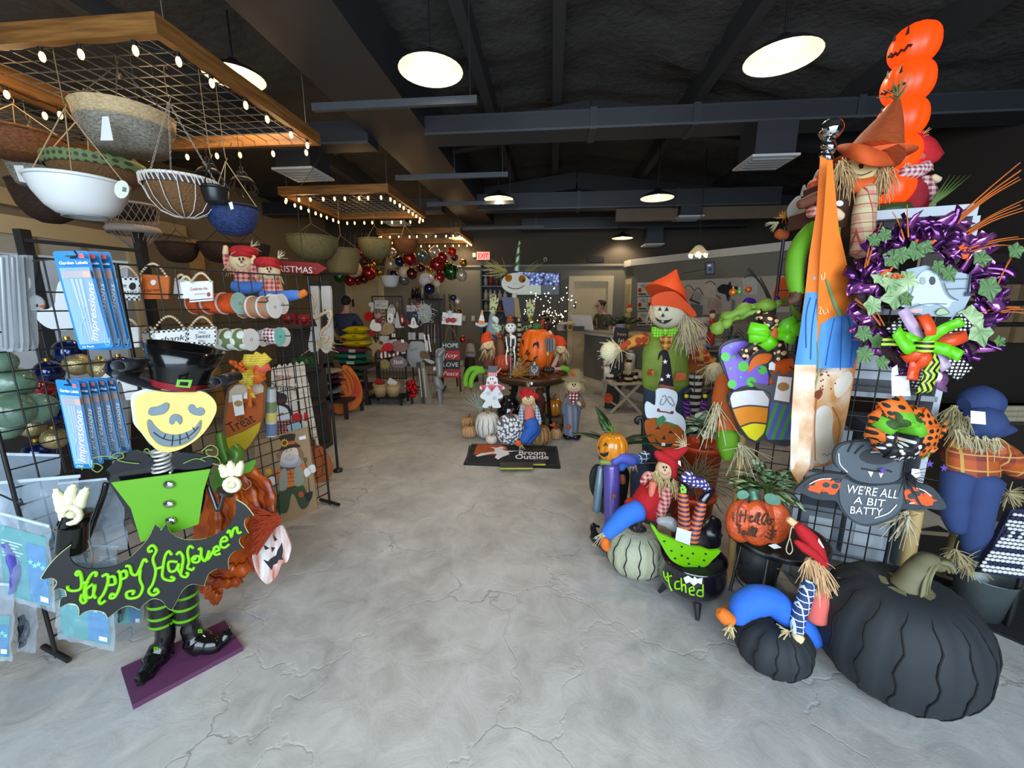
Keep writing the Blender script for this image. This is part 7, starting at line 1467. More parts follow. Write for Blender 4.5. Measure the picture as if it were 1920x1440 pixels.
t,q=xs('farm_sign',"870,865 1060,865 1180,960 1180,1100 980,1330 880,1330 800,1200 800,980",m('#a9abaa',.5,.2,var=.06),'large grey metal milk-can shaped farm sign',6.45,.01,False);b=B();Tx(b,'FARM',q,cX("870,1050")[0],cX("990,1010")[0],4.5,None,.002);b.O('lettering',m('#5a5c5c',.6),t)
for k,s in enumerate(("1095,740 1120,740 1160,1040 1140,1045","1165,740 1190,740 1235,1050 1215,1055","1140,850 1160,850 1185,1030 1170,1035")):xs('taper_candle',s,WHITE,['white taper candle nearest the farm sign','white taper candle beside the hope sign','short white taper candle between the two tall ones'][k],6.3,.02,False,'candle')
xs('window_block',"820,705 950,705 950,835 820,835",GRYW,'pale window pane block above the farm sign',D2,smooth=False,extra=(('bar',"880,705 886,705 886,835 880,835",INK,.003),));xs('window_block',"1010,710 1100,710 1100,830 1010,830",GRYW,'second pale window pane block above the farm sign',D2,smooth=False)
xs('silver_owl',"1330,1010 1460,990 1480,1120 1440,1250 1340,1230 1310,1120",m('#9a9e9f',.4,.3,var=.25),'grey silver bust ornament before the love board',6.15,.06);xs('star_snowflake',"1300,1310 1315,1340 1350,1340 1325,1365 1335,1395 1300,1380 1270,1395 1280,1360 1260,1335 1290,1340",WHITE,'white felt snowflake low on the second rack',6.1,smooth=False)
xs('feather_sled',"1100,1180 1200,1190 1300,1240 1240,1270 1140,1220",m('#b9b8b0',.5),'white feather sled piece low on the second rack',6.2);xs('hay_bird',"1040,1050 1130,1060 1220,1170 1130,1200 1040,1150",m('#6d5c42',.8,var=.2),'brown twig bird low on the second rack',6.25,.05)
for k in range(5):xs('icicle_spray',"%d,560 %d,560 %d,900 %d,900"%(1110+60*k,1120+60*k,1130+58*k,1115+58*k),m(['#7a2a30','#8d8d8c','#6d5a58','#a3a3a2','#5a2026'][k],.5),['dark red','silver','mauve','pale grey','maroon'][k]+' beaded icicle spray on the second rack',6.42,.01,False)
t,q=xs('bells_sign',"1440,340 1790,365 1775,580 1420,550",WHITE,'white wooden christmas sign with two red bells hanging on twine',6.25,.015,False,'sign')
for s in("1490,480 1530,440 1580,450 1590,500 1540,530 1500,525","1580,480 1610,440 1660,445 1690,490 1650,530 1590,525"):De(t,'red_bell',q,sm(cX(s)),KR,.004,.012)
b=B();Tx(b,'Christmas',q,cX("1425,490")[0],cX("1710,500")[0],8,None,.003,shear=.3);b.O('lettering',m('#6a2026',.6),t);De(t,'frost_spray',q,star(*cX("1570,350")[0],7,3,7),SIL,.01,.01)
b=B();b.K(q,cX("1500,350 1560,170 1640,250 1720,350"),.005,.003);b.O('twine',m('#8d7350',.8),t);a=q.H(*cX("1560,170")[0]);B().T([a,a+FH*.3],.004,4).O('peg',BLACK,t)
q=pl(846,670,6.3);t=Th('word_board_ladder','hanging ladder of four green and red boards reading hope joy love peace','sign',q.H(846,709))
for(x0,y0,x1,y1),col,wd,fx in(((828,639.5,862.5,656),'#26362a','HOPE',0),((829,657.5,862.5,674.5),'#b5242a','Joy',.3),((829,676,862.5,692),'#1e2a24','LOVE',0),((829,693,862.5,708.5),'#b5242a','Peace',.3)):
 bo=B().S(q,[(x0,y0),(x1,y0-.5),(x1,y1),(x0,y1)],.02).O('board',m(col,.6),t);b=B();Tx(b,wd,q,(x0+2,y1-4.5),(x1-3,y1-4.5),8,None,.003,shear=fx);b.O('lettering',WHITE,bo)
b=B();b.K(q,[(834,640),(843,612),(860,640)],.004,.0);
for x in(832,859):b.K(q,[(x,640),(x,708)],.003,-.004)
b.O('twine',m('#8d7350',.8),t);a=q.H(843,612);B().T([a,a+FH*.28],.004,4).O('peg',BLACK,t)
for x,y,r,d,col,lab in((868,693-56,6.5,6.5,'r','red bauble beside the hope board'),(861,585,5,6.6,'d','dark red bauble behind the bells sign corner'),(850,558,6,6.6,'b','navy bauble above the bells sign'),(858,566,6,6.55,'p','pearl bauble above the bells sign')):bauble(x,y,r,d,col,lab,group='baubles around the bells sign',thread=True)
p=P(843,600,6.75);t=Th('easel_stand','dark wooden stand holding the bells sign and word boards','stand',(p.x,p.y,0));zt=P(843,552,6.75).z
for dx in(-.16,.16):B().bar((p.x+dx,p.y,0),(p.x+dx*.5,p.y,zt),.03,.03).O('leg',m('#4a3a28',.7),t)
B().bar((p.x-.18,p.y,zt*.8),(p.x+.18,p.y,zt*.8),.025,.04).O('crossbar',m('#4a3a28',.7),t);B().bar((p.x-.14,p.y,.5),(p.x+.14,p.y,.5),.025,.04).O('crossbar',m('#4a3a28',.7),t);B().bar((p.x,p.y+.02,zt),(p.x,p.y+.45,0),.03,.03).O('rear_leg',m('#4a3a28',.7),t)
c=P(795,559,8.2);t=Th('bottle_shelf','dark wall shelf carrying small bottles above the second rack','shelf',c)
B().bx((c.x-.34,c.y,c.z-.02),(c.x+.3,YB,c.z)).O('shelf_board',m('#2c2a28',.6),t)
for i,(x,col)in enumerate(((772,'#15161c'),(779,'#20222c'),(784,'#3a3030'),(790,'#9a9a98'),(797,'#4a4038'),(803,'#7a736a'),(809,'#8d7a6a'),(819,'#8a8f92'))):
 p=P(x,559,8.2)+FH*.12;So(B().L((p.x,p.y,c.z),[(0,0),(.035,0),(.037,.13+.02*(i%3)),(.014,.18+.02*(i%3)),(.014,.22+.02*(i%3)),(0,.22+.02*(i%3))],12),'bottle',['near black bottle at the shelf end','dark blue bottle second on the shelf','brown bottle third on the shelf','silver bottle in the middle of the shelf','dark tan bottle past the silver one','grey bottle near the white bauble','tan bottle under the blue bauble','pale silver bottle at the far shelf end'][i],'bottle',m(col,.2),'bottles on the wall shelf')
c=P(726,742,6.15);z=c.z;So(B().bx((c.x-.26,c.y-.16,z-.02),(c.x+.3,c.y+.2,z)).bx((c.x-.24,c.y-.14,0),(c.x-.21,c.y-.11,z)).bx((c.x+.25,c.y-.14,0),(c.x+.28,c.y-.11,z)).bx((c.x+.25,c.y+.15,0),(c.x+.28,c.y+.18,z)).bx((c.x-.24,c.y+.15,0),(c.x-.21,c.y+.18,z)),'low_shelf','low black shelf under the two bushel baskets','shelf',BLACK)
for x,lab,tc_ in((714,'pale bushel basket with red paper beside the pumpkin cut-out','#9c2026'),(738,'pale bushel basket with white card beside the red bells','#e0dcd6')):
 p=P(x,742,6.15);t=Th('bushel_basket',lab,'basket',V((p.x,p.y,z)),'bushel baskets');B().L((p.x,p.y,z),[(0,0),(.085,0),(.112,.19),(.105,.19),(.08,.02)],20).O('staves',pat('vstripe','#cdb389','#b89a6c',s=.03,rough=.7,w=.8),t);B().L((p.x,p.y,z+.17),[(.112,-.012),(.118,0),(.116,.02)],20).O('hoop',m('#b89a6c',.7),t)
 B().box((p.x,p.y-.01,z+.21),.14,.03,.09,Matrix.Rotation(.5,3,'Y')).O('paper',m(tc_,.6),t)
t=fig('bell_cluster','cluster of shiny red bells and silver beads on the low stand by the leaning boards','decoration',772,745,6.1,.12);b=B()
for k in range(26):b.ell(P(765+16*Rn(),716+26*Rn(),6.1-.1*Rn()),.035,None,None,8)
b.O('red_bell',m('#b5101a',.15,.4),t,None,'stuff');b=B()
for k in range(24):b.ell(P(757+34*Rn(),712+22*Rn(),6.12),.012,None,None,6)
b.O('silver_bead',SIL,t,None,'stuff');p=P(772,742,6.1);B().T([(p.x,p.y,.0),(p.x,p.y,p.z+.05)],.02,6).O('stand',BLACK,t)
for x0,x1,d,lab,col in((792,806,5.9,'tall leaning greyish plank sign beside the bells','#7d7866'),(784,790,6.05,'dark plank sign leaning behind the greyish plank','#3c3834')):
 q=plf(x1,757,0,8);t=Sg('leaning_plank',lab,q,[(x0-4,680),(x0+3,678),(x1+6,757),(x0+7,757)],.02,m(col,.7,var=.12),'sign','leaning plank signs');B().S(q,[(x0,690),(x0+3,690),(x0+8,745),(x0+6,745)],.002,.003).O('painted_line',m('#b5b2a4',.7),t)
t=fig('mesh_reindeer','grey mesh reindeer sculpture standing before the word boards','decoration',826,735,6.05,0);d=6.05;MR=m('#8f9496',.5,.3,var=.25,sc=60)
Lm(t,'body',[(822,672),(824,690),(824,706)],d,[7,7,6],MR);Lm(t,'haunch',[(818,708),(822,720),(830,728)],d,[6,9,5],MR);Lm(t,'head',[(822,668),(828,660),(834,658)],d,[6,6,3],MR);p=P(824,722,d);Lm(t,'leg',[(820,712),(820,732)],d,[5,3],MR);B().T([P(824,725,d),V((p.x,p.y,0))],.04,8).O('foot',MR,t)
t=fig('santa_statue','small dark booted santa statue by the back wall near the exit','statue',882,685,7.9,0);d=7.9
Lm(t,'trousers',[(881,672),(881,690)],d,[9,10],m('#2a211d',.7));Lm(t,'coat',[(882,646),(882,660),(882,667)],d,[7,10,10],m('#bdb6aa',.7));Lm(t,'belt',[(873,661),(890,661)],d-.1,[2,2],m('#8d857a',.7));Head(882,641,5,5,d).build(t,m('#7a5240',.7));p=P(882,690,d);B().L((p.x,p.y,0),[(0,0),(.16,0),(.13,.2),(.1,P(882,688,d).z),(0,P(882,688,d).z)],16).O('boots',m('#2a211d',.6),t)
#folded textiles on a table in front of the doorway
c=P(650,745,6.25);t=Th('trestle_table','dark trestle table loaded with yellow bags and folded cloths','table',(c.x,c.y,0));tz=.58
B().bx((c.x-.5,c.y-.2,tz-.03),(c.x+.45,c.y+.35,tz)).O('tabletop',m('#3a322b',.7),t);B().bx((c.x-.5,c.y-.2,.22),(c.x+.45,c.y+.35,.25)).O('lower_shelf',m('#3a322b',.7),t)
for x in(-.46,.41):
 for y in(-.16,.31):B().bx((c.x+x-.02,c.y+y-.02,0),(c.x+x+.02,c.y+y+.02,tz-.03)).O('leg',m('#2c2622',.7),t)
def pillowpack(x,y,wpx,hpx,d,col,lab,grp,zb,rough=.35):
 p=P(x,y,d);w_=pxm(wpx/2,d);h_=pxm(hpx/2,d);vs=[];n=10;b=B()
 for sgn in(1,-1):
  o=[]
  for j in range(n+1):
   for i in range(n+1):
    u,v=i/n*2-1,j/n*2-1;e=(1-u*u*u*u)*(1-v*v*v*v);o.append(V((p.x+u*w_,p.y+v*.17,zb+h_+sgn*h_*e*(1+.25*noise.noise(V((u*2+x,v*2,y)))))))
  b.add(o,[(j*(n+1)+i,j*(n+1)+i+1,(j+1)*(n+1)+i+1,(j+1)*(n+1)+i)if sgn>0 else(j*(n+1)+i,(j+1)*(n+1)+i,(j+1)*(n+1)+i+1,j*(n+1)+i+1)for j in range(n)for i in range(n)],None,True)
 t=Th('packed_cloth',lab,'package',V((p.x,p.y,zb)),grp);b.O('bag',m(col,rough,var=.12,sc=30,coat=.4),t)
 B().box((p.x+w_*.3,p.y-.16,zb+h_),w_*.35,.012,h_*.9).O('label',m('#d6d2cc',.6)if col not in('#c9b80c','#d6c414')else m('#8d7d12',.6),t);return zb+2*h_*.98
YL=['#c9b80c','#d6c414'];zz=tz+.20
z=tz
for x,w_,col,lab in((655,84,'#1f6a58','teal packed cloth lowest on the trestle table'),(660,78,'#2f7d6a','sea green packed cloth over the teal one'),(662,70,'#6d2650','plum packed cloth over the sea green one')):z=pillowpack(x,690,w_,11,6.25,col,lab,'folded cloths on the trestle table',z)
za=z
for x,y0,w_,lab in((672,0,50,'yellow plastic bag at the bottom of the yellow pile'),(668,1,46,'yellow plastic bag in the middle of the yellow pile'),(673,2,42,'yellow plastic bag on top of the yellow pile')):za=pillowpack(x,650,w_,13,6.2,YL[y0%2],lab,'yellow plastic bags',za)
z=.25
for x,w_,col,lab in((640,60,'#3a2a3a','dark purple packed cloth on the lower shelf'),(650,64,'#4d4640','brown packed cloth on the lower shelf'),(662,58,'#2f6a5c','green packed cloth on the lower shelf top')):z=pillowpack(x,730,w_,10,6.2,col,lab,'folded cloths on the lower shelf',z)
c=P(618,740,5.4);zt=.62
t=Th('low_table','dark low table of folded black and plum tablecloths behind the pumpkin cut-out','table',(c.x,c.y,0));B().bx((c.x-.34,c.y-.15,zt-.4),(c.x+.3,c.y+.35,zt-.37)).O('shelf',m('#2c2622',.7),t)
for x in(-.32,.28):
 for y in(-.12,.32):B().bx((c.x+x-.02,c.y+y-.02,0),(c.x+x+.02,c.y+y+.02,zt-.4)).O('leg',m('#2c2622',.7),t)
z=zt-.37
for k,(col,lab)in enumerate((('#2a2730','black packed tablecloth lowest on the low table'),('#8d8a8a','pale grey packed tablecloth, second from the bottom of the pile'),('#241f2a','black packed tablecloth in the middle of the pile'),('#3d2238','plum packed tablecloth over the black ones'),('#4a3a4c','mauve packed tablecloth near the pile top'),('#b3aaa0','pale packed tablecloth on top of the pile'))):z=pillowpack(612+3*(k%2),720,58-4*(k%3),9.5,5.4,col,lab,'folded tablecloths on the low table',z)
p=P(678,620,6.5);So(B().bar((p.x,p.y,0),(p.x,p.y,p.z+.06),.10,.03).bar((p.x-.12,p.y,.02),(p.x+.12,p.y,.02),.05,.05),'pale_plank','tan upright plank standing behind the yellow bags','plank',m('#b5926c',.7))
#wall shelving behind the tin skeleton
xa,xb=P(904,600,8.5),P(964,600,8.5);t=Th('wall_shelving','tall grey shelving with bottles and crosses behind the tin skeleton','shelf',((xa.x+xb.x)/2,YB-.25,0))
GS=m('#4d5052',.6)
for x in(xa.x,xb.x):B().bx((x-.015,YB-.3,0),(x+.015,YB,2.32)).O('upright',GS,t)
zs=[P(930,y,8.4).z for y in(536,561,582,640,668)]
for z in zs:B().bx((xa.x,YB-.3,z-.025),(xb.x,YB,z)).O('shelf_board',m('#7d807f',.6),t)
B().bx((xa.x,YB-.02,0),(xb.x,YB-.005,2.3)).O('back_panel',m('#4a4c4a',.7),t)
for i,(x,s_,col,hh)in enumerate(((909,1,'#d9cdbb',.20),(918,1,'#cfc2b0',.20),(926,1,'#d6c8b4',.18),(936,1,'#cdbfae',.18),(946,1,'#d6c8b4',.16),(909,2,'#b5a596',.17),(918,2,'#c3b2a0',.17),(928,2,'#8d3a1c',.10),(936,2,'#a8681c',.10),(944,2,'#8d2a1c',.10),(909,0,'#b8b0a4',.22),(919,0,'#b02a2a',.24),(930,0,'#5a4a40',.2),(940,0,'#4d4a46',.22))):
 p=P(x,600,8.4);p=V((p.x,YB-.17,zs[s_]));r=.045 if s_ else.04
 So(B().L(p,[(0,0),(r,0),(r*1.02,hh*.6),(r*.45,hh*.8),(r*.5,hh),(0,hh)],14),'shelf_bottle',['ivory bottle, first on the middle shelf','ivory bottle, second on the middle shelf','ivory bottle beside the bone hand','ivory bottle behind the bone hand','ivory bottle behind the tin skeleton collar','taupe bottle, first on the lower shelf','taupe bottle, second on the lower shelf','short rust jar on the lower shelf','short amber jar on the lower shelf','short red jar on the lower shelf','pale vase on the upper shelf','red vase on the upper shelf','brown vase on the upper shelf','grey vase on the upper shelf'][i],'bottle',m(col,.4),'bottles on the wall shelving')
for i,(x,y)in enumerate(((909,507),(920,506),(909,517),(921,517))):
 q=pl(x,y,8.35);a=q.H(x,y);So(B().bar(a-RT*.07,a+RT*.07,.03,.02).bar(a-UP*.02,a+UP*.02,.02,.02).T([a,V((a.x,YB-.02,a.z))],.006,5),'bone_ornament',['white bone ornament, upper row first','white bone ornament, upper row second','white bone ornament, lower row first','white bone ornament, lower row second'][i],'ornament',m('#cfc6b8',.6),'bone ornaments on the shelving')
#RIGHT SIDE
cR,cS,cG,cW,cBt,cBP,cH,cQ,cF=cr(1420,20,3.84),cr(1420,200,4.8),cr(1320,480,3.6),cr(1560,380,4),cr(1480,700,4),cr(1500,960,3.6),cr(1330,860,6.261),cr(1080,700,3.6),cr(1180,860,3.35)
gR0,gR1=P(1450,600,2.05),P(1752,600,1.80)
gridwall(gR0,gR1,.12,1.87,'black wire gridwall panel behind the wreath and garden flag')
RU=V((gR1.x-gR0.x,gR1.y-gR0.y,0)).normalized();RN=V((RU.y,-RU.x,0));RN=RN if RN.dot(FH)<0 else-RN
a=V((gR0.x,gR0.y,0))+RU*.22-RN*.03;c=V((gR1.x,gR1.y,0))+RU*.08-RN*.03;MELA=m('#b9bec4',.5,var=.03)
t=Th('white_shelf_unit','white laminate shelf unit behind the gridwall carrying the lit pumpkin tower','shelf',(a+c)/2-RN*.2)
def slabz(z0,z1,a=a,c=c,dep=.42):
 vs=[V((p.x,p.y,z))for z in(z0,z1)for p in(a,c,c-RN*dep,a-RN*dep)]
 return B().add(vs,[(0,3,2,1),(4,5,6,7),(0,1,5,4),(1,2,6,5),(2,3,7,6),(3,0,4,7)],None,False)
slabz(1.87,1.92).O('top_board',MELA,t)
for z in(.15,.6,1.05,1.45):slabz(z,z+.025).O('shelf_board',m('#8d9196',.5),t)
for p in(a,c):slabz(0,1.87,p-RU*.012,p+RU*.012).O('side_panel',MELA,t)
STOP=1.92
for k,(f0,f1,z0,z1,col,lab)in enumerate(((.1,.42,.625,.86,'#7f8890','grey box with ruled label in the lower bay of the white shelf'),(.5,.92,.175,.5,'#9aa3ab','pale blue grey carton at the bottom of the white shelf'),(.08,.45,.175,.42,'#6d757c','grey carton at the bottom of the white shelf'),(.52,.9,.625,.9,'#565c62','dark grey box beside the ruled label box'),(.2,.8,1.075,1.35,'#4a4a4e','charcoal box in the middle bay of the white shelf'))):
 A=a+(c-a)*f0-RN*.04;Cc=a+(c-a)*f1-RN*.04;bxx=slabz(z0,z1,A,Cc,.3);o=So(bxx,'storage_box',lab,'box',m(col,.6),'boxes in the white shelf')
 Q=A+(Cc-A)*.2+RN*.004;W_=A+(Cc-A)*.8+RN*.004;lb=slabz(z0+.06,z1-.06,Q,W_,.003).O('label',m('#b5bcc2',.6),o);
q0=P(1900,600,3.3)
t=Th('cubby_shelf','dark cubby shelf with tan compartments behind the wreath twigs','shelf',(q0.x,q0.y,0));z0=.9
B().box((q0.x,q0.y+.06,.95),1.0,.03,1.9,RF).O('back_panel',m('#241d18',.8),t)
for i in range(4):
 for j in range(3):B().box(V((q0.x,q0.y,1.25+.17*j))+RT*(-.38+.25*i),.2,.04,.13,RF).O('compartment',m('#7d6648',.7,var=.15),t)
p=P(1893,800,2.75);zb=P(1893,783,2.75).z
t=Th('side_counter','dark counter at the shop side holding stacked cream cloths','counter',(p.x,p.y,0));B().box((p.x+.2,p.y+.2,zb/2),1.1,.5,zb,RF).O('cabinet',m('#241e1a',.6),t);B().box((p.x+.2,p.y+.2,zb-.012),1.14,.54,.024,RF).O('worktop',m('#3a302a',.5),t)
for i,x in enumerate((1886,1912)):
 pp_=P(x,783,2.65);t=Th('cloth_stack',['cream folded cloth pile beside the blue scarecrow hat','cream folded cloth pile at the dark counter end'][i],'textile',V((pp_.x,pp_.y,zb)),'cream cloth piles')
 for k in range(3):B().T([V((pp_.x,pp_.y,zb+.02+.035*k))-RT*.045,V((pp_.x,pp_.y,zb+.02+.035*k))+RT*.045],.022,10,flat=.9).O('folded_cloth',m('#a39880',.9),t)
#lit pumpkin tower
NEON=m('#ff3a05',.4,var=.05,emit=1.1);d=2.0;bx0=P(1662,392,d)
t=Th('pumpkin_tower','lit stack of glowing orange jack-o-lanterns on the white shelf top','halloween light',(bx0.x,bx0.y,STOP));zs=[STOP+.05+.155*k for k in range(5)]
B().L((bx0.x,bx0.y,STOP),[(0,0),(.10,0),(.11,.03),(.09,.06),(0,.06)],18).O('green_base',m('#2f4a22',.5),t)
for k,z in enumerate(zs):
 cc=V((bx0.x,bx0.y,z+.085));k2=1 if k<4 else.95
 B().pump(cc,.10*k2,.095*k2,9,.07,None,None,6,.10*k2,.08).O('pumpkin',NEON,t)
 for sx in(-1,1):
  w=[cc+Matrix.Rotation(YAW-1.3,3,'Z')@V((.099*k2*sin(a),-.102*k2*cos(a),h))for a,h in((.08*sx+.12*sx,.02),(.22*sx+.12*sx,.022),(.16*sx+.12*sx,.055))];B().M([w],V((0,.006,0))).O('eye',m('#3a1a08',.6),t)
 b=B();b.T([cc+Matrix.Rotation(YAW-1.3,3,'Z')@V((.099*k2*sin(a),-.103*k2*cos(a),-.028-.02*cos(a*2.6)+.012*(i%2)))for i,a in enumerate([-.5+.125*j for j in range(9)])],.007,5);b.O('mouth',m('#3a1a08',.6),t)
bk=V((bx0.x,bx0.y,0))+RT*.075+FH*.06;B().box(bk+V((0,0,STOP+.45)),.04,.08,.78,RF).O('back_channel',m('#ff4a0c',.4,var=.03,emit=.9),t)
#scarecrow on top with rust hat
d=1.74;t=Th('scarecrow','scarecrow in rust witch hat, brown waistcoat and green stockings sitting above the garden flag','halloween figure',P(1600,440,d))
RUST=m('#a8481a',.8,var=.15,bump=.25);RUST2=m('#d8571c',.8,var=.12)
h=Head(1612,321,38,25,d).build(t,m('#d9c98d',.7,var=.04));h.patch(t,'nose',[(1614,316),(1611,308),(1620,306),(1619,314)],m('#3a1a22',.7));h.line(t,'smile',[(1594,305),(1592,314),(1602,325),(1618,328),(1636,320),(1645,308)],.8,INK)
b=B();b.T(w3([(1636,296),(1650,262),(1668,225),(1681,190)],d-.05),[pxm(46,d),pxm(34,d),pxm(20,d),pxm(6,d)],14);b.O('hat_crown',RUST,t)
w=w3([(1573,277,.0),(1600,284,-.1),(1640,296,-.13),(1686,304,-.02)],d);B().R(spl(w,5),[UP]*16,[.02+.055*sin(pi*i/15)for i in range(16)],.012).O('hat_brim',RUST2,t)
b=B();b.L(P(1636,293,d-.02),[(0,.012),(pxm(62,d),.0),(0,-.012)],22);b.O('hat_brim',RUST2,t)
Hr(t,[(1580,300),(1572,310),(1590,318),(1655,315),(1664,318),(1650,325)],d-.04,14,26,42,th=.003,mat=m('#c9a878',.85,var=.2));b=B();b.U(P(1684,185,d-.05),UP*.8-RT*.2,26,.07,.5,.004);b.O('hat_tassel',m('#8d7a4a',.9),t,None,'stuff')
Lm(t,'neckerchief',[(1585,340),(1612,350),(1640,338)],d-.02,[9,14,9],RUST2);B().S(pl(1600,390,d+.02),cS("560,700 760,690 935,710 900,840 800,1080 700,1120 540,1060 400,1090 420,950 560,860"),.1).O('waistcoat',m('#4a2614',.8,var=.12),t)
q=pl(1600,390,d+.015);B().S(q,circ(1574.5,381,7,5.5),.006,.006).O('button',WHITE,t)
Lm(t,'arm',[(1560,365),(1530,372),(1500,384)],d-.03,[13,12,9],m('#6d3d26',.8));Lm(t,'hand',[(1550,396),(1566,402),(1578,408)],d-.08,[11,11,7],m('#e0c49c',.7));Lm(t,'gingham_cuff',[(1518,398),(1534,396),(1548,396)],d-.05,[10,11,11],pat('gingham','#e9b8ac','#a3443a',s=.02))
PLD=pat('plaid','#cdbf8f','#c98a7a',s=.05,c3='#a34a3a');Lm(t,'plaid_leg',[(1626,352),(1620,400),(1616,455),(1612,476)],d-.03,[14,19,18,16],PLD)
GST=m('#5d9a12',.75,var=.1);Lm(t,'green_stocking',[(1530,428),(1508,450),(1494,480),(1490,520),(1496,552)],d-.06,[17,17,17,15,12],GST);Lm(t,'green_stocking',[(1562,430),(1560,450),(1556,468)],d+.02,[12,12,11],GST);Lm(t,'boot',[(1494,548),(1490,560),(1478,566)],d-.06,[12,11,7],m('#4a2a18',.7))
Lm(t,'body',[(1606,345),(1602,400),(1600,436)],d+.08,[20,26,24],m('#4a2614',.8))
t=Th('sunflower_doll','small orange straw doll with pale petals at the left end of the gridwall top','doll',P(1478,440,1.98));d=1.98
for pts in("330,1080 280,960 300,880 380,800 400,880 390,1050","400,800 430,700 440,790","440,790 490,660 500,740","470,760 560,560 575,700 520,740"):B().S(pl(1500,400,d),sm(cS(pts)),.012).O('petal',m('#b5b0a6',.7,var=.1),t)
Lm(t,'head',cS("180,1140 250,1160"),d,[8,11],m('#b5531a',.8));Ht(t,*cS("240,1000")[0],d,16,-.3,-.8,24,m('#c98a2a',.8));Ht(t,*cS("180,1050")[0],d,16,-.9,.2,20);Lm(t,'orange_body',cS("480,720 540,690 560,620"),d-.03,[9,10,8],m('#d9603a',.7));a_=P(1472,440,d);B().T([a_,V((a_.x,a_.y,1.87))],.008,5).O('peg',BRN,t)
#red doll at the right on the shelf
d=1.95;t=Th('scarecrow_doll','red-capped scarecrow doll with checked scarf beside the lit pumpkin tower','doll',(P(1722,400,d).x,P(1722,400,d).y,STOP))
Lm(t,'shirt',[(1716,345),(1712,370),(1712,395)],d,[22,24,24],m('#8d1220',.8,var=.1));Lm(t,'scarf',[(1690,322),(1715,322),(1738,312)],d-.06,[9,14,11],pat('gingham','#e6d2cc','#a33a44',s=.02));Lm(t,'sleeve',[(1730,335),(1744,360),(1742,388)],d-.04,[10,11,9],pat('gingham','#d9b8b4','#7a2630',s=.025));Lm(t,'hand',[(1748,332),(1760,338)],d-.04,[6,6],FLESH)
h=Head(1716,300,20,14,d).build(t,FLESH);Lm(t,'cap',[(1740,302),(1728,278),(1708,265),(1690,278)],d-.03,[22,20,15,8],RHAT);Ht(t,1722,258,d-.05,20,.5,-.6,26,m('#d9a86a',.8));Hr(t,[(1700,304),(1734,306)],d-.05,14,18,20);Lm(t,'brim',[(1688,298),(1712,290),(1736,296)],d-.05,[5,7,5],m('#a86a55',.8));Lm(t,'blue_seat',[(1740,398),(1760,402)],d-.02,[9,8],m('#2f3f7a',.8))
b=B()
for k in range(5):e=(UP*.7+RT*(.5+.12*k));p=P(1740,390,1.85);b.R([p,p+e*.09,p+e*.2+UP*.01],e.cross(FH),[.006,.008,.002],.002)
So(b,'grass_pick','green grass blades sticking up beside the red-capped doll on the shelf','plant',m('#5d7a3a',.6))
#garden flag on a pole with silver ball
d=1.62
t=Th('garden_flag','folded garden flag with blue and white pumpkins on orange hanging from a silver topped pole','flag',P(1540,900,d))
ORF=m('#f07c22',.75,var=.05);BLF=pat('streak','#2f6fc0','#5d9ede',s=.25,rough=.7);TNF=pat('marble','#c98a4a','#ecd9bf',s=9,rough=.7);WHF=pat('marble','#e6e2dc','#d9c3a3',s=6,rough=.7)
fold=[(1552,300),(1545,400),(1538,480),(1534,560),(1530,690),(1524,800),(1518,880)]
qL=pl(1534,600,d,-38);qRt=pl(1534,600,d,14);qL.o=qRt.o
def fp(y):
 for(x0,y0),(x1,y1)in zip(fold,fold[1:]):
  if y0<=y<=y1:return(x0+(x1-x0)*(y-y0)/(y1-y0),y)
 return fold[-1]
Lf=[(1538,292),(1530,400),(1517,480),(1510,545),(1500,620),(1490,690),(1484,780),(1481,880),(1497,907)]
Rf=[(1561,300),(1573,430),(1594,520),(1615,600),(1605,690),(1590,770),(1577,830),(1566,868)]
B().S(qL,Lf+fold[::-1],.002).O('left_fold',ORF,t);B().S(qRt,fold+Rf[::-1],.002).O('right_fold',ORF,t)
def FD(nm,q,pts,mt_,o=.0015,smooth=False):B().S(q,sm(pts,3)if smooth else pts,.001,o).O(nm,mt_,t)
FD('blue_pumpkin_print',qL,[(1511,548),fp(548),fp(684),(1490,684)],BLF);FD('blue_pumpkin_print',qRt,cG("790,460 870,410 950,400 1040,380 1058,430 1040,640 1000,780 760,790 745,740"),BLF)
FD('tan_pumpkin_print',qL,[(1490,684),fp(684),fp(872),(1499,907),(1481,880),(1484,780)],TNF);FD('tan_pumpkin_print',qRt,[fp(690),(1540,690),(1600,690),(1600,700),(1590,770),(1577,830),(1566,868),(1545,876),fp(872)],TNF)
FD('white_lobe_print',qRt,cG("760,1050 820,1010 870,1060 865,1200 880,1330 820,1400 770,1380 750,1200"),WHF,.003,True);FD('white_lobe_print',qL,cG("590,1130 625,1100 640,1200 620,1380 600,1440 585,1400"),WHF,.003,True);FD('white_lobe_print',qRt,cG("690,1060 745,1040 750,1200 740,1420 700,1420 710,1250"),WHF,.003,True);FD('white_lobe_print',qRt,cG("880,860 960,780 1000,800 990,870 900,960"),WHF,.003,True)
Ln(t,'blue_shade_line',qRt,[cG(s)for s in("880,420 850,560 820,740","930,420 925,600 920,770","970,410 1000,560 990,740")],.002,m('#1f4f96',.7),.003);Ln(t,'blue_shade_line',qL,[cG(s)for s in("720,280 690,400 690,620","760,290 730,480 720,700")],.002,m('#1f4f96',.7),.003)
Ln(t,'tan_shade_line',qRt,[cG(s)for s in("760,960 745,1150 750,1380","870,1020 920,1150 880,1330")],.003,m('#a8682c',.7),.004)
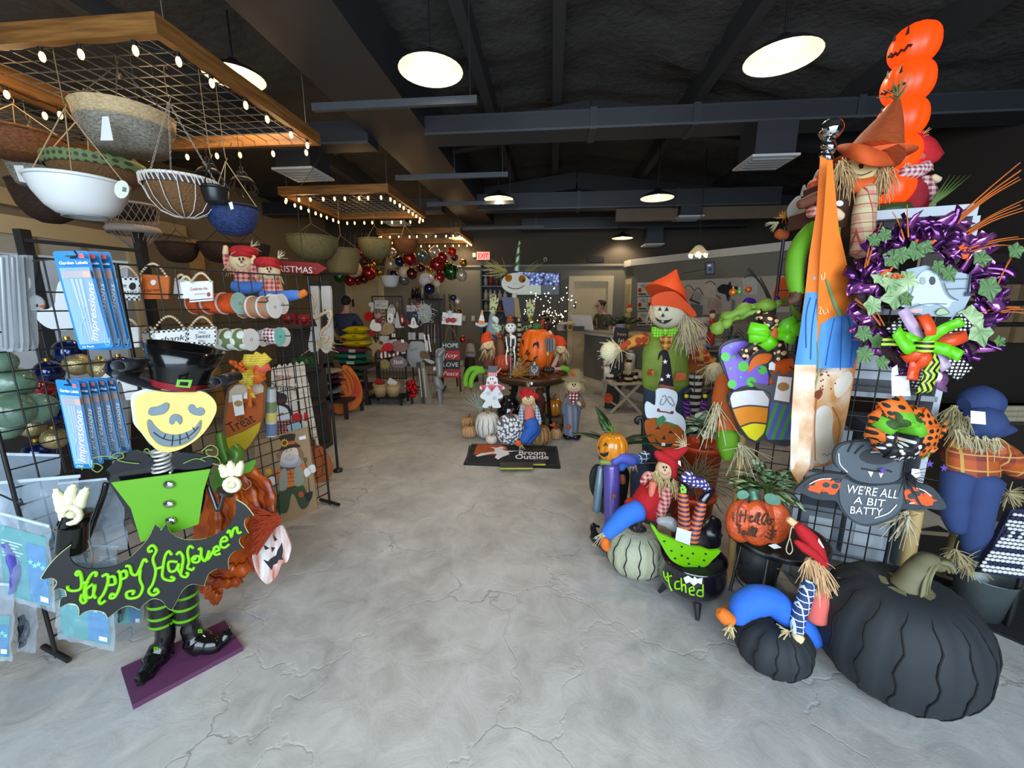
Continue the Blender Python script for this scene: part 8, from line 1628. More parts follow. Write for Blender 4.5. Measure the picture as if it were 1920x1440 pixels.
B().T([qRt.H(x,y,.004)for x,y in cG("825,160 850,240 880,330 915,400")],[.006,.008,.010,.013],6,flat=.5).O('green_stem_print',m('#6d8a5a',.7,var=.2),t);B().T([qRt.H(x,y,.004)for x,y in cG("765,575 775,680 770,800 740,920")],[.003,.004,.006,.007],6,flat=.5).O('green_stem_print',m('#8da06a',.7),t)
b=B();b.S(qRt,sm(cG("740,930 790,900 800,930 770,970")),.001,.004)
for k in range(14):x,y=cG([(Un(770,890),Un(780,960))])[0];b.S(qRt,circ(x,y,1.3,1.7,6),.001,.005)
b.O('seed_speck_print',m('#7a3a26',.7),t)
Ln(t,'script_print',qRt,[cG(s)for s in("775,350 790,345 780,390 795,385","800,360 810,390 825,385","830,355 840,385","790,120 795,160 810,150 815,110")],.0022,m('#f2c39a',.7),.003);Ln(t,'signature_print',qRt,[cG("800,1345 815,1335 830,1350 850,1335 875,1335")],.0008,INK,.0045)
for x,y in cG("745,150 985,325"):B().S(qRt if x>1560 else qL,star(x,y,5,2.5,6),.001,.003).O('flower_print',m('#b5a3a8',.7),t)
pa,pb=P(1558,243,d),P(1552,300,d)
B().ell(pa,pxm(20,d),pxm(20,d),pxm(19,d),20).O('silver_ball',m('#c9ccd2',.05,1,var=0),t);w=[]
for i in range(30):f=i/29;a=f*4*pi;w.append(P(1556-8*f,262+40*f,d)+RT*.012*cos(a)+FH*.012*sin(a))
B().T(w,[.02-.006*i/29 for i in range(30)],8).O('twisted_finial',m('#c9ccd2',.08,1,var=0),t)
pz=V((pb.x,pb.y,0));B().T([V((pa.x,pa.y,pa.z-.02)),V((pa.x,pa.y,1.12))],.006,8).O('pole',BLACK,t)
for z in(1.6,1.2):e=V((pa.x,pa.y,z));k=(V((gR0.x,gR0.y,z))-e).dot(RN);B().T([e,e+RN*k],.004,6).O('wall_clip',BLACK,t)
#boot, bat and candy corn door hanger
q=pl(1420,730,1.98,-6);OUTL=m('#3a3a40',.5)
t=Th('boot_door_hanger','painted door hanger of purple spotted boot, candy corn and grey bat with ribbon bow','sign',q.H(1430,835))
B().S(q,sm(cG("100,640 130,590 200,560 300,560 450,600 600,660 625,720 620,1100 590,1275 470,1270 400,1240 340,1265 270,1220 220,1120 160,980 170,920 195,900 120,740"),3),.014,-.004).O('backing_board',OUTL,t)
PURB=m('#7d62c9',.4,var=.04,coat=.4);GRD=m('#55b84a',.4,coat=.4)
def BH(nm,s,mt_,o=.002,smooth=True,th=.004):B().S(q,sm(cG(s),3)if smooth else cG(s),th,o).O(nm,mt_,t)
BH('orange_block',"480,700 600,690 612,740 605,960 480,980 440,860",m('#c9561c',.4,coat=.4),.002,False)
BH('boot',"115,650 150,600 250,575 310,600 300,760 340,740 390,735 430,780 428,880 340,870 250,880 195,900 150,770",PURB,.004)
BH('orange_toe',"305,740 330,690 380,660 460,665 430,720 360,740 295,790",m('#d96a1c',.4,coat=.4),.006)
for x,y,r in((145,680,31),(265,745,36),(395,770,30),(190,865,30),(320,850,34),(205,680,10),(180,610,9),(178,760,9),(375,760,8),(248,818,9)):B().S(q,circ(*cG([(x,y)])[0],r/3.6),.003,.0065).O('green_dot',GRD,t)
BH('corn_white',"170,960 200,920 300,905 400,910 440,940 440,1020 300,1015 190,1030 172,1000",m('#d9d6d6',.4,coat=.4),.006,False);BH('corn_orange',"190,1030 300,1012 440,1022 430,1130 330,1130 250,1155 215,1100",m('#d9841f',.4,coat=.4),.006,False);BH('corn_yellow',"250,1155 330,1128 425,1135 400,1200 350,1250 300,1225",m('#e0d21c',.4,coat=.4),.006,False)
Ln(t,'outline',q,[cG(s)for s in("172,960 200,915 300,900 400,905 445,940 440,1020 425,1140 400,1210 350,1252 300,1228 240,1150 190,1035 172,960","195,1030 300,1010 440,1022","250,1152 330,1126 428,1135")],.0035,OUTL,.011)
B().S(q,cG("445,975 605,960 600,1240 430,1240 415,1200"),.004,.004).O('striped_block',pat('vstripe','#4a9a4a','#5d62b0',s=.036,rough=.4,w=.55,rot=-12),t)
BH('bat',"315,845 360,860 440,870 470,850 450,800 440,770 480,800 510,770 525,805 560,800 600,780 600,990 470,985 430,950 400,910 355,890",m('#5d5c60',.5),.012)
tag(t,q,cG("500,810 595,820 575,988 472,970"),.022,True);tag(t,q,cG("440,725 460,712 482,730 478,772 437,768"),.02)
GRN=m('#67c81a',.35,var=.12);MESHG=m('#6d8f2c',.6,var=.2);CCB=pat('spots','#2c1610','#e8c58a',s=.024,rough=.6,w=.33)
b=B();x,y=cG("462,520")[0]
bow(b,q,x,y,[(-168,50,0),(172,50,0),(-120,42,1),(-30,46,0),(-12,52,0),(130,36,0),(15,40,0)],.055,[GRN,CCB],.06,.07);b.O('green_loops',GRN,t)
b=B();tail(b,q,[(x,y),*cG("370,590 250,680")],.05,CCB,.055);tail(b,q,[(x,y),*cG("500,600 525,700")],.055,CCB,.055);tail(b,q,[(x,y),*cG("400,430 365,370")],.05,CCB,.05);b.O('candy_print_tails',CCB,t)
b=B()
for s,w_ in(("80,500 150,420 300,350 480,330",.07),("130,470 250,400 420,370",.05),("480,330 560,300 640,420",.04)):ws=[q.H(*tuple(p)[:2],.02+.02*sin(i*.9))for i,p in enumerate(spl([V((*p,0))for p in cG(s)],6))];b.T(ws,[w_*.5*(.7+.3*sin(i*1.3))for i in range(len(ws))],8)
b.O('mesh_ribbon',MESHG,t);B().T([q.H(*cG("462,480")[0],.07),q.H(*cG("462,560")[0],.07)],.022,8).O('orange_knot',m('#c9561c',.6),t)
Lm(t,'candy_corn_bead',cG("520,530 590,560"),1.9,[5,6],m('#e8e2d6',.4));a_=q.H(1440,650,-.01);B().T([a_,a_+RN*-.25],.003,5).O('hanger',BLACK,t)
b=B();q=pl(1405,570,2.0);b.K(q,cr(1080,460,4.571)("1440,500 1470,470 1520,480 1525,520 1480,540 1460,510 1490,495"),.012,.0);So(b,'curl_ornament','purple glitter curl ornament above the mesh ribbon','ornament',m('#4a1f8d',.3,.3,var=.3,sc=80))
for x,y,r,col,lab in((1386,547,5.5,'#5a9a4a','green glitter ball above the mesh ribbon'),(1374,548,7,'#b8661c','orange leaf ball beside the green glitter ball'),(1403,543,6,'#b5501c','rust leaf ball beside the green glitter ball'),(1457,560,5,'#4a1f8d','purple glitter ball on the gridwall wire')):
 c=P(x,y,2.0);R=pxm(r,2.0);So(B().ell(c,R,R,R,12).T([c,c+V((0,0,R*1.4))],R*.25,6),'glitter_ball',lab,'ornament',m(col,.3,.4,var=.2,sc=80),'glitter balls on the rack top')
q=pl(1372,633,2.03);t=Th('spider_ornament','black spider ornament behind the purple boot','ornament',q.H(1372,645));B().ell(q.H(1374,634),.025,.02,.02,10).O('body',INK,t)
for k in range(8):s_=-1 if k%2 else 1;e=RT*s_;z=(k//2-1.5)*.02;B().T([q.H(1374,634),q.H(1374,634)+e*.03+UP*(.02+z),q.H(1374,634)+e*.055+UP*(z-.01)],.003,4).O('leg',INK,t)
t=Th('twig_spray','dark curved twigs standing behind the mesh ribbon','decoration',P(1445,600,2.15));b=B()
for s in("1400,505 1425,530 1440,560 1450,600","1404,502 1432,540 1452,590","1425,520 1445,560 1455,610"):b.T(spl(w3(pp(s),2.15),4),[.003,.006],5)
b.O('twigs',m('#2c241e',.8),t)
q=pl(1472,545,2.2);t=Sg('orange_pumpkin_board','plain orange rounded board hanging on the gridwall behind the green stocking',q,sm([(1452,552),(1462,525),(1480,518),(1496,530),(1500,560),(1480,572),(1458,568)]),.012,m('#d9541c',.6),'sign');B().S(q,[(1474,512),(1480,512),(1480,522),(1474,522)],.012).O('stem',BRN,t)
#orange trousers scarecrow on bamboo pole in front of the scarecrow
d=2.2;t=Th('pole_scarecrow','headless looking scarecrow legs in orange trousers and green boots tied to a bamboo pole','halloween figure',(onz(1366,1090).x,onz(1366,1090).y,0))
Lm(t,'trousers',cG("150,820 140,960 150,1100 165,1180"),d,[16,22,23,20],m('#c05a1a',.75,var=.12));Lm(t,'green_boot',cG("160,1190 155,1290 150,1370"),d-.02,[20,18,7],m('#5d9412',.75,var=.12))
a_,c_=P(1392,815,d),onz(1368,1088);B().T([a_,(a_+c_)/2,c_],[.022,.02,.02],10).O('bamboo_pole',m('#b5945a',.6,var=.15),t)
for f in(.35,.7):p=a_+(c_-a_)*f;B().T([p-(c_-a_).normalized()*.006,p+(c_-a_).normalized()*.006],.025,10).O('bamboo_node',m('#8d6d3c',.6),t)
b=B();b.U(P(1388,835,d-.06),-UP+RT*.2,46,.16,.6,.003);b.U(P(1346,760,d-.06),-UP-RT*.1,30,.2,.25,.003);b.O('raffia',PALE,t,None,'stuff')
#big scarecrow with orange hat
d=3.1;t=Th('scarecrow','big stuffed scarecrow with orange pointed hat, green bow tie and plaid arms outstretched','halloween figure',(P(1250,800,d).x,P(1250,800,d).y,0));cC=cr(1080,460,4.571)
GRV=m('#7f9a3a',.7,var=.12,bump=.2,bsc=30)
Lm(t,'vest',[(1250,628),(1247,660),(1247,700),(1248,724)],d,[34,42,44,42],GRV,16,flat=.6)
PLS=pat('spots','#c9922e','#a33a1c',s=.06,rough=.8,w=.42);Lm(t,'plaid_sleeve',cC("600,800 520,820 440,855 375,885"),d-.03,[13,12,9,6],PLS);Lm(t,'plaid_sleeve',cC("940,830 1020,890 1100,960 1170,1015"),d-.03,[14,14,12,8],PLS)
Ht(t,*cC("365,890")[0],d-.05,32,-1,.25,110,m('#d9d2a8',.85,var=.15),.0035,.6);Ht(t,*cC("1165,1025")[0],d-.05,34,.1,1,110,m('#cfc596',.85,var=.15),.0035,.6);B().ell(P(*cC("285,910")[0],d-.05),.07,.06,.075,10).O('straw_core',PALE,t);B().ell(P(*cC("1185,1085")[0],d-.05),.07,.06,.075,10).O('straw_core',PALE,t)
h=Head(1253,583,35,34,d-.05).build(t,m('#e6dcc0',.75,var=.03))
for s in("760,562 778,528 796,560","702,556 722,528 734,560","730,612 745,580 762,612"):h.patch(t,'face_print',cC(s),INK,.006)
h.patch(t,'mouth_print',cC("680,615 715,640 745,648 790,642 830,626 800,655 765,672 725,665 695,645"),INK,.006);h.patch(t,'tooth_print',cC("735,645 755,648 752,660 736,658"),m('#e6dcc0',.75),.009)
B().T([P(1248,553,d-.05),P(1252,545,d-.05),P(1260,525,d-.02),P(1268,506,d)],[pxm(40,d),pxm(33,d),pxm(15,d),pxm(1.5,d)],16).O('hat',m('#e5511a',.65,var=.06,bump=.15,bsc=20),t)
B().S(pl(1255,560,d-.2),sm(cC("655,512 660,440 750,400 850,400 930,470 1000,540 1035,600 985,612 920,555 800,522 700,515"),3),.03).O('hat_brim',m('#e5511a',.65,var=.06),t)
Hr(t,[(1282,590),(1288,600),(1294,596),(1286,610)],d-.12,14,46,52,(.1,1),m('#d9cfae',.85,var=.15),th=.003);Hr(t,[(1222,575)],d-.1,10,10,26,th=.002,mat=m('#d9cfae',.85))
q=pl(1247,622,d-.22);GG=pat('gingham','#9fe83a','#5fa81a',s=.02)
B().S(q,sm(cC("660,700 740,725 765,745 750,775 690,790 660,770")),.02).O('bow_tie',GG,t);B().S(q,sm(cC("870,705 790,725 765,745 790,780 830,775 860,750")),.02).O('bow_tie',GG,t);B().ell(q.H(*cC("765,745")[0],.01),.025,.015,.025,8).O('knot',GG,t)
B().S(pl(1248,645,d-.2),cC("715,770 835,775 800,890 760,920 735,850"),.02).O('shirt_front',pat('gingham','#d9b04a','#9c2a26',s=.045),t)
B().S(pl(1240,700,d-.2),cC("610,1065 670,1065 670,1115 615,1115"),.01).O('patch',PLS,t);B().S(pl(1275,705,d-.2),cC("860,1095 945,1095 940,1150 840,1165"),.01).O('patch',m('#d96a3a',.7,var=.3),t)
Lm(t,'jeans',[(1232,715),(1228,780),(1226,850),(1228,915)],d+.02,[24,24,22,18],m('#34455c',.8,var=.1),flat=.7);Lm(t,'jeans',[(1268,715),(1270,780),(1268,850),(1266,915)],d+.02,[24,24,22,18],m('#34455c',.8,var=.1),flat=.7)
for x in(1228,1266):p=P(x,900,d);B().ell((p.x,p.y-.04,.05),.07,.12,.05,10).O('shoe',INK,t)
#ghost in witch hat over pumpkin stake
d=2.7;q=pl(1248,800,d);cG2=cr(1100,580,7.2)
t=Th('ghost_stake','white metal ghost with black starry witch hat above a smiling pumpkin on a stake','yard art',(q.H(1245,880).x,q.H(1245,880).y,0))
B().S(q,sm(cG2("965,690 975,610 1010,560 1060,545 1100,580 1130,700 1150,850 1180,1060 1185,1085 980,1050 1000,950 1020,800 1030,650 1005,620 985,660"),3),.01).O('hat',m('#141417',.35,coat=.5),t)
for x,y,r in((1060,708,36),(1102,900,38),(1015,948,30)):B().S(q,star(*cG2([(x,y)])[0],r/7.2),.002,.003).O('star',WHITE,t)
B().S(q,cG2("985,1010 1180,1045 1182,1085 980,1045"),.006,.006).O('hat_band',m('#8d4a2a',.5),t)
B().S(q,sm(cQ("545,110 600,100 675,125 685,180 670,250 720,290 740,340 735,395 690,350 640,340 590,320 540,300 480,300 465,230 480,190 520,210 535,215 540,160"),3),.01,.003).O('ghost',m('#d5dce0',.45,var=.05),t)
Ln(t,'ghost_lines',q,[cQ(s)for s in("580,160 600,150 608,180 585,210 568,205 578,170","618,160 640,165 662,205 655,218 630,200 612,170")],.004,m('#8d979c',.5),.006);Ln(t,'ghost_smile',q,[cQ("565,250 555,240 552,255 570,258 605,262 640,270 655,268 650,258 640,265")],.005,m('#7a2a2a',.5),.006)
B().S(q,sm(cQ("470,320 540,305 640,315 700,350 725,410 710,470 660,510 590,520 520,490 480,430 465,370"),3),.012,.0).O('pumpkin',m('#a85312',.4,var=.15),t)
for s in("535,380 555,358 572,382 556,375","622,405 640,385 660,412 640,405","580,445 597,418 606,448","530,432 560,470 600,480 655,475 640,495 590,500 550,480"):B().S(q,cQ(s),.003,.003).O('face_cut',INK,t)
for x in(577,590):B().S(q,cQ("%d,470 %d,470 %d,490 %d,490"%(x,x+12,x+12,x)),.002,.005).O('tooth',WHITE,t)
for s in("540,310 590,285 610,310 570,360 545,340","610,325 660,340 680,380 640,350 590,330"):B().S(q,cQ(s),.006,.009).O('leaf',m('#3f7a4a',.5,var=.15),t)
B().S(q,cQ("485,480 700,490 690,640 490,640"),.01,-.012).O('black_base',INK,t);p=q.H(1244,870,-.02);B().T([p,V((p.x,p.y,0))],.012,6).O('stake',BLACK,t);Ln(t,'iron_curl',q,[cQ("455,440 455,330 440,300 410,310 412,330 425,335")],.016,BLACK,-.02)
#pumpkin-headed purple figure
d=2.5;t=Th('pumpkin_head_figure','glazed figure with orange pumpkin head, purple gown and curled black shoe','halloween figure',(P(1150,985,d).x,P(1150,985,d).y,0));c=P(1148,838,d);R=pxm(29,d)
B().pump(c,R,R*.98,11,.10,None,None,6,None,.1).O('head',m('#d9851a',.2,var=.06,coat=.7),t);h=Head(1148,838,29,28,d)
h.patch(t,'mouth',cQ("158,535 180,545 222,530 215,555 190,566 168,555"),INK,.014);h.patch(t,'eye',cQ("182,495 200,466 218,495 200,485"),INK,.014);h.patch(t,'eye',cQ("148,505 155,488 160,520"),INK,.014)
Lm(t,'gown',[(1146,872),(1147,900),(1147,950),(1148,985)],d,[14,15,15,15],m('#5a4a9c',.25,var=.06,coat=.6),16);Lm(t,'collar',[(1126,866),(1146,866),(1168,862)],d-.02,[4,7,4],m('#7d8f3a',.5));Lm(t,'cape',[(1126,875),(1123,910),(1118,958)],d+.04,[5,8,8],m('#5f7480',.35,coat=.4));B().S(pl(1112,910,d+.1),circ(1122,905,16,32),.03).O('black_shield',INK,t)
p=P(1148,985,d);B().T(spl([V((p.x+.02,p.y,.05)),V((p.x-.03,p.y-.05,.05)),V((p.x-.1,p.y-.06,.09)),V((p.x-.12,p.y-.02,.14)),V((p.x-.08,p.y,.13))],4),[.06,.055,.04,.02,.008],9).O('curled_shoe',m('#1a1a1e',.2,coat=.5),t);B().T([p,V((p.x,p.y,.03))],pxm(15,d),14).O('gown_hem',m('#5a4a9c',.25,coat=.6),t)
B().S(pl(1150,930,d-.1),star(*cQ("255,830")[0],6,3),.004,.04).O('rust_star',m('#8d4a2a',.5),t);b=B();b.U(P(1148,808,d),UP,20,.06,.7,.003);b.O('green_sprig',m('#6d8f3a',.6),t,None,'stuff')
Lm(t,'sleeve',[(1150,868),(1165,858),(1190,866)],d-.06,[7,11,9],m('#4a55b0',.6))
d=2.55;t=Th('scarecrow_doll','blue-legged doll slumped behind the purple gowned figure with checked cuff','doll',(P(1190,900,d).x,P(1190,900,d).y,0));Lm(t,'jeans',cQ("290,640 320,600 380,580 420,590"),d,[10,12,11,9],m('#3f6fc9',.8,var=.1));Lm(t,'checked_cuff',cQ("430,590 460,560 480,540"),d,[9,10,8],pat('windowpane','#23314f','#cfdbe9',s=.03));Ht(t,*cQ("400,610")[0],d-.05,14,-.3,.6,20);Lm(t,'shoe',cQ("310,690 315,740"),d,[6,6],m('#8d4a2a',.7))
Lm(t,'body',[(1200,862),(1202,900),(1202,960)],d+.08,[14,20,20],m('#23283a',.8));p=P(1202,960,d+.08);B().bx((p.x-.09,p.y-.07,0),(p.x+.09,p.y+.07,p.z+.02)).O('seat_block',m('#8d9094',.6),t)
def leafplant(nm,lab,x,y,d,leaves,potc,potxy=None,mat=None,L=.16,wd=.05,n=22,up=(.1,1.0),sp=.7,stemz=0,droop=.3,mid=None):
 p=P(x,y,d);t=Th(nm,lab,'plant',(p.x,p.y,0));
 for k in range(n):
  e=(UP*Un(*up)+RT*Ga(0,sp)+FH*Ga(-.1,sp*.7)).normalized();l=L*Un(.75,1.2);s_=e.cross(V((0,0,1))if abs(e.z)<.9 else FH).normalized();a0=p+e*L*.2
  pts=spl([a0,a0+e*l*.45,a0+e*l-V((0,0,l*droop))],4);ww=[wd*w_ for w_ in(.08,.5,.8,.95,1,.9,.7,.4,.05)]
  b=B();b.T([p,a0],.004,4,m('#5a7a3a',.6));b.R(pts,s_,ww,.0015)
  b.O('leaf',mat,t)
 return t,p
LV=m('#23472c',.3,var=.25,sc=30)
t,p=leafplant('leafy_plant','dark green broad-leaved plant behind the pumpkin-headed figure',1155,835,2.85,12,None,None,LV,.26,.09,11,(-.1,.7),.9,0,.15);B().T([V((p.x,p.y,0)),V((p.x,p.y,.3)),p],[.09,.11,.01],12).O('pot',m('#26282a',.6),t)
SLV=pat('spots','#5f7d5c','#c3d0bc',s=.03,rough=.5,w=.4)
t,p=leafplant('leafy_plant','silver green leafy plant in an orange pot behind the red doll',1318,800,2.75,30,None,None,SLV,.13,.06,34,(.0,1),.8);zt=P(1300,838,2.7).z;B().L((p.x,p.y,0),[(0,0),(.10,0),(.14,zt),(.15,zt),(.15,zt-.03),(0,zt-.03)],20).O('pot',m('#c9461c',.5),t);B().T([V((p.x,p.y,zt-.03)),p],.012,6).O('stem',BRN,t)
d=2.4;p=P(1300,905,d);t=Th('grass_plant','spiky brown green grass in an orange pot behind the witch legs','plant',(p.x,p.y,0));b=B();b.U(p,UP*.7+RT*.3,110,.26,.75,.0035,None,.35);b.O('grass_blades',m('#6d6344',.7,var=.35,sc=50),t,None,'stuff');zt=P(1300,922,d).z;B().L((p.x,p.y,0),[(0,0),(.09,0),(.125,zt),(.135,zt),(.135,zt-.03),(0,zt-.03)],20).O('pot',m('#c9461c',.5),t);B().T([V((p.x,p.y,zt-.04)),p],.02,6).O('crown_stem',BRN,t)
AG=pat('spots','#3c5f2e','#b5c79a',s=.018,rough=.35,w=.42)
t,p=leafplant('leafy_plant','speckled green broad-leaved plant behind the hello fall pumpkin',1440,915,2.12,24,None,None,AG,.17,.055,30,(.1,1),.75);B().L((p.x,p.y,0),[(0,0),(.09,0),(.12,.22),(0,.22)],18).O('pot',m('#3a3c3e',.5),t);B().T([V((p.x,p.y,.2)),p],.014,6).O('stem',m('#5a7a3a',.6),t)
#purple coil legs and striped sock behind the scarecrow arm
d=2.9;t=Th('witch_leg_ornament','dangling witch legs with purple coils, yellow buckles and black boots beside the ghost','ornament',P(1302,780,d))
for x0,x1 in((1287,1296),(1322,1308)):
 w=[]
 for i in range(50):f=i/49;a=f*2*pi*5;w.append(P(x0+(x1-x0)*f*.5,752+38*f,d)+RT*.022*cos(a)+FH*.022*sin(a))
 B().T(w,.008,6).O('coil_leg',m('#6d2a8d',.4,var=.15),t);Lm(t,'boot',[(x0,750),(x0-1,738),(x0+8,732)],d,[5,6,4],INK);Lm(t,'buckle',[(x0,745),(x0,741)],d-.06,[4,4],m('#d2c21c',.5))
B().T([P(1302,735,d),P(1302,700,d+.05),P(1302,700,d+.4)],.004,5).O('hanger',BLACK,t)
p=P(1302,720,3.3);zt=P(1302,700,3.3).z;So(B().T([V((p.x,p.y,0)),V((p.x,p.y,zt))],.06,14),'striped_post','black and white striped display post beside the big scarecrow','post',pat('stripe','#e2ded8','#1c1a1a',s=.055,w=.5))
#white green slit pumpkin and seated red doll
def pumpkin2(x,yc,wpx,H,name,lab,mat,ribs,depth,slits,slitmat,stem=None,ry=None,sw=1.0,pw=.8):
 c=onz(x,yc,H*.97);d=(c-EYE).dot(FW);r=pxm(wpx/2,d);t=Th(name,lab,'pumpkin',(c.x,c.y,0))
 B().pump(c,r,H,ribs,depth,None,None,6,None,.14,pw).O('shell',mat,t)
 for k in range(slits):
  a=2*pi*(k+.5*0)/slits+.13;pts=[]
  for i in range(13):
   f=.16+.66*i/12;an=pi*f;sr=max(sin(an),.02)**pw;rr=r*sr*1.006*(1-depth*(1-abs(sin(a*ribs/2))**.6));aa=a+.035*sin(i*1.7+k*2)
   pts.append(c+V((rr*cos(aa),rr*sin(aa),cos(an)*H*(1-.14*math.exp(-(sr*2.2)**2)))))
  B().T(pts,[r*.001*sw]+[r*.021*sw*(.5+.5*sin(pi*i/12))for i in range(1,12)]+[r*.001*sw],5).O('slit',slitmat,t)
 return t,c,r,d
t,c,r,d=pumpkin2(1193,1030,112,.145,'carved_pumpkin','pale sage carved pumpkin with black slits under the seated red doll',m('#a9ac90',.65,var=.08,bump=.4,bsc=30),14,.04,14,INK)
b=B()
for k in range(7):a=k*.9;e=V((cos(a),sin(a),-.15));b.ell(c+V((0,0,.135))+e*.035,.03,.013,.006,8,axis_R(V((0,0,1)),e))
b.O('leaf_collar',m('#3a2a33',.7),t);B().T([c+V((0,0,.12)),c+V((.01,0,.18))],.014,6).O('stem',m('#3a2a33',.7),t)
d=2.22;t=Th('scarecrow_doll','scarecrow doll in red hat, red smock and blue trousers seated on the sage pumpkin','doll',P(1215,985,d))
SM=m('#b3121c',.85,var=.1,bump=.2);Lm(t,'smock',cQ("575,720 520,800 470,870 420,900"),d,[19,26,27,22],SM,14);Lm(t,'smock',cQ("470,880 520,930 560,970"),d-.01,[22,20,12],SM,14);Lm(t,'smock_skirt',cQ("340,870 400,890 470,930"),d-.02,[7,14,16],SM)
SL=pat('gingham','#e6b3a8','#a32a33',s=.022);Lm(t,'sleeve',cQ("615,780 600,860 565,970"),d-.07,[9,11,9],SL);Lm(t,'sleeve',cQ("520,700 480,690 450,740"),d-.03,[8,8,6],SL);Lm(t,'coral_bib',cQ("520,740 510,800 505,830"),d-.11,[7,6,3],m('#d9735f',.8))
Lm(t,'blue_trousers',cQ("430,920 340,960 260,1030 200,1090"),d-.06,[20,19,16,12],m('#2f72d9',.8,var=.08),12);Lm(t,'orange_shoe',cQ("200,1120 195,1155 215,1185"),d-.09,[8,9,7],m('#d96a1c',.8));Ht(t,*cQ("185,1085")[0],d-.08,22,-.5,.5,22)
h=Head(*cQ("603,650")[0],18,20,d-.04).build(t,m('#e0bf95',.75,var=.04));dollface(t,h,True,'#8a1420',.9)
Lm(t,'hat',cQ("640,640 610,570 660,550 750,505"),d-.03,[17,17,13,3],SM,12);Lm(t,'hat_brim',cQ("540,530 570,560 640,600 660,700"),d-.07,[5,9,9,6],SM);Hr(t,cQ("545,660 560,700 620,720 660,720"),d-.06,12,26,26,th=.0028);Ht(t,*cQ("735,490")[0],d-.02,24,-.3,-.6,22);B().S(pl(1274,868,d-.06),cQ("690,590 705,590 710,630 690,610"),.001).O('price_tag',TAG,t)
B().box(P(1280,900,d+.05),.02,.02,.02).O('belt_knot',SM,t)
#bewitched cauldron with witch legs
c=onz(1300,1042,.27);d=(c-EYE).dot(FW);R=pxm(57,d)
t=Th('witch_cauldron','black glossy cauldron lettered in green with striped witch legs sticking out','halloween figure',(c.x,c.y,0));CB=m('#17131f',.14,var=.05,coat=.8)
B().L(c,[(R*.9,-.015),(R*.97,0),(R*1.02,.004),(R*.98,-.02),(R*1.04,-.08),(R*1.0,-.13),(R*.8,-.175),(R*.4,-.2),(0,-.203)],32).O('cauldron',CB,t);B().L(c-V((0,0,.02)),[(0,0),(R*.93,0)],24).O('inside',INK,t)
for ang in(-95,150,30):
 a=radians(ang)+YAW;e=V((cos(a),sin(a),0));B().T([c+e*R*.6-V((0,0,.165)),V((c.x,c.y,0))+e*R*(.95 if ang!=-95 else.8)+V((0,0,.008))],[.026,.010],10).O('leg',CB,t)
q=pl(1300,1100,d-R*.98);LIM2=m('#8fd21c',.5)
def onk(x,y,off=.004):
 r_=ray(x,y);o=EYE-c;o=V((o.x,o.y,0));v=V((r_.x,r_.y,0));A_,B_,C_=v.dot(v),2*o.dot(v),o.dot(o)-(R*1.03+off)**2;disc=max(0,B_*B_-4*A_*C_);return EYE+r_*((-B_-sqrt(disc))/(2*A_))
b=B()
for s in("215,705 220,740 240,770","240,715 250,790 268,830","225,745 265,735","315,770 290,775 290,815 320,815","325,750 330,830","330,800 350,790 355,840","380,830 405,825 400,805 378,815 382,850 410,855","462,790 462,865","462,830 435,825 425,855 455,865"):b.T([onk(*tuple(p)[:2])for p in(spl([V((*p,0))for p in cF(s)],4))],.0042,5)
b.O('lettering',LIM2,t)
w=[onk(x,y,.003)for x,y in cF("340,750 370,735 400,755 410,740 425,755 460,750 455,790 430,780 405,800 380,775 355,785")];B().M([w],FW*.003).O('bat_glare_print',m('#dfe6ea',.3),t)  # bat print with the white glare painted into its colour
q=pl(1300,1030,d-.02,0,-12);B().S(q,sm(cF("135,420 160,430 190,470 260,500 300,515 350,540 400,555 450,560 510,580 575,580 520,640 470,682 370,687 280,650 235,600 190,520"),3),.012,.06).O('lime_cuff',m('#70b80a',.4,var=.04),t)
for x,y in((265,580),(330,555),(330,610),(288,628),(400,597),(368,627),(480,600),(470,640),(375,662),(440,678),(220,520)):B().S(q,circ(*cF([(x,y)])[0],2.2,1.6,10),.002,.0625).O('black_dot',INK,t)
WLS=pat('stripe','#d9691c','#3a2a55',s=.022,rough=.5);p0=c-V((0,0,.02))
for pts,bt in(("335,210 340,300 345,400 350,560","340,215 345,190 320,150"),("455,270 440,340 410,440 385,560","455,270 490,220 530,195")):
 Lm(t,'striped_leg',cF(pts),d-.03,[9,10,11,12],WLS,14);Lm(t,'black_shoe',cF(bt),d-.03,[9.5,10,5],CB)
Lm(t,'polka_bow',cF("340,140 370,110 400,150 450,150 490,190"),d-.06,[6,11,9,10,6],pat('dots','#3a2f7a','#e6e2f2',s=.018,w=.28));B().S(q,cF("320,180 352,175 358,215 325,218"),.004,.1,None,[cF("330,187 345,185 348,205 333,207")]).O('lime_buckle',m('#84d10e',.4),t)
B().S(q,cF("300,430 390,460 380,545 288,510"),.001,.1).O('price_tag',m('#cfd4da',.5),t);Lm(t,'black_wrap',cF("540,380 500,460 520,540"),d+.06,[12,24,16],m('#101114',.25));Lm(t,'clear_wrap',cF("180,390 250,400 300,440"),d+.03,[6,12,10],plastic('#cfd6da',.6));Lm(t,'black_core',cF("300,420 400,500 420,620"),d+.03,[16,26,26],INK)
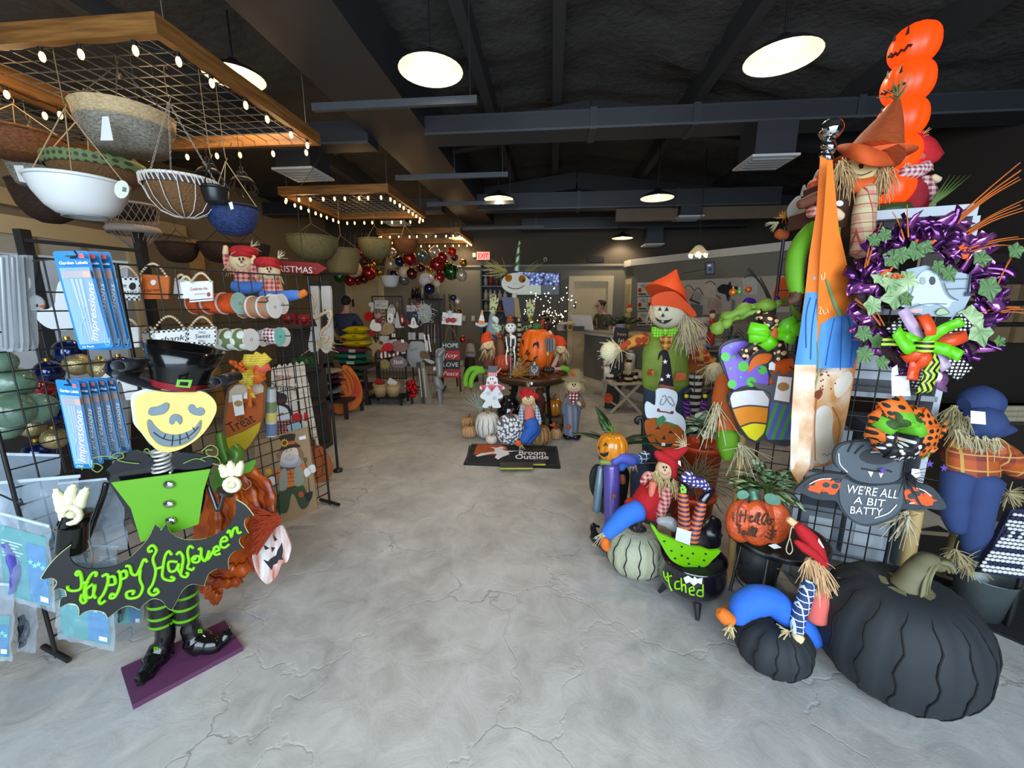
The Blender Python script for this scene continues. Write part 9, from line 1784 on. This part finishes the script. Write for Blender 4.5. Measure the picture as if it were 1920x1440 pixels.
#round stool with hello fall pumpkin
c=onz(1456,1003,.40);d=(c-EYE).dot(FW);R=.215
t=Th('round_stool','low round dark-topped stool with chrome legs under the hello fall pumpkin','stool',(c.x,c.y,0));B().L(c,[(0,0),(R*.97,0),(R*.97,-.016),(0,-.016)],40,smooth=False).O('seat',pat('wood','#241813','#3c2a22',s=.6,rough=.25),t);B().L(c,[(R,.003),(R,-.02),(R*.965,-.02),(R*.965,.003),(R,.003)],40).O('rim',STEEL,t)
for k in range(4):
 a=k*pi/2+.9;e=V((cos(a),sin(a),0));B().T([c+e*R*.62-V((0,0,.016)),V((c.x,c.y,0))+e*R*.78],.008,8).O('leg',STEEL,t)
B().L(V((c.x,c.y,.14)),[(R*.7,.004),(R*.72,0),(R*.7,-.004),(R*.68,0),(R*.7,.004)],30).O('foot_ring',STEEL,t)
q=pl(1420,985,d-.12,-6,8);pc=q.H(1422,980);HF=pat('marble','#d0501a','#d98a78',s=7,rough=.35)
t=Th('hello_fall_pumpkin','hammered orange metal pumpkin with cut-out hello fall lettering on the stool','pumpkin',V((pc.x,pc.y,c.z)));hw,hh=(q.H(1481,980)-q.H(1362,980)).length/2,(q.H(1422,938)-q.H(1422,1024)).length/2
Rq=Matrix((q.u,q.n,q.w)).transposed()
HM=m('#d4582a',.38,.2,var=.14,sc=9,bump=.5,bsc=45,coat=.25)
for o_,wd_ in((-.52,.5),(.52,.5),(0,.62)):B().ell(pc+q.u*hw*o_-q.n*(.008 if o_ else 0),hw*wd_,.045,hh*(1 if not o_ else.93),22,Rq).O('lobe',HM,t)
for pts in("430,490 360,560 330,680 350,820 440,950","600,500 690,650 690,800 600,930"):Ln(t,'lobe_seam',q,[cH(pts)],.004,m('#8d2f1c',.5),.042)
LH=["375,610 365,690 358,750","430,600 425,680 410,750","350,670 440,660","490,700 510,680 500,670 480,690 480,740 500,745 525,725","540,750 545,700 580,640 600,650 580,700 570,765 600,770","620,770 625,700 670,650 695,665 670,720 640,770 660,780","720,720 690,730 685,765 715,775 735,745 725,715 765,720","315,775 370,785 360,800 350,850 345,880","350,845 375,835","420,850 395,860 395,890 420,885 425,850 430,890 445,885","455,905 465,860 500,805 520,815 495,865 480,910","510,915 520,860 545,820 565,830 545,880 530,915 555,910"]
Ln(t,'cut_lettering',q,[cH(s)for s in LH],.0032,m('#3c2c16',.6),.047);Ln(t,'cut_leaf',q,[cH(s)for s in("745,790 745,830 730,960","745,850 790,850","740,890 785,890","735,920 775,915","740,870 700,830","735,910 680,870","730,950 650,910","270,640 285,640","265,665 295,660","262,690 295,690","280,700 280,740")],.003,m('#3c2c16',.6),.044)
Lm(t,'verdigris_stem',cH("500,370 520,430 530,480"),d-.1,[8,9,11],m('#4f7a62',.4,.3,var=.2));
for s in("330,400 400,370 470,420 420,470 340,460","650,430 730,410 830,470 820,540 720,540 660,500"):B().S(q,sm(cH(s)),.004,.04).O('metal_leaf',m('#5d8a72',.4,.3,var=.25,sc=30),t)
B().S(q,cH("690,1015 780,1000 850,1045 760,1060"),.001,.01).O('price_tag',TAG,t)
t0,c,r,d=pumpkin2(1449,1205,130,.112,'black_pumpkin','small matt black slit pumpkin under the upside-down doll',m('#24282c',.75,var=.08),12,.05,12,m('#060607',.8))
d=1.66;t=Th('scarecrow_doll','doll in red hat, coral shirt and blue trousers draped backwards over the small black pumpkin','doll',P(1480,1180,d))
BJ=m('#2a6ad2',.8,var=.1,bump=.15);Lm(t,'blue_trousers',cF("660,1010 720,930 800,890 900,900 1000,990"),d,[15,25,28,26,22],BJ,14);Lm(t,'blue_trousers',cF("980,960 1080,1060 1150,1120 1190,1140"),d+.02,[22,24,20,12],BJ,14);Lm(t,'orange_boot',cF("640,1020 600,990 570,965"),d-.03,[12,14,11],m('#e0741f',.8));Lm(t,'orange_boot',cF("670,960 630,945 610,935"),d+.05,[10,11,8],m('#d0641a',.8));Ht(t,*cF("640,1050")[0],d-.06,20,-.1,.9,26,STRAW,.003)
Lm(t,'coral_shirt',cF("1190,800 1185,900 1175,1010"),d-.02,[13,20,19],m('#d9655c',.8,var=.06));Lm(t,'windowpane_sleeve',cF("1130,780 1100,880 1060,1000 1055,1090"),d-.06,[12,13,13,11],pat('windowpane','#23386a','#d9ecf4',s=.024));Lm(t,'hand',cF("1060,1110 1050,1150"),d-.07,[11,9],FLESH);Ht(t,*cF("1000,1085")[0],d-.08,20,-.8,.2,16,STRAW,.003)
Hr(t,cF("1130,640 1170,650 1200,680 1180,700"),d-.04,10,46,44,(.25,1),m('#dfb787',.8,var=.15),th=.0034);Head(*cF("1165,720")[0],15,22,d).build(t,FLESH)
Lm(t,'red_hat',cF("1060,420 1100,470 1140,520 1180,590 1250,680"),d-.02,[8,13,16,14,2],SM,12);Lm(t,'hat_brim',cF("1045,520 1100,560 1170,610 1240,680"),d-.05,[4,9,8,3],SM);Lm(t,'hat_tip',cF("1000,380 1050,420"),d,[6,8],m('#dfb787',.8));b=B();b.K(pl(1485,1015,d),cF("1040,440 1020,430 1005,500 985,570 1005,600 1025,570 1010,500"),.0022,.0);b.O('string_loop',m('#cdbf9c',.8),t);B().S(pl(1535,1010,d-.06),cF("1190,500 1225,560 1215,560 1185,520"),.001).O('price_tag',TAG,t)
#big black pumpkin
t,c,r,d=pumpkin2(1680,1186,250,.235,'black_pumpkin','big matt black slit pumpkin with curled olive stem nearest the entrance',m('#23282d',.75,var=.06),16,.03,16,m('#050506',.8),sw=.62,pw=.66)
OS=m('#6d684c',.7,var=.1);tp=c+V((0,0,.20));b=B()
for k in range(7):
 a=-1.2+.4*k;o_=V((cos(a),sin(a),0))*.035;w=spl([tp+o_*1.6,tp+o_*1.1+V((.02,0,.07)),tp+o_*.8+V((.07,.02,.115)),tp+o_*.7+V((.125,.03,.105)),tp+o_*.7+V((.155,.04,.07))],5);B().R(w,V((-sin(a)*.9,cos(a),.15)),[.05,.048]+[.044]*(len(w)-2),.006).O('stem_strap',m(['#77724f','#66623f','#837d5a'][k%3],.7),t)
B().T(spl([tp,tp+V((.02,.0,.06)),tp+V((.07,.02,.10)),tp+V((.125,.03,.09))],4),[.05,.042,.036,.03],10).O('stem_core',OS,t)
for a,L in((2.7,.15),(-2.6,.13),(-1.0,.15),(-.2,.14),(1.3,.12)):
 e=V((cos(a),sin(a),0));s_=V((-sin(a),cos(a),0));p=tp+e*.055+V((0,0,.012));lo=[(0,.02),(.25,.035),(.35,.015),(.5,.045),(.62,.02),(.8,.035),(1,0)]
 f=lambda u,v:p+e*L*u+s_*v-V((0,0,.045*u*u));w=[f(u,v)for u,v in lo]+[f(u,-v)for u,v in lo[::-1][1:]];B().M([w],V((0,0,-.006))).O('felt_leaf',m('#77724f',.8),t)
#bat sign with ribbon
q=pl(1635,900,1.58,-14);SLT=m('#4d555b',.6,var=.06)
SLD=m('#32383d',.6)
t=Th('batty_sign','slate grey wooden bat sign with orange spotted wings and white lettering under a ribbon bow','sign',q.H(1610,985))
B().S(q,sm(cBt("330,640 350,560 420,520 560,500 700,500 830,520 860,640 850,760 960,820 1080,860 1180,1000 1120,1025 1050,1015 960,1030 850,1020 820,1060 740,1110 590,1150 470,1110 390,1030 350,960 250,950 170,935 90,900 45,885 70,850 160,780 280,750 400,760 430,750 360,710"),3),.014).O('board',SLD,t)
B().S(q,sm(cBt("345,640 365,570 430,530 600,510 820,530 845,640 830,760 800,815 640,830 500,800 420,740 365,700"),3),.004,.004).O('head_panel',SLT,t);B().S(q,sm(cBt("400,790 500,830 640,845 830,830 850,900 840,1000 760,1080 590,1130 480,1100 400,1010 375,900"),3),.004,.004).O('belly_panel',SLT,t)
WO=pat('spots','#d9551c','#3a3a3a',s=.035,rough=.5,w=.33)
for s in("110,850 170,810 250,785 320,785 230,900 150,880","260,860 300,810 380,790 385,850 340,910 240,905","868,840 900,870 950,960 970,985 880,980 862,900","920,850 1000,870 1080,920 1130,980 1000,1000 950,910"):B().S(q,cBt(s),.003,.004).O('wing_panel',WO,t)
B().S(q,circ(*cBt("670,625")[0],35,15,22),.003,.007).O('nose',m('#2b2e31',.6),t)
Ln(t,'white_highlight',q,[cBt(s)for s in("610,592 680,590 750,608","370,600 380,680 435,740","640,1085 740,1050 805,985","150,830 230,795 310,790","900,975 940,970","950,860 1010,880 1060,920")],.0022,WHITE,.0075);Ln(t,'dark_line',q,[cBt(s)for s in("545,715 580,720 650,735 720,725 770,740","440,590 470,530 500,505","490,605 530,560 560,540","430,770 520,820 640,835 780,825 845,790")],.003,m('#23272b',.6),.0075)
for s in("590,735 630,740 612,780","672,745 705,750 685,785"):B().S(q,cBt(s),.003,.0075).O('fang',WHITE,t)
b=B();Tx(b,"WE'RE ALL",q,cBt("425,895")[0],cBt("812,940")[0],16,None,.008);Tx(b,'A BIT',q,cBt("480,975")[0],cBt("712,1003")[0],14,None,.008);Tx(b,'BATTY',q,cBt("455,1050")[0],cBt("695,1068")[0],14,None,.008);b.O('lettering',WHITE,t)
OD=pat('dots','#e06a1a','#1c1410',s=.026,rough=.6,w=.3);GD=pat('spots','#5fae1f','#2f4a16',s=.06,w=.3);SKB=pat('spots','#17151a','#d9d6d0',s=.022,rough=.6,w=.26)
x,y=cBt("800,430")[0];b=B();bow(b,q,x,y,[(-135,62,0),(-110,66,0),(-170,64,0),(165,58,0),(-45,58,0),(-30,66,0),(5,70,0),(30,62,0)],.075,[OD],.05,.08);b.O('orange_spotted_loops',OD,t)
b=B();bow(b,q,x,y,[(-90,46,0),(-65,44,0),(-150,50,0),(-20,50,0)],.055,[GD],.07,.07);b.O('green_loops',GD,t);b=B();bow(b,q,x,y+12,[(150,44,0),(110,40,0),(70,40,0),(35,46,0),(180,40,0),(10,44,0),(90,30,0)],.06,[SKB],.075,.06);b.O('skull_print_loops',SKB,t);b=B();tail(b,q,[(x+20,y+20),*cBt("960,560 1030,625")],.03,GD,.06);tail(b,q,[(x+20,y+10),*cBt("1020,540 1080,600")],.045,OD,.05);tail(b,q,[(x+30,y-5),*cBt("1080,480 1180,400")],.045,OD,.04);b.O('tails',OD,t)
tag(t,q,cBt("920,715 975,720 985,770 950,785 915,755"),.02);b=B();b.U(q.H(*cBt("880,760")[0],.01),RT-UP*.6,40,.08,.5,.002);b.O('black_tinsel',m('#1c1a20',.4),t,None,'stuff');
for x_,y_ in cBt("700,730 1055,680 1160,710 640,560"):B().S(q,star(x_,y_,8,3,5),.002,.02).O('purple_star',m('#5a3a9c',.5),t)
p=q.H(1640,860,-.015);B().T([p,p-RN*.22],.004,5).O('hanger',BLACK,t)
#wreath
q=pl(1735,560,1.5,-16);wc=q.H(1735,560)
t=Th('halloween_wreath','round wreath of purple foil, ivy and orange twigs with ghost sign and striped ribbon bow','wreath',q.H(1735,720))
FOIL=m('#6d3a78',.15,.85,var=.35,sc=30);FOIL2=m('#b86ab8',.14,.8,var=.3,sc=30);random.seed(21)
w=[q.H(1735+120*cos(a*pi/16),560+125*sin(a*pi/16),-.01)for a in range(32)];B().T(w,.03,8,None,False,True).O('twig_ring',m('#3a2a2c',.8,bump=.6),t)
for nm,mt_,n in(('foil_strips_dark',FOIL,150),('foil_strips_bright',FOIL2,90)):
 b=B()
 for _ in range(n):
  a=Rn()*6.283;rr=Un(95,150);p0=q.H(1735+rr*.85*cos(a),555+rr*.85*sin(a),Un(-.01,.04));u=q.u*cos(a+Ga(0,.7))-q.w*sin(a+Ga(0,.7))+q.n*Un(-.1,.6);u.normalize();L=Un(.035,.085);s_=u.cross(q.n+V((Ga(0,.4),Ga(0,.4),Ga(0,.4)))).normalized()
  b.R(spl([p0,p0+u*L*.5+q.n*.015*Ga(0,1),p0+u*L+s_*Ga(0,.02)],3),s_,Un(.02,.045),.0008)
 b.O(nm,mt_,t,None,'stuff')
b=B()
for(x0,y0),(x1,y1),k in(((1790,420),(1915,330),6),((1700,450),(1690,400),3),((1625,505),(1650,440),3),((1830,590),(1930,570),5),((1790,450),(1920,380),4),((1650,610),(1605,570),4),((1860,560),(1895,480),3),((1820,470),(1925,455),3)):
 for j in range(k):e=(Ga(0,10),Ga(0,12));b.T([q.H(*tuple(p)[:2],.03+.02*j/k)for p in spl([V((x0+e[0]*.3,y0+e[1]*.3,0)),V(((x0+x1)/2+e[0]*.6,(y0+y1)/2+e[1]*.5-6,0)),V((x1+e[0],y1+e[1],0))],4)],[.0035,.0015],4,None,False)
b.O('orange_twigs',m('#c0601a',.7,var=.15),t,None,'stuff')
IV=pat('marble','#6d8f5a','#b5c79a',s=14,rough=.5);IV2=m('#5a7a4a',.5,var=.25,sc=40)
def ivy(x,y,r,rot,mat_,off):
 pts=[]
 for k in range(10):a=radians(rot+36*k);rr=r*1.2*(1 if k%2==0 else.72)*(1.2 if k==0 else 1);pts.append((x+rr*cos(a),y+rr*sin(a)))
 pts=sm(pts,2);w=[q.H(px_,py_,off+.006*((i//2%2)-.5))for i,(px_,py_)in enumerate(pts)];c_=q.H(x,y,off-.006);n=len(w);d_=-q.n*.0015
 B().add(w+[c_]+[p+d_ for p in w]+[c_+d_],[(i,(i+1)%n,n)for i in range(n)]+[((i+1)%n+n+1,i+n+1,2*n+1)for i in range(n)]+[(i,i+n+1,(i+1)%n+n+1,(i+1)%n)for i in range(n)],None,False).O('ivy_leaf',mat_,t)
for x,y,r,rot,k in((1670,528,19,100,0),(1702,525,17,20,0),(1680,556,22,170,0),(1637,572,16,110,0),(1672,485,16,60,1),(1690,478,15,10,1),(1718,470,17,-40,1),(1735,462,14,30,1),(1648,520,12,200,0),(1820,597,22,60,0),(1838,622,22,75,0),(1620,625,14,160,1),(1622,665,15,130,1),(1655,680,12,60,1),(1840,485,15,0,1),(1905,470,14,-10,1),(1640,450,12,200,1),(1660,440,12,250,1),(1760,500,12,90,1),(1780,512,14,60,1),(1855,540,20,80,1),(1875,640,10,40,1),(1700,560,12,60,1),(1645,640,13,200,1)):ivy(x,y,r,rot,IV if k==0 else IV2,.055+.01*k)
b=B()
for _ in range(60):x,y=random.choice([(1715,453),(1750,452),(1805,465),(1810,482),(1660,508),(1682,518)]);b.ell(q.H(x+Ga(0,4),y+Ga(0,3),.06),.005,None,None,6)
b.O('orange_berries',m('#d0551a',.5),t,None,'stuff')
B().S(q,cW("500,770 560,500 700,470 1040,540 1040,700 960,860 700,850"),.006,.045).O('sign_board',m('#94a2ab',.6,var=.04),t)
B().S(q,sm(cW("520,780 560,740 600,680 640,560 700,510 770,515 800,570 830,660 880,720 960,740 900,745 870,790 790,760 720,775 640,755 580,770"),3),.004,.05).O('ghost',m('#bccbd4',.6,var=.03),t);B().S(q,circ(*cW("755,585")[0],5.6,8),.002,.053).O('eye',m('#2b2f33',.5),t);B().S(q,circ(*cW("683,585")[0],5.6,7.5),.002,.053).O('eye',m('#8d989e',.5),t)
Ln(t,'painted_line',q,[cW(s)for s in("860,575 1040,570","865,648 1040,640","840,600 880,690 950,735","770,820 830,790 880,830 800,845","550,800 700,760 860,760")],.0014,m('#5a6068',.6),.052);B().S(q,sm(cW("780,830 830,790 885,830 840,850")),.002,.052).O('green_pumpkin_print',m('#9ab58a',.6),t);B().S(q,sm(cW("590,800 670,790 670,825 600,825")),.002,.052).O('pink_pumpkin_print',m('#c3a3a0',.6),t)
Ln(t,'broom_print',q,[cW("1040,540 1020,680")],.003,m('#2b2338',.6),.053);B().S(q,cW("1000,670 1040,665 1040,700 1000,700"),.002,.053).O('broom_head_print',m('#3a2a5a',.6),t)
PDT=pat('dots','#17161a','#f2f0ea',s=.0125,rough=.5,w=.32);LSB=pat('stripe','#b5d93a','#17171a',s=.018,rough=.5);OSB=m('#d9491c',.35,var=.06);LG=m('#5fbf12',.4,var=.05);LVB=m('#b59ab5',.4)
x,y=cW("690,1070")[0];b=B();bow(b,q,x,y,[(-100,58,0),(-15,75,0),(120,48,0),(150,52,0)],.035,[OSB],.075,.06);b.O('orange_loops',OSB,t);b=B();bow(b,q,x,y,[(-145,74,0),(-32,92,0),(36,92,0),(95,80,0),(-120,50,0)],.06,[PDT],.05,.025);b.O('polka_dot_loops',PDT,t)
b=B();tail(b,q,[(x,y),*cW("560,1010 470,990")],.035,LG,.11);tail(b,q,[(x,y),*cW("580,1100 480,960")],.04,LG,.12);tail(b,q,[(x,y),*cW("830,950 985,890")],.035,LG,.12);tail(b,q,[(x,y),*cW("850,1100 970,1155")],.04,LG,.12);b.O('lime_tails',LG,t)
b=B();tail(b,q,[(x,y),*cW("600,920 530,800")],.035,LVB,.1);tail(b,q,[(x,y),*cW("790,1130 860,1250")],.035,LVB,.1);b.O('lilac_tails',LVB,t)
b=B();tail(b,q,[(x,y),*cW("750,1200 730,1320 680,1430")],.045,pat('vstripe','#b5d93a','#17171a',s=.014,rough=.5),.11);b.O('striped_tail',LSB,t);b=B();tail(b,q,[(x,y),*cW("520,1040 370,1055")],.035,LSB,.1);b.O('striped_tail',LSB,t);B().T([q.H(*cW("690,1035")[0],.115),q.H(*cW("690,1115")[0],.115)],.026,10).O('striped_knot',LSB,t)
b=B();tail(b,q,[(x-12,y+5),*cW("620,1220 600,1330")],.034,OSB,.11);b.O('orange_tail',OSB,t)
tag(t,q,cW("445,1300 575,1300 590,1450 450,1450"),.06);tag(t,q,cW("450,1240 490,1215 500,1290 445,1300"),.055)
b=B();b.R(spl([q.H(*cW("790,1210")[0],.03),q.H(*cW("830,1300")[0],.05),q.H(*cW("800,1370")[0],.04),q.H(*cW("850,1420")[0],.03)],4),q.u,[.02,.035,.03,.045,.03,.04,.045,.05,.04,.045,.03,.02,.01],.001);b.O('pink_foil_tail',m('#c98ac9',.1,.8,var=.2),t)
p=q.H(1735,470,-.03);B().T([p,p-RN*.3],.004,5).O('hanger',BLACK,t)
#scarecrow with denim hat seen from behind
d=1.85;t=Th('scarecrow','scarecrow seen from behind in denim hat, orange plaid shirt and jeans on a bamboo pole','halloween figure',(onz(1770,1075).x,onz(1770,1075).y,0));DN=m('#2c3f6d',.85,var=.12);PLO=pat('plaid','#b5531c','#7a2f2a',s=.09,c3='#c99a4a')
Lm(t,'plaid_shirt',cBt("1390,480 1380,600 1380,760"),d,[42,46,44],PLO,16,flat=.6);Lm(t,'plaid_sleeve',cBt("1500,560 1620,640 1740,730"),d-.03,[24,24,20],PLO,12);Lm(t,'plaid_sleeve',cBt("1260,520 1220,590 1210,660"),d+.05,[16,16,12],PLO,12)
Lm(t,'jeans',cBt("1270,760 1245,900 1240,1060 1265,1180"),d,[25,22,20,13],DN,14);Lm(t,'jeans',cBt("1450,790 1410,960 1390,1160 1385,1370"),d-.02,[30,27,24,15],DN,14);hd_=Head(*cBt("1400,380")[0],34,30,d);hd_.build(t,m('#c9b584',.8))
Hr(t,cBt("1240,250 1270,300 1330,330 1280,360 1250,310"),d-.05,16,40,30,(-.4,.8),m('#b5a67a',.85,var=.2),th=.003);Hr(t,cBt("1260,430 1330,470 1400,480 1470,480 1550,490"),d-.14,14,26,24,(.1,1),m('#c3b68d',.85,var=.2),th=.003)
Lm(t,'denim_hat',cBt("1340,230 1420,220 1510,240"),d-.02,[22,34,26],DN,14);Lm(t,'denim_hat',cBt("1380,330 1450,370 1520,400"),d-.05,[28,34,26],DN,14);Lm(t,'hat_brim',cBt("1360,430 1480,430 1600,420 1700,425"),d-.06,[10,16,14,3],DN);tag(t,pl(1835,783,d-.16),cBt("1362,280 1470,290 1475,385 1360,375"),.0)
a_,c_=P(*cBt("1330,860")[0],d+.02),onz(1766,1080);B().T([a_,(a_+c_)/2,c_],.012,8).O('bamboo_pole',m('#8d7a4a',.6),t);B().T([P(*cBt("1395,380")[0],d+.02),a_],.012,8).O('spine_pole',m('#8d7a4a',.6),t)
for x,y,n in(("1240,1330","",60),("1330,1400","",70),("1640,900","",80)):Ht(t,*cBt(x)[0],d-.06,30,(.6 if '1640' in x else.1),.6,n,m('#b5a67a',.85,var=.2),.003,.6)
d=1.95;t=Th('bamboo_stand','short thick bamboo post with pale raffia curls behind the bat sign','post',(P(1725,1005,d).x,P(1725,1005,d).y,0));a_=P(1717,955,d);B().T([a_,V((a_.x+.02,a_.y,.0))],.03,12).O('post',m('#c3a56a',.6,var=.1),t);b=B();b.U(P(1700,965,d-.05),-UP-RT*.4,40,.14,.6,.004);b.O('raffia_curls',m('#d2c8a8',.8,var=.15),t,None,'stuff')
p=onz(1830,1150);So(B().L((p.x,p.y,0),[(0,.02),(.08,.0),(.11,.22),(.118,.225),(.105,.215),(.075,.02)],22),'zinc_bucket','grey galvanised bucket behind the big black pumpkin','bucket',m('#7d8a8c',.4,.6,var=.2))
#rugs
w0=[onz(x,y,.012)for x,y in((1640,1010),(1760,985),(1990,1120),(1940,1215),(1700,1110))]
t=Th('geometric_rug','flat black and beige geometric rug on the floor behind the big black pumpkin','rug',(sum(w0,V())/5).xy.to_3d());B().M([w0],V((0,0,-.012))).O('rug',m('#131316',.9,bump=.3,bsc=150),t);qf=Pl((0,0,.012),(0,0,1),FH)
for s in("590,105 1010,140 1000,165 600,130","570,160 600,140 640,280 620,290","870,390 1110,470 1120,495 930,430","1010,500 1300,590 1360,650 1100,580","1300,590 1260,540 1240,560","660,180 760,200 740,240 680,230"):B().S(qf,cBP(s),.002,.0015).O('beige_band',m('#8d8578',.9),t)
q=pl(1885,1020,1.75,-10,35);t=Th('woven_rug','folded white and navy woven rug hanging beside the denim-hatted scarecrow','rug',q.H(1885,1075));b=B();b2=B();random.seed(5)
for j in range(17):
 y0=962+6.9*j
 for i in range(14):
  x0=1922-.0-9.5*i-4*(j%2)+.0;lim=1905-(y0-955)*.58
  if x0<lim or x0>1940:continue
  (b2 if j in(1,5,6,10,14)and Rn()<.8 else b).ell(q.H(x0,y0+(x0-1880)*.12,.006),.0115,.006,.0075,6,RF)
B().S(q,[(1896,955),(1945,955),(1945,1088),(1838,1072)],.03).O('backing',m('#1f2440',.9),t);b.O('white_weave',m('#d9d8d6',.85),t,None,'stuff');b2.O('navy_weave',m('#232a4d',.85),t,None,'stuff');p=q.H(1938,1000,-.05);B().T([p,V((p.x,p.y,0))],.012,6).O('post',BLACK,t)
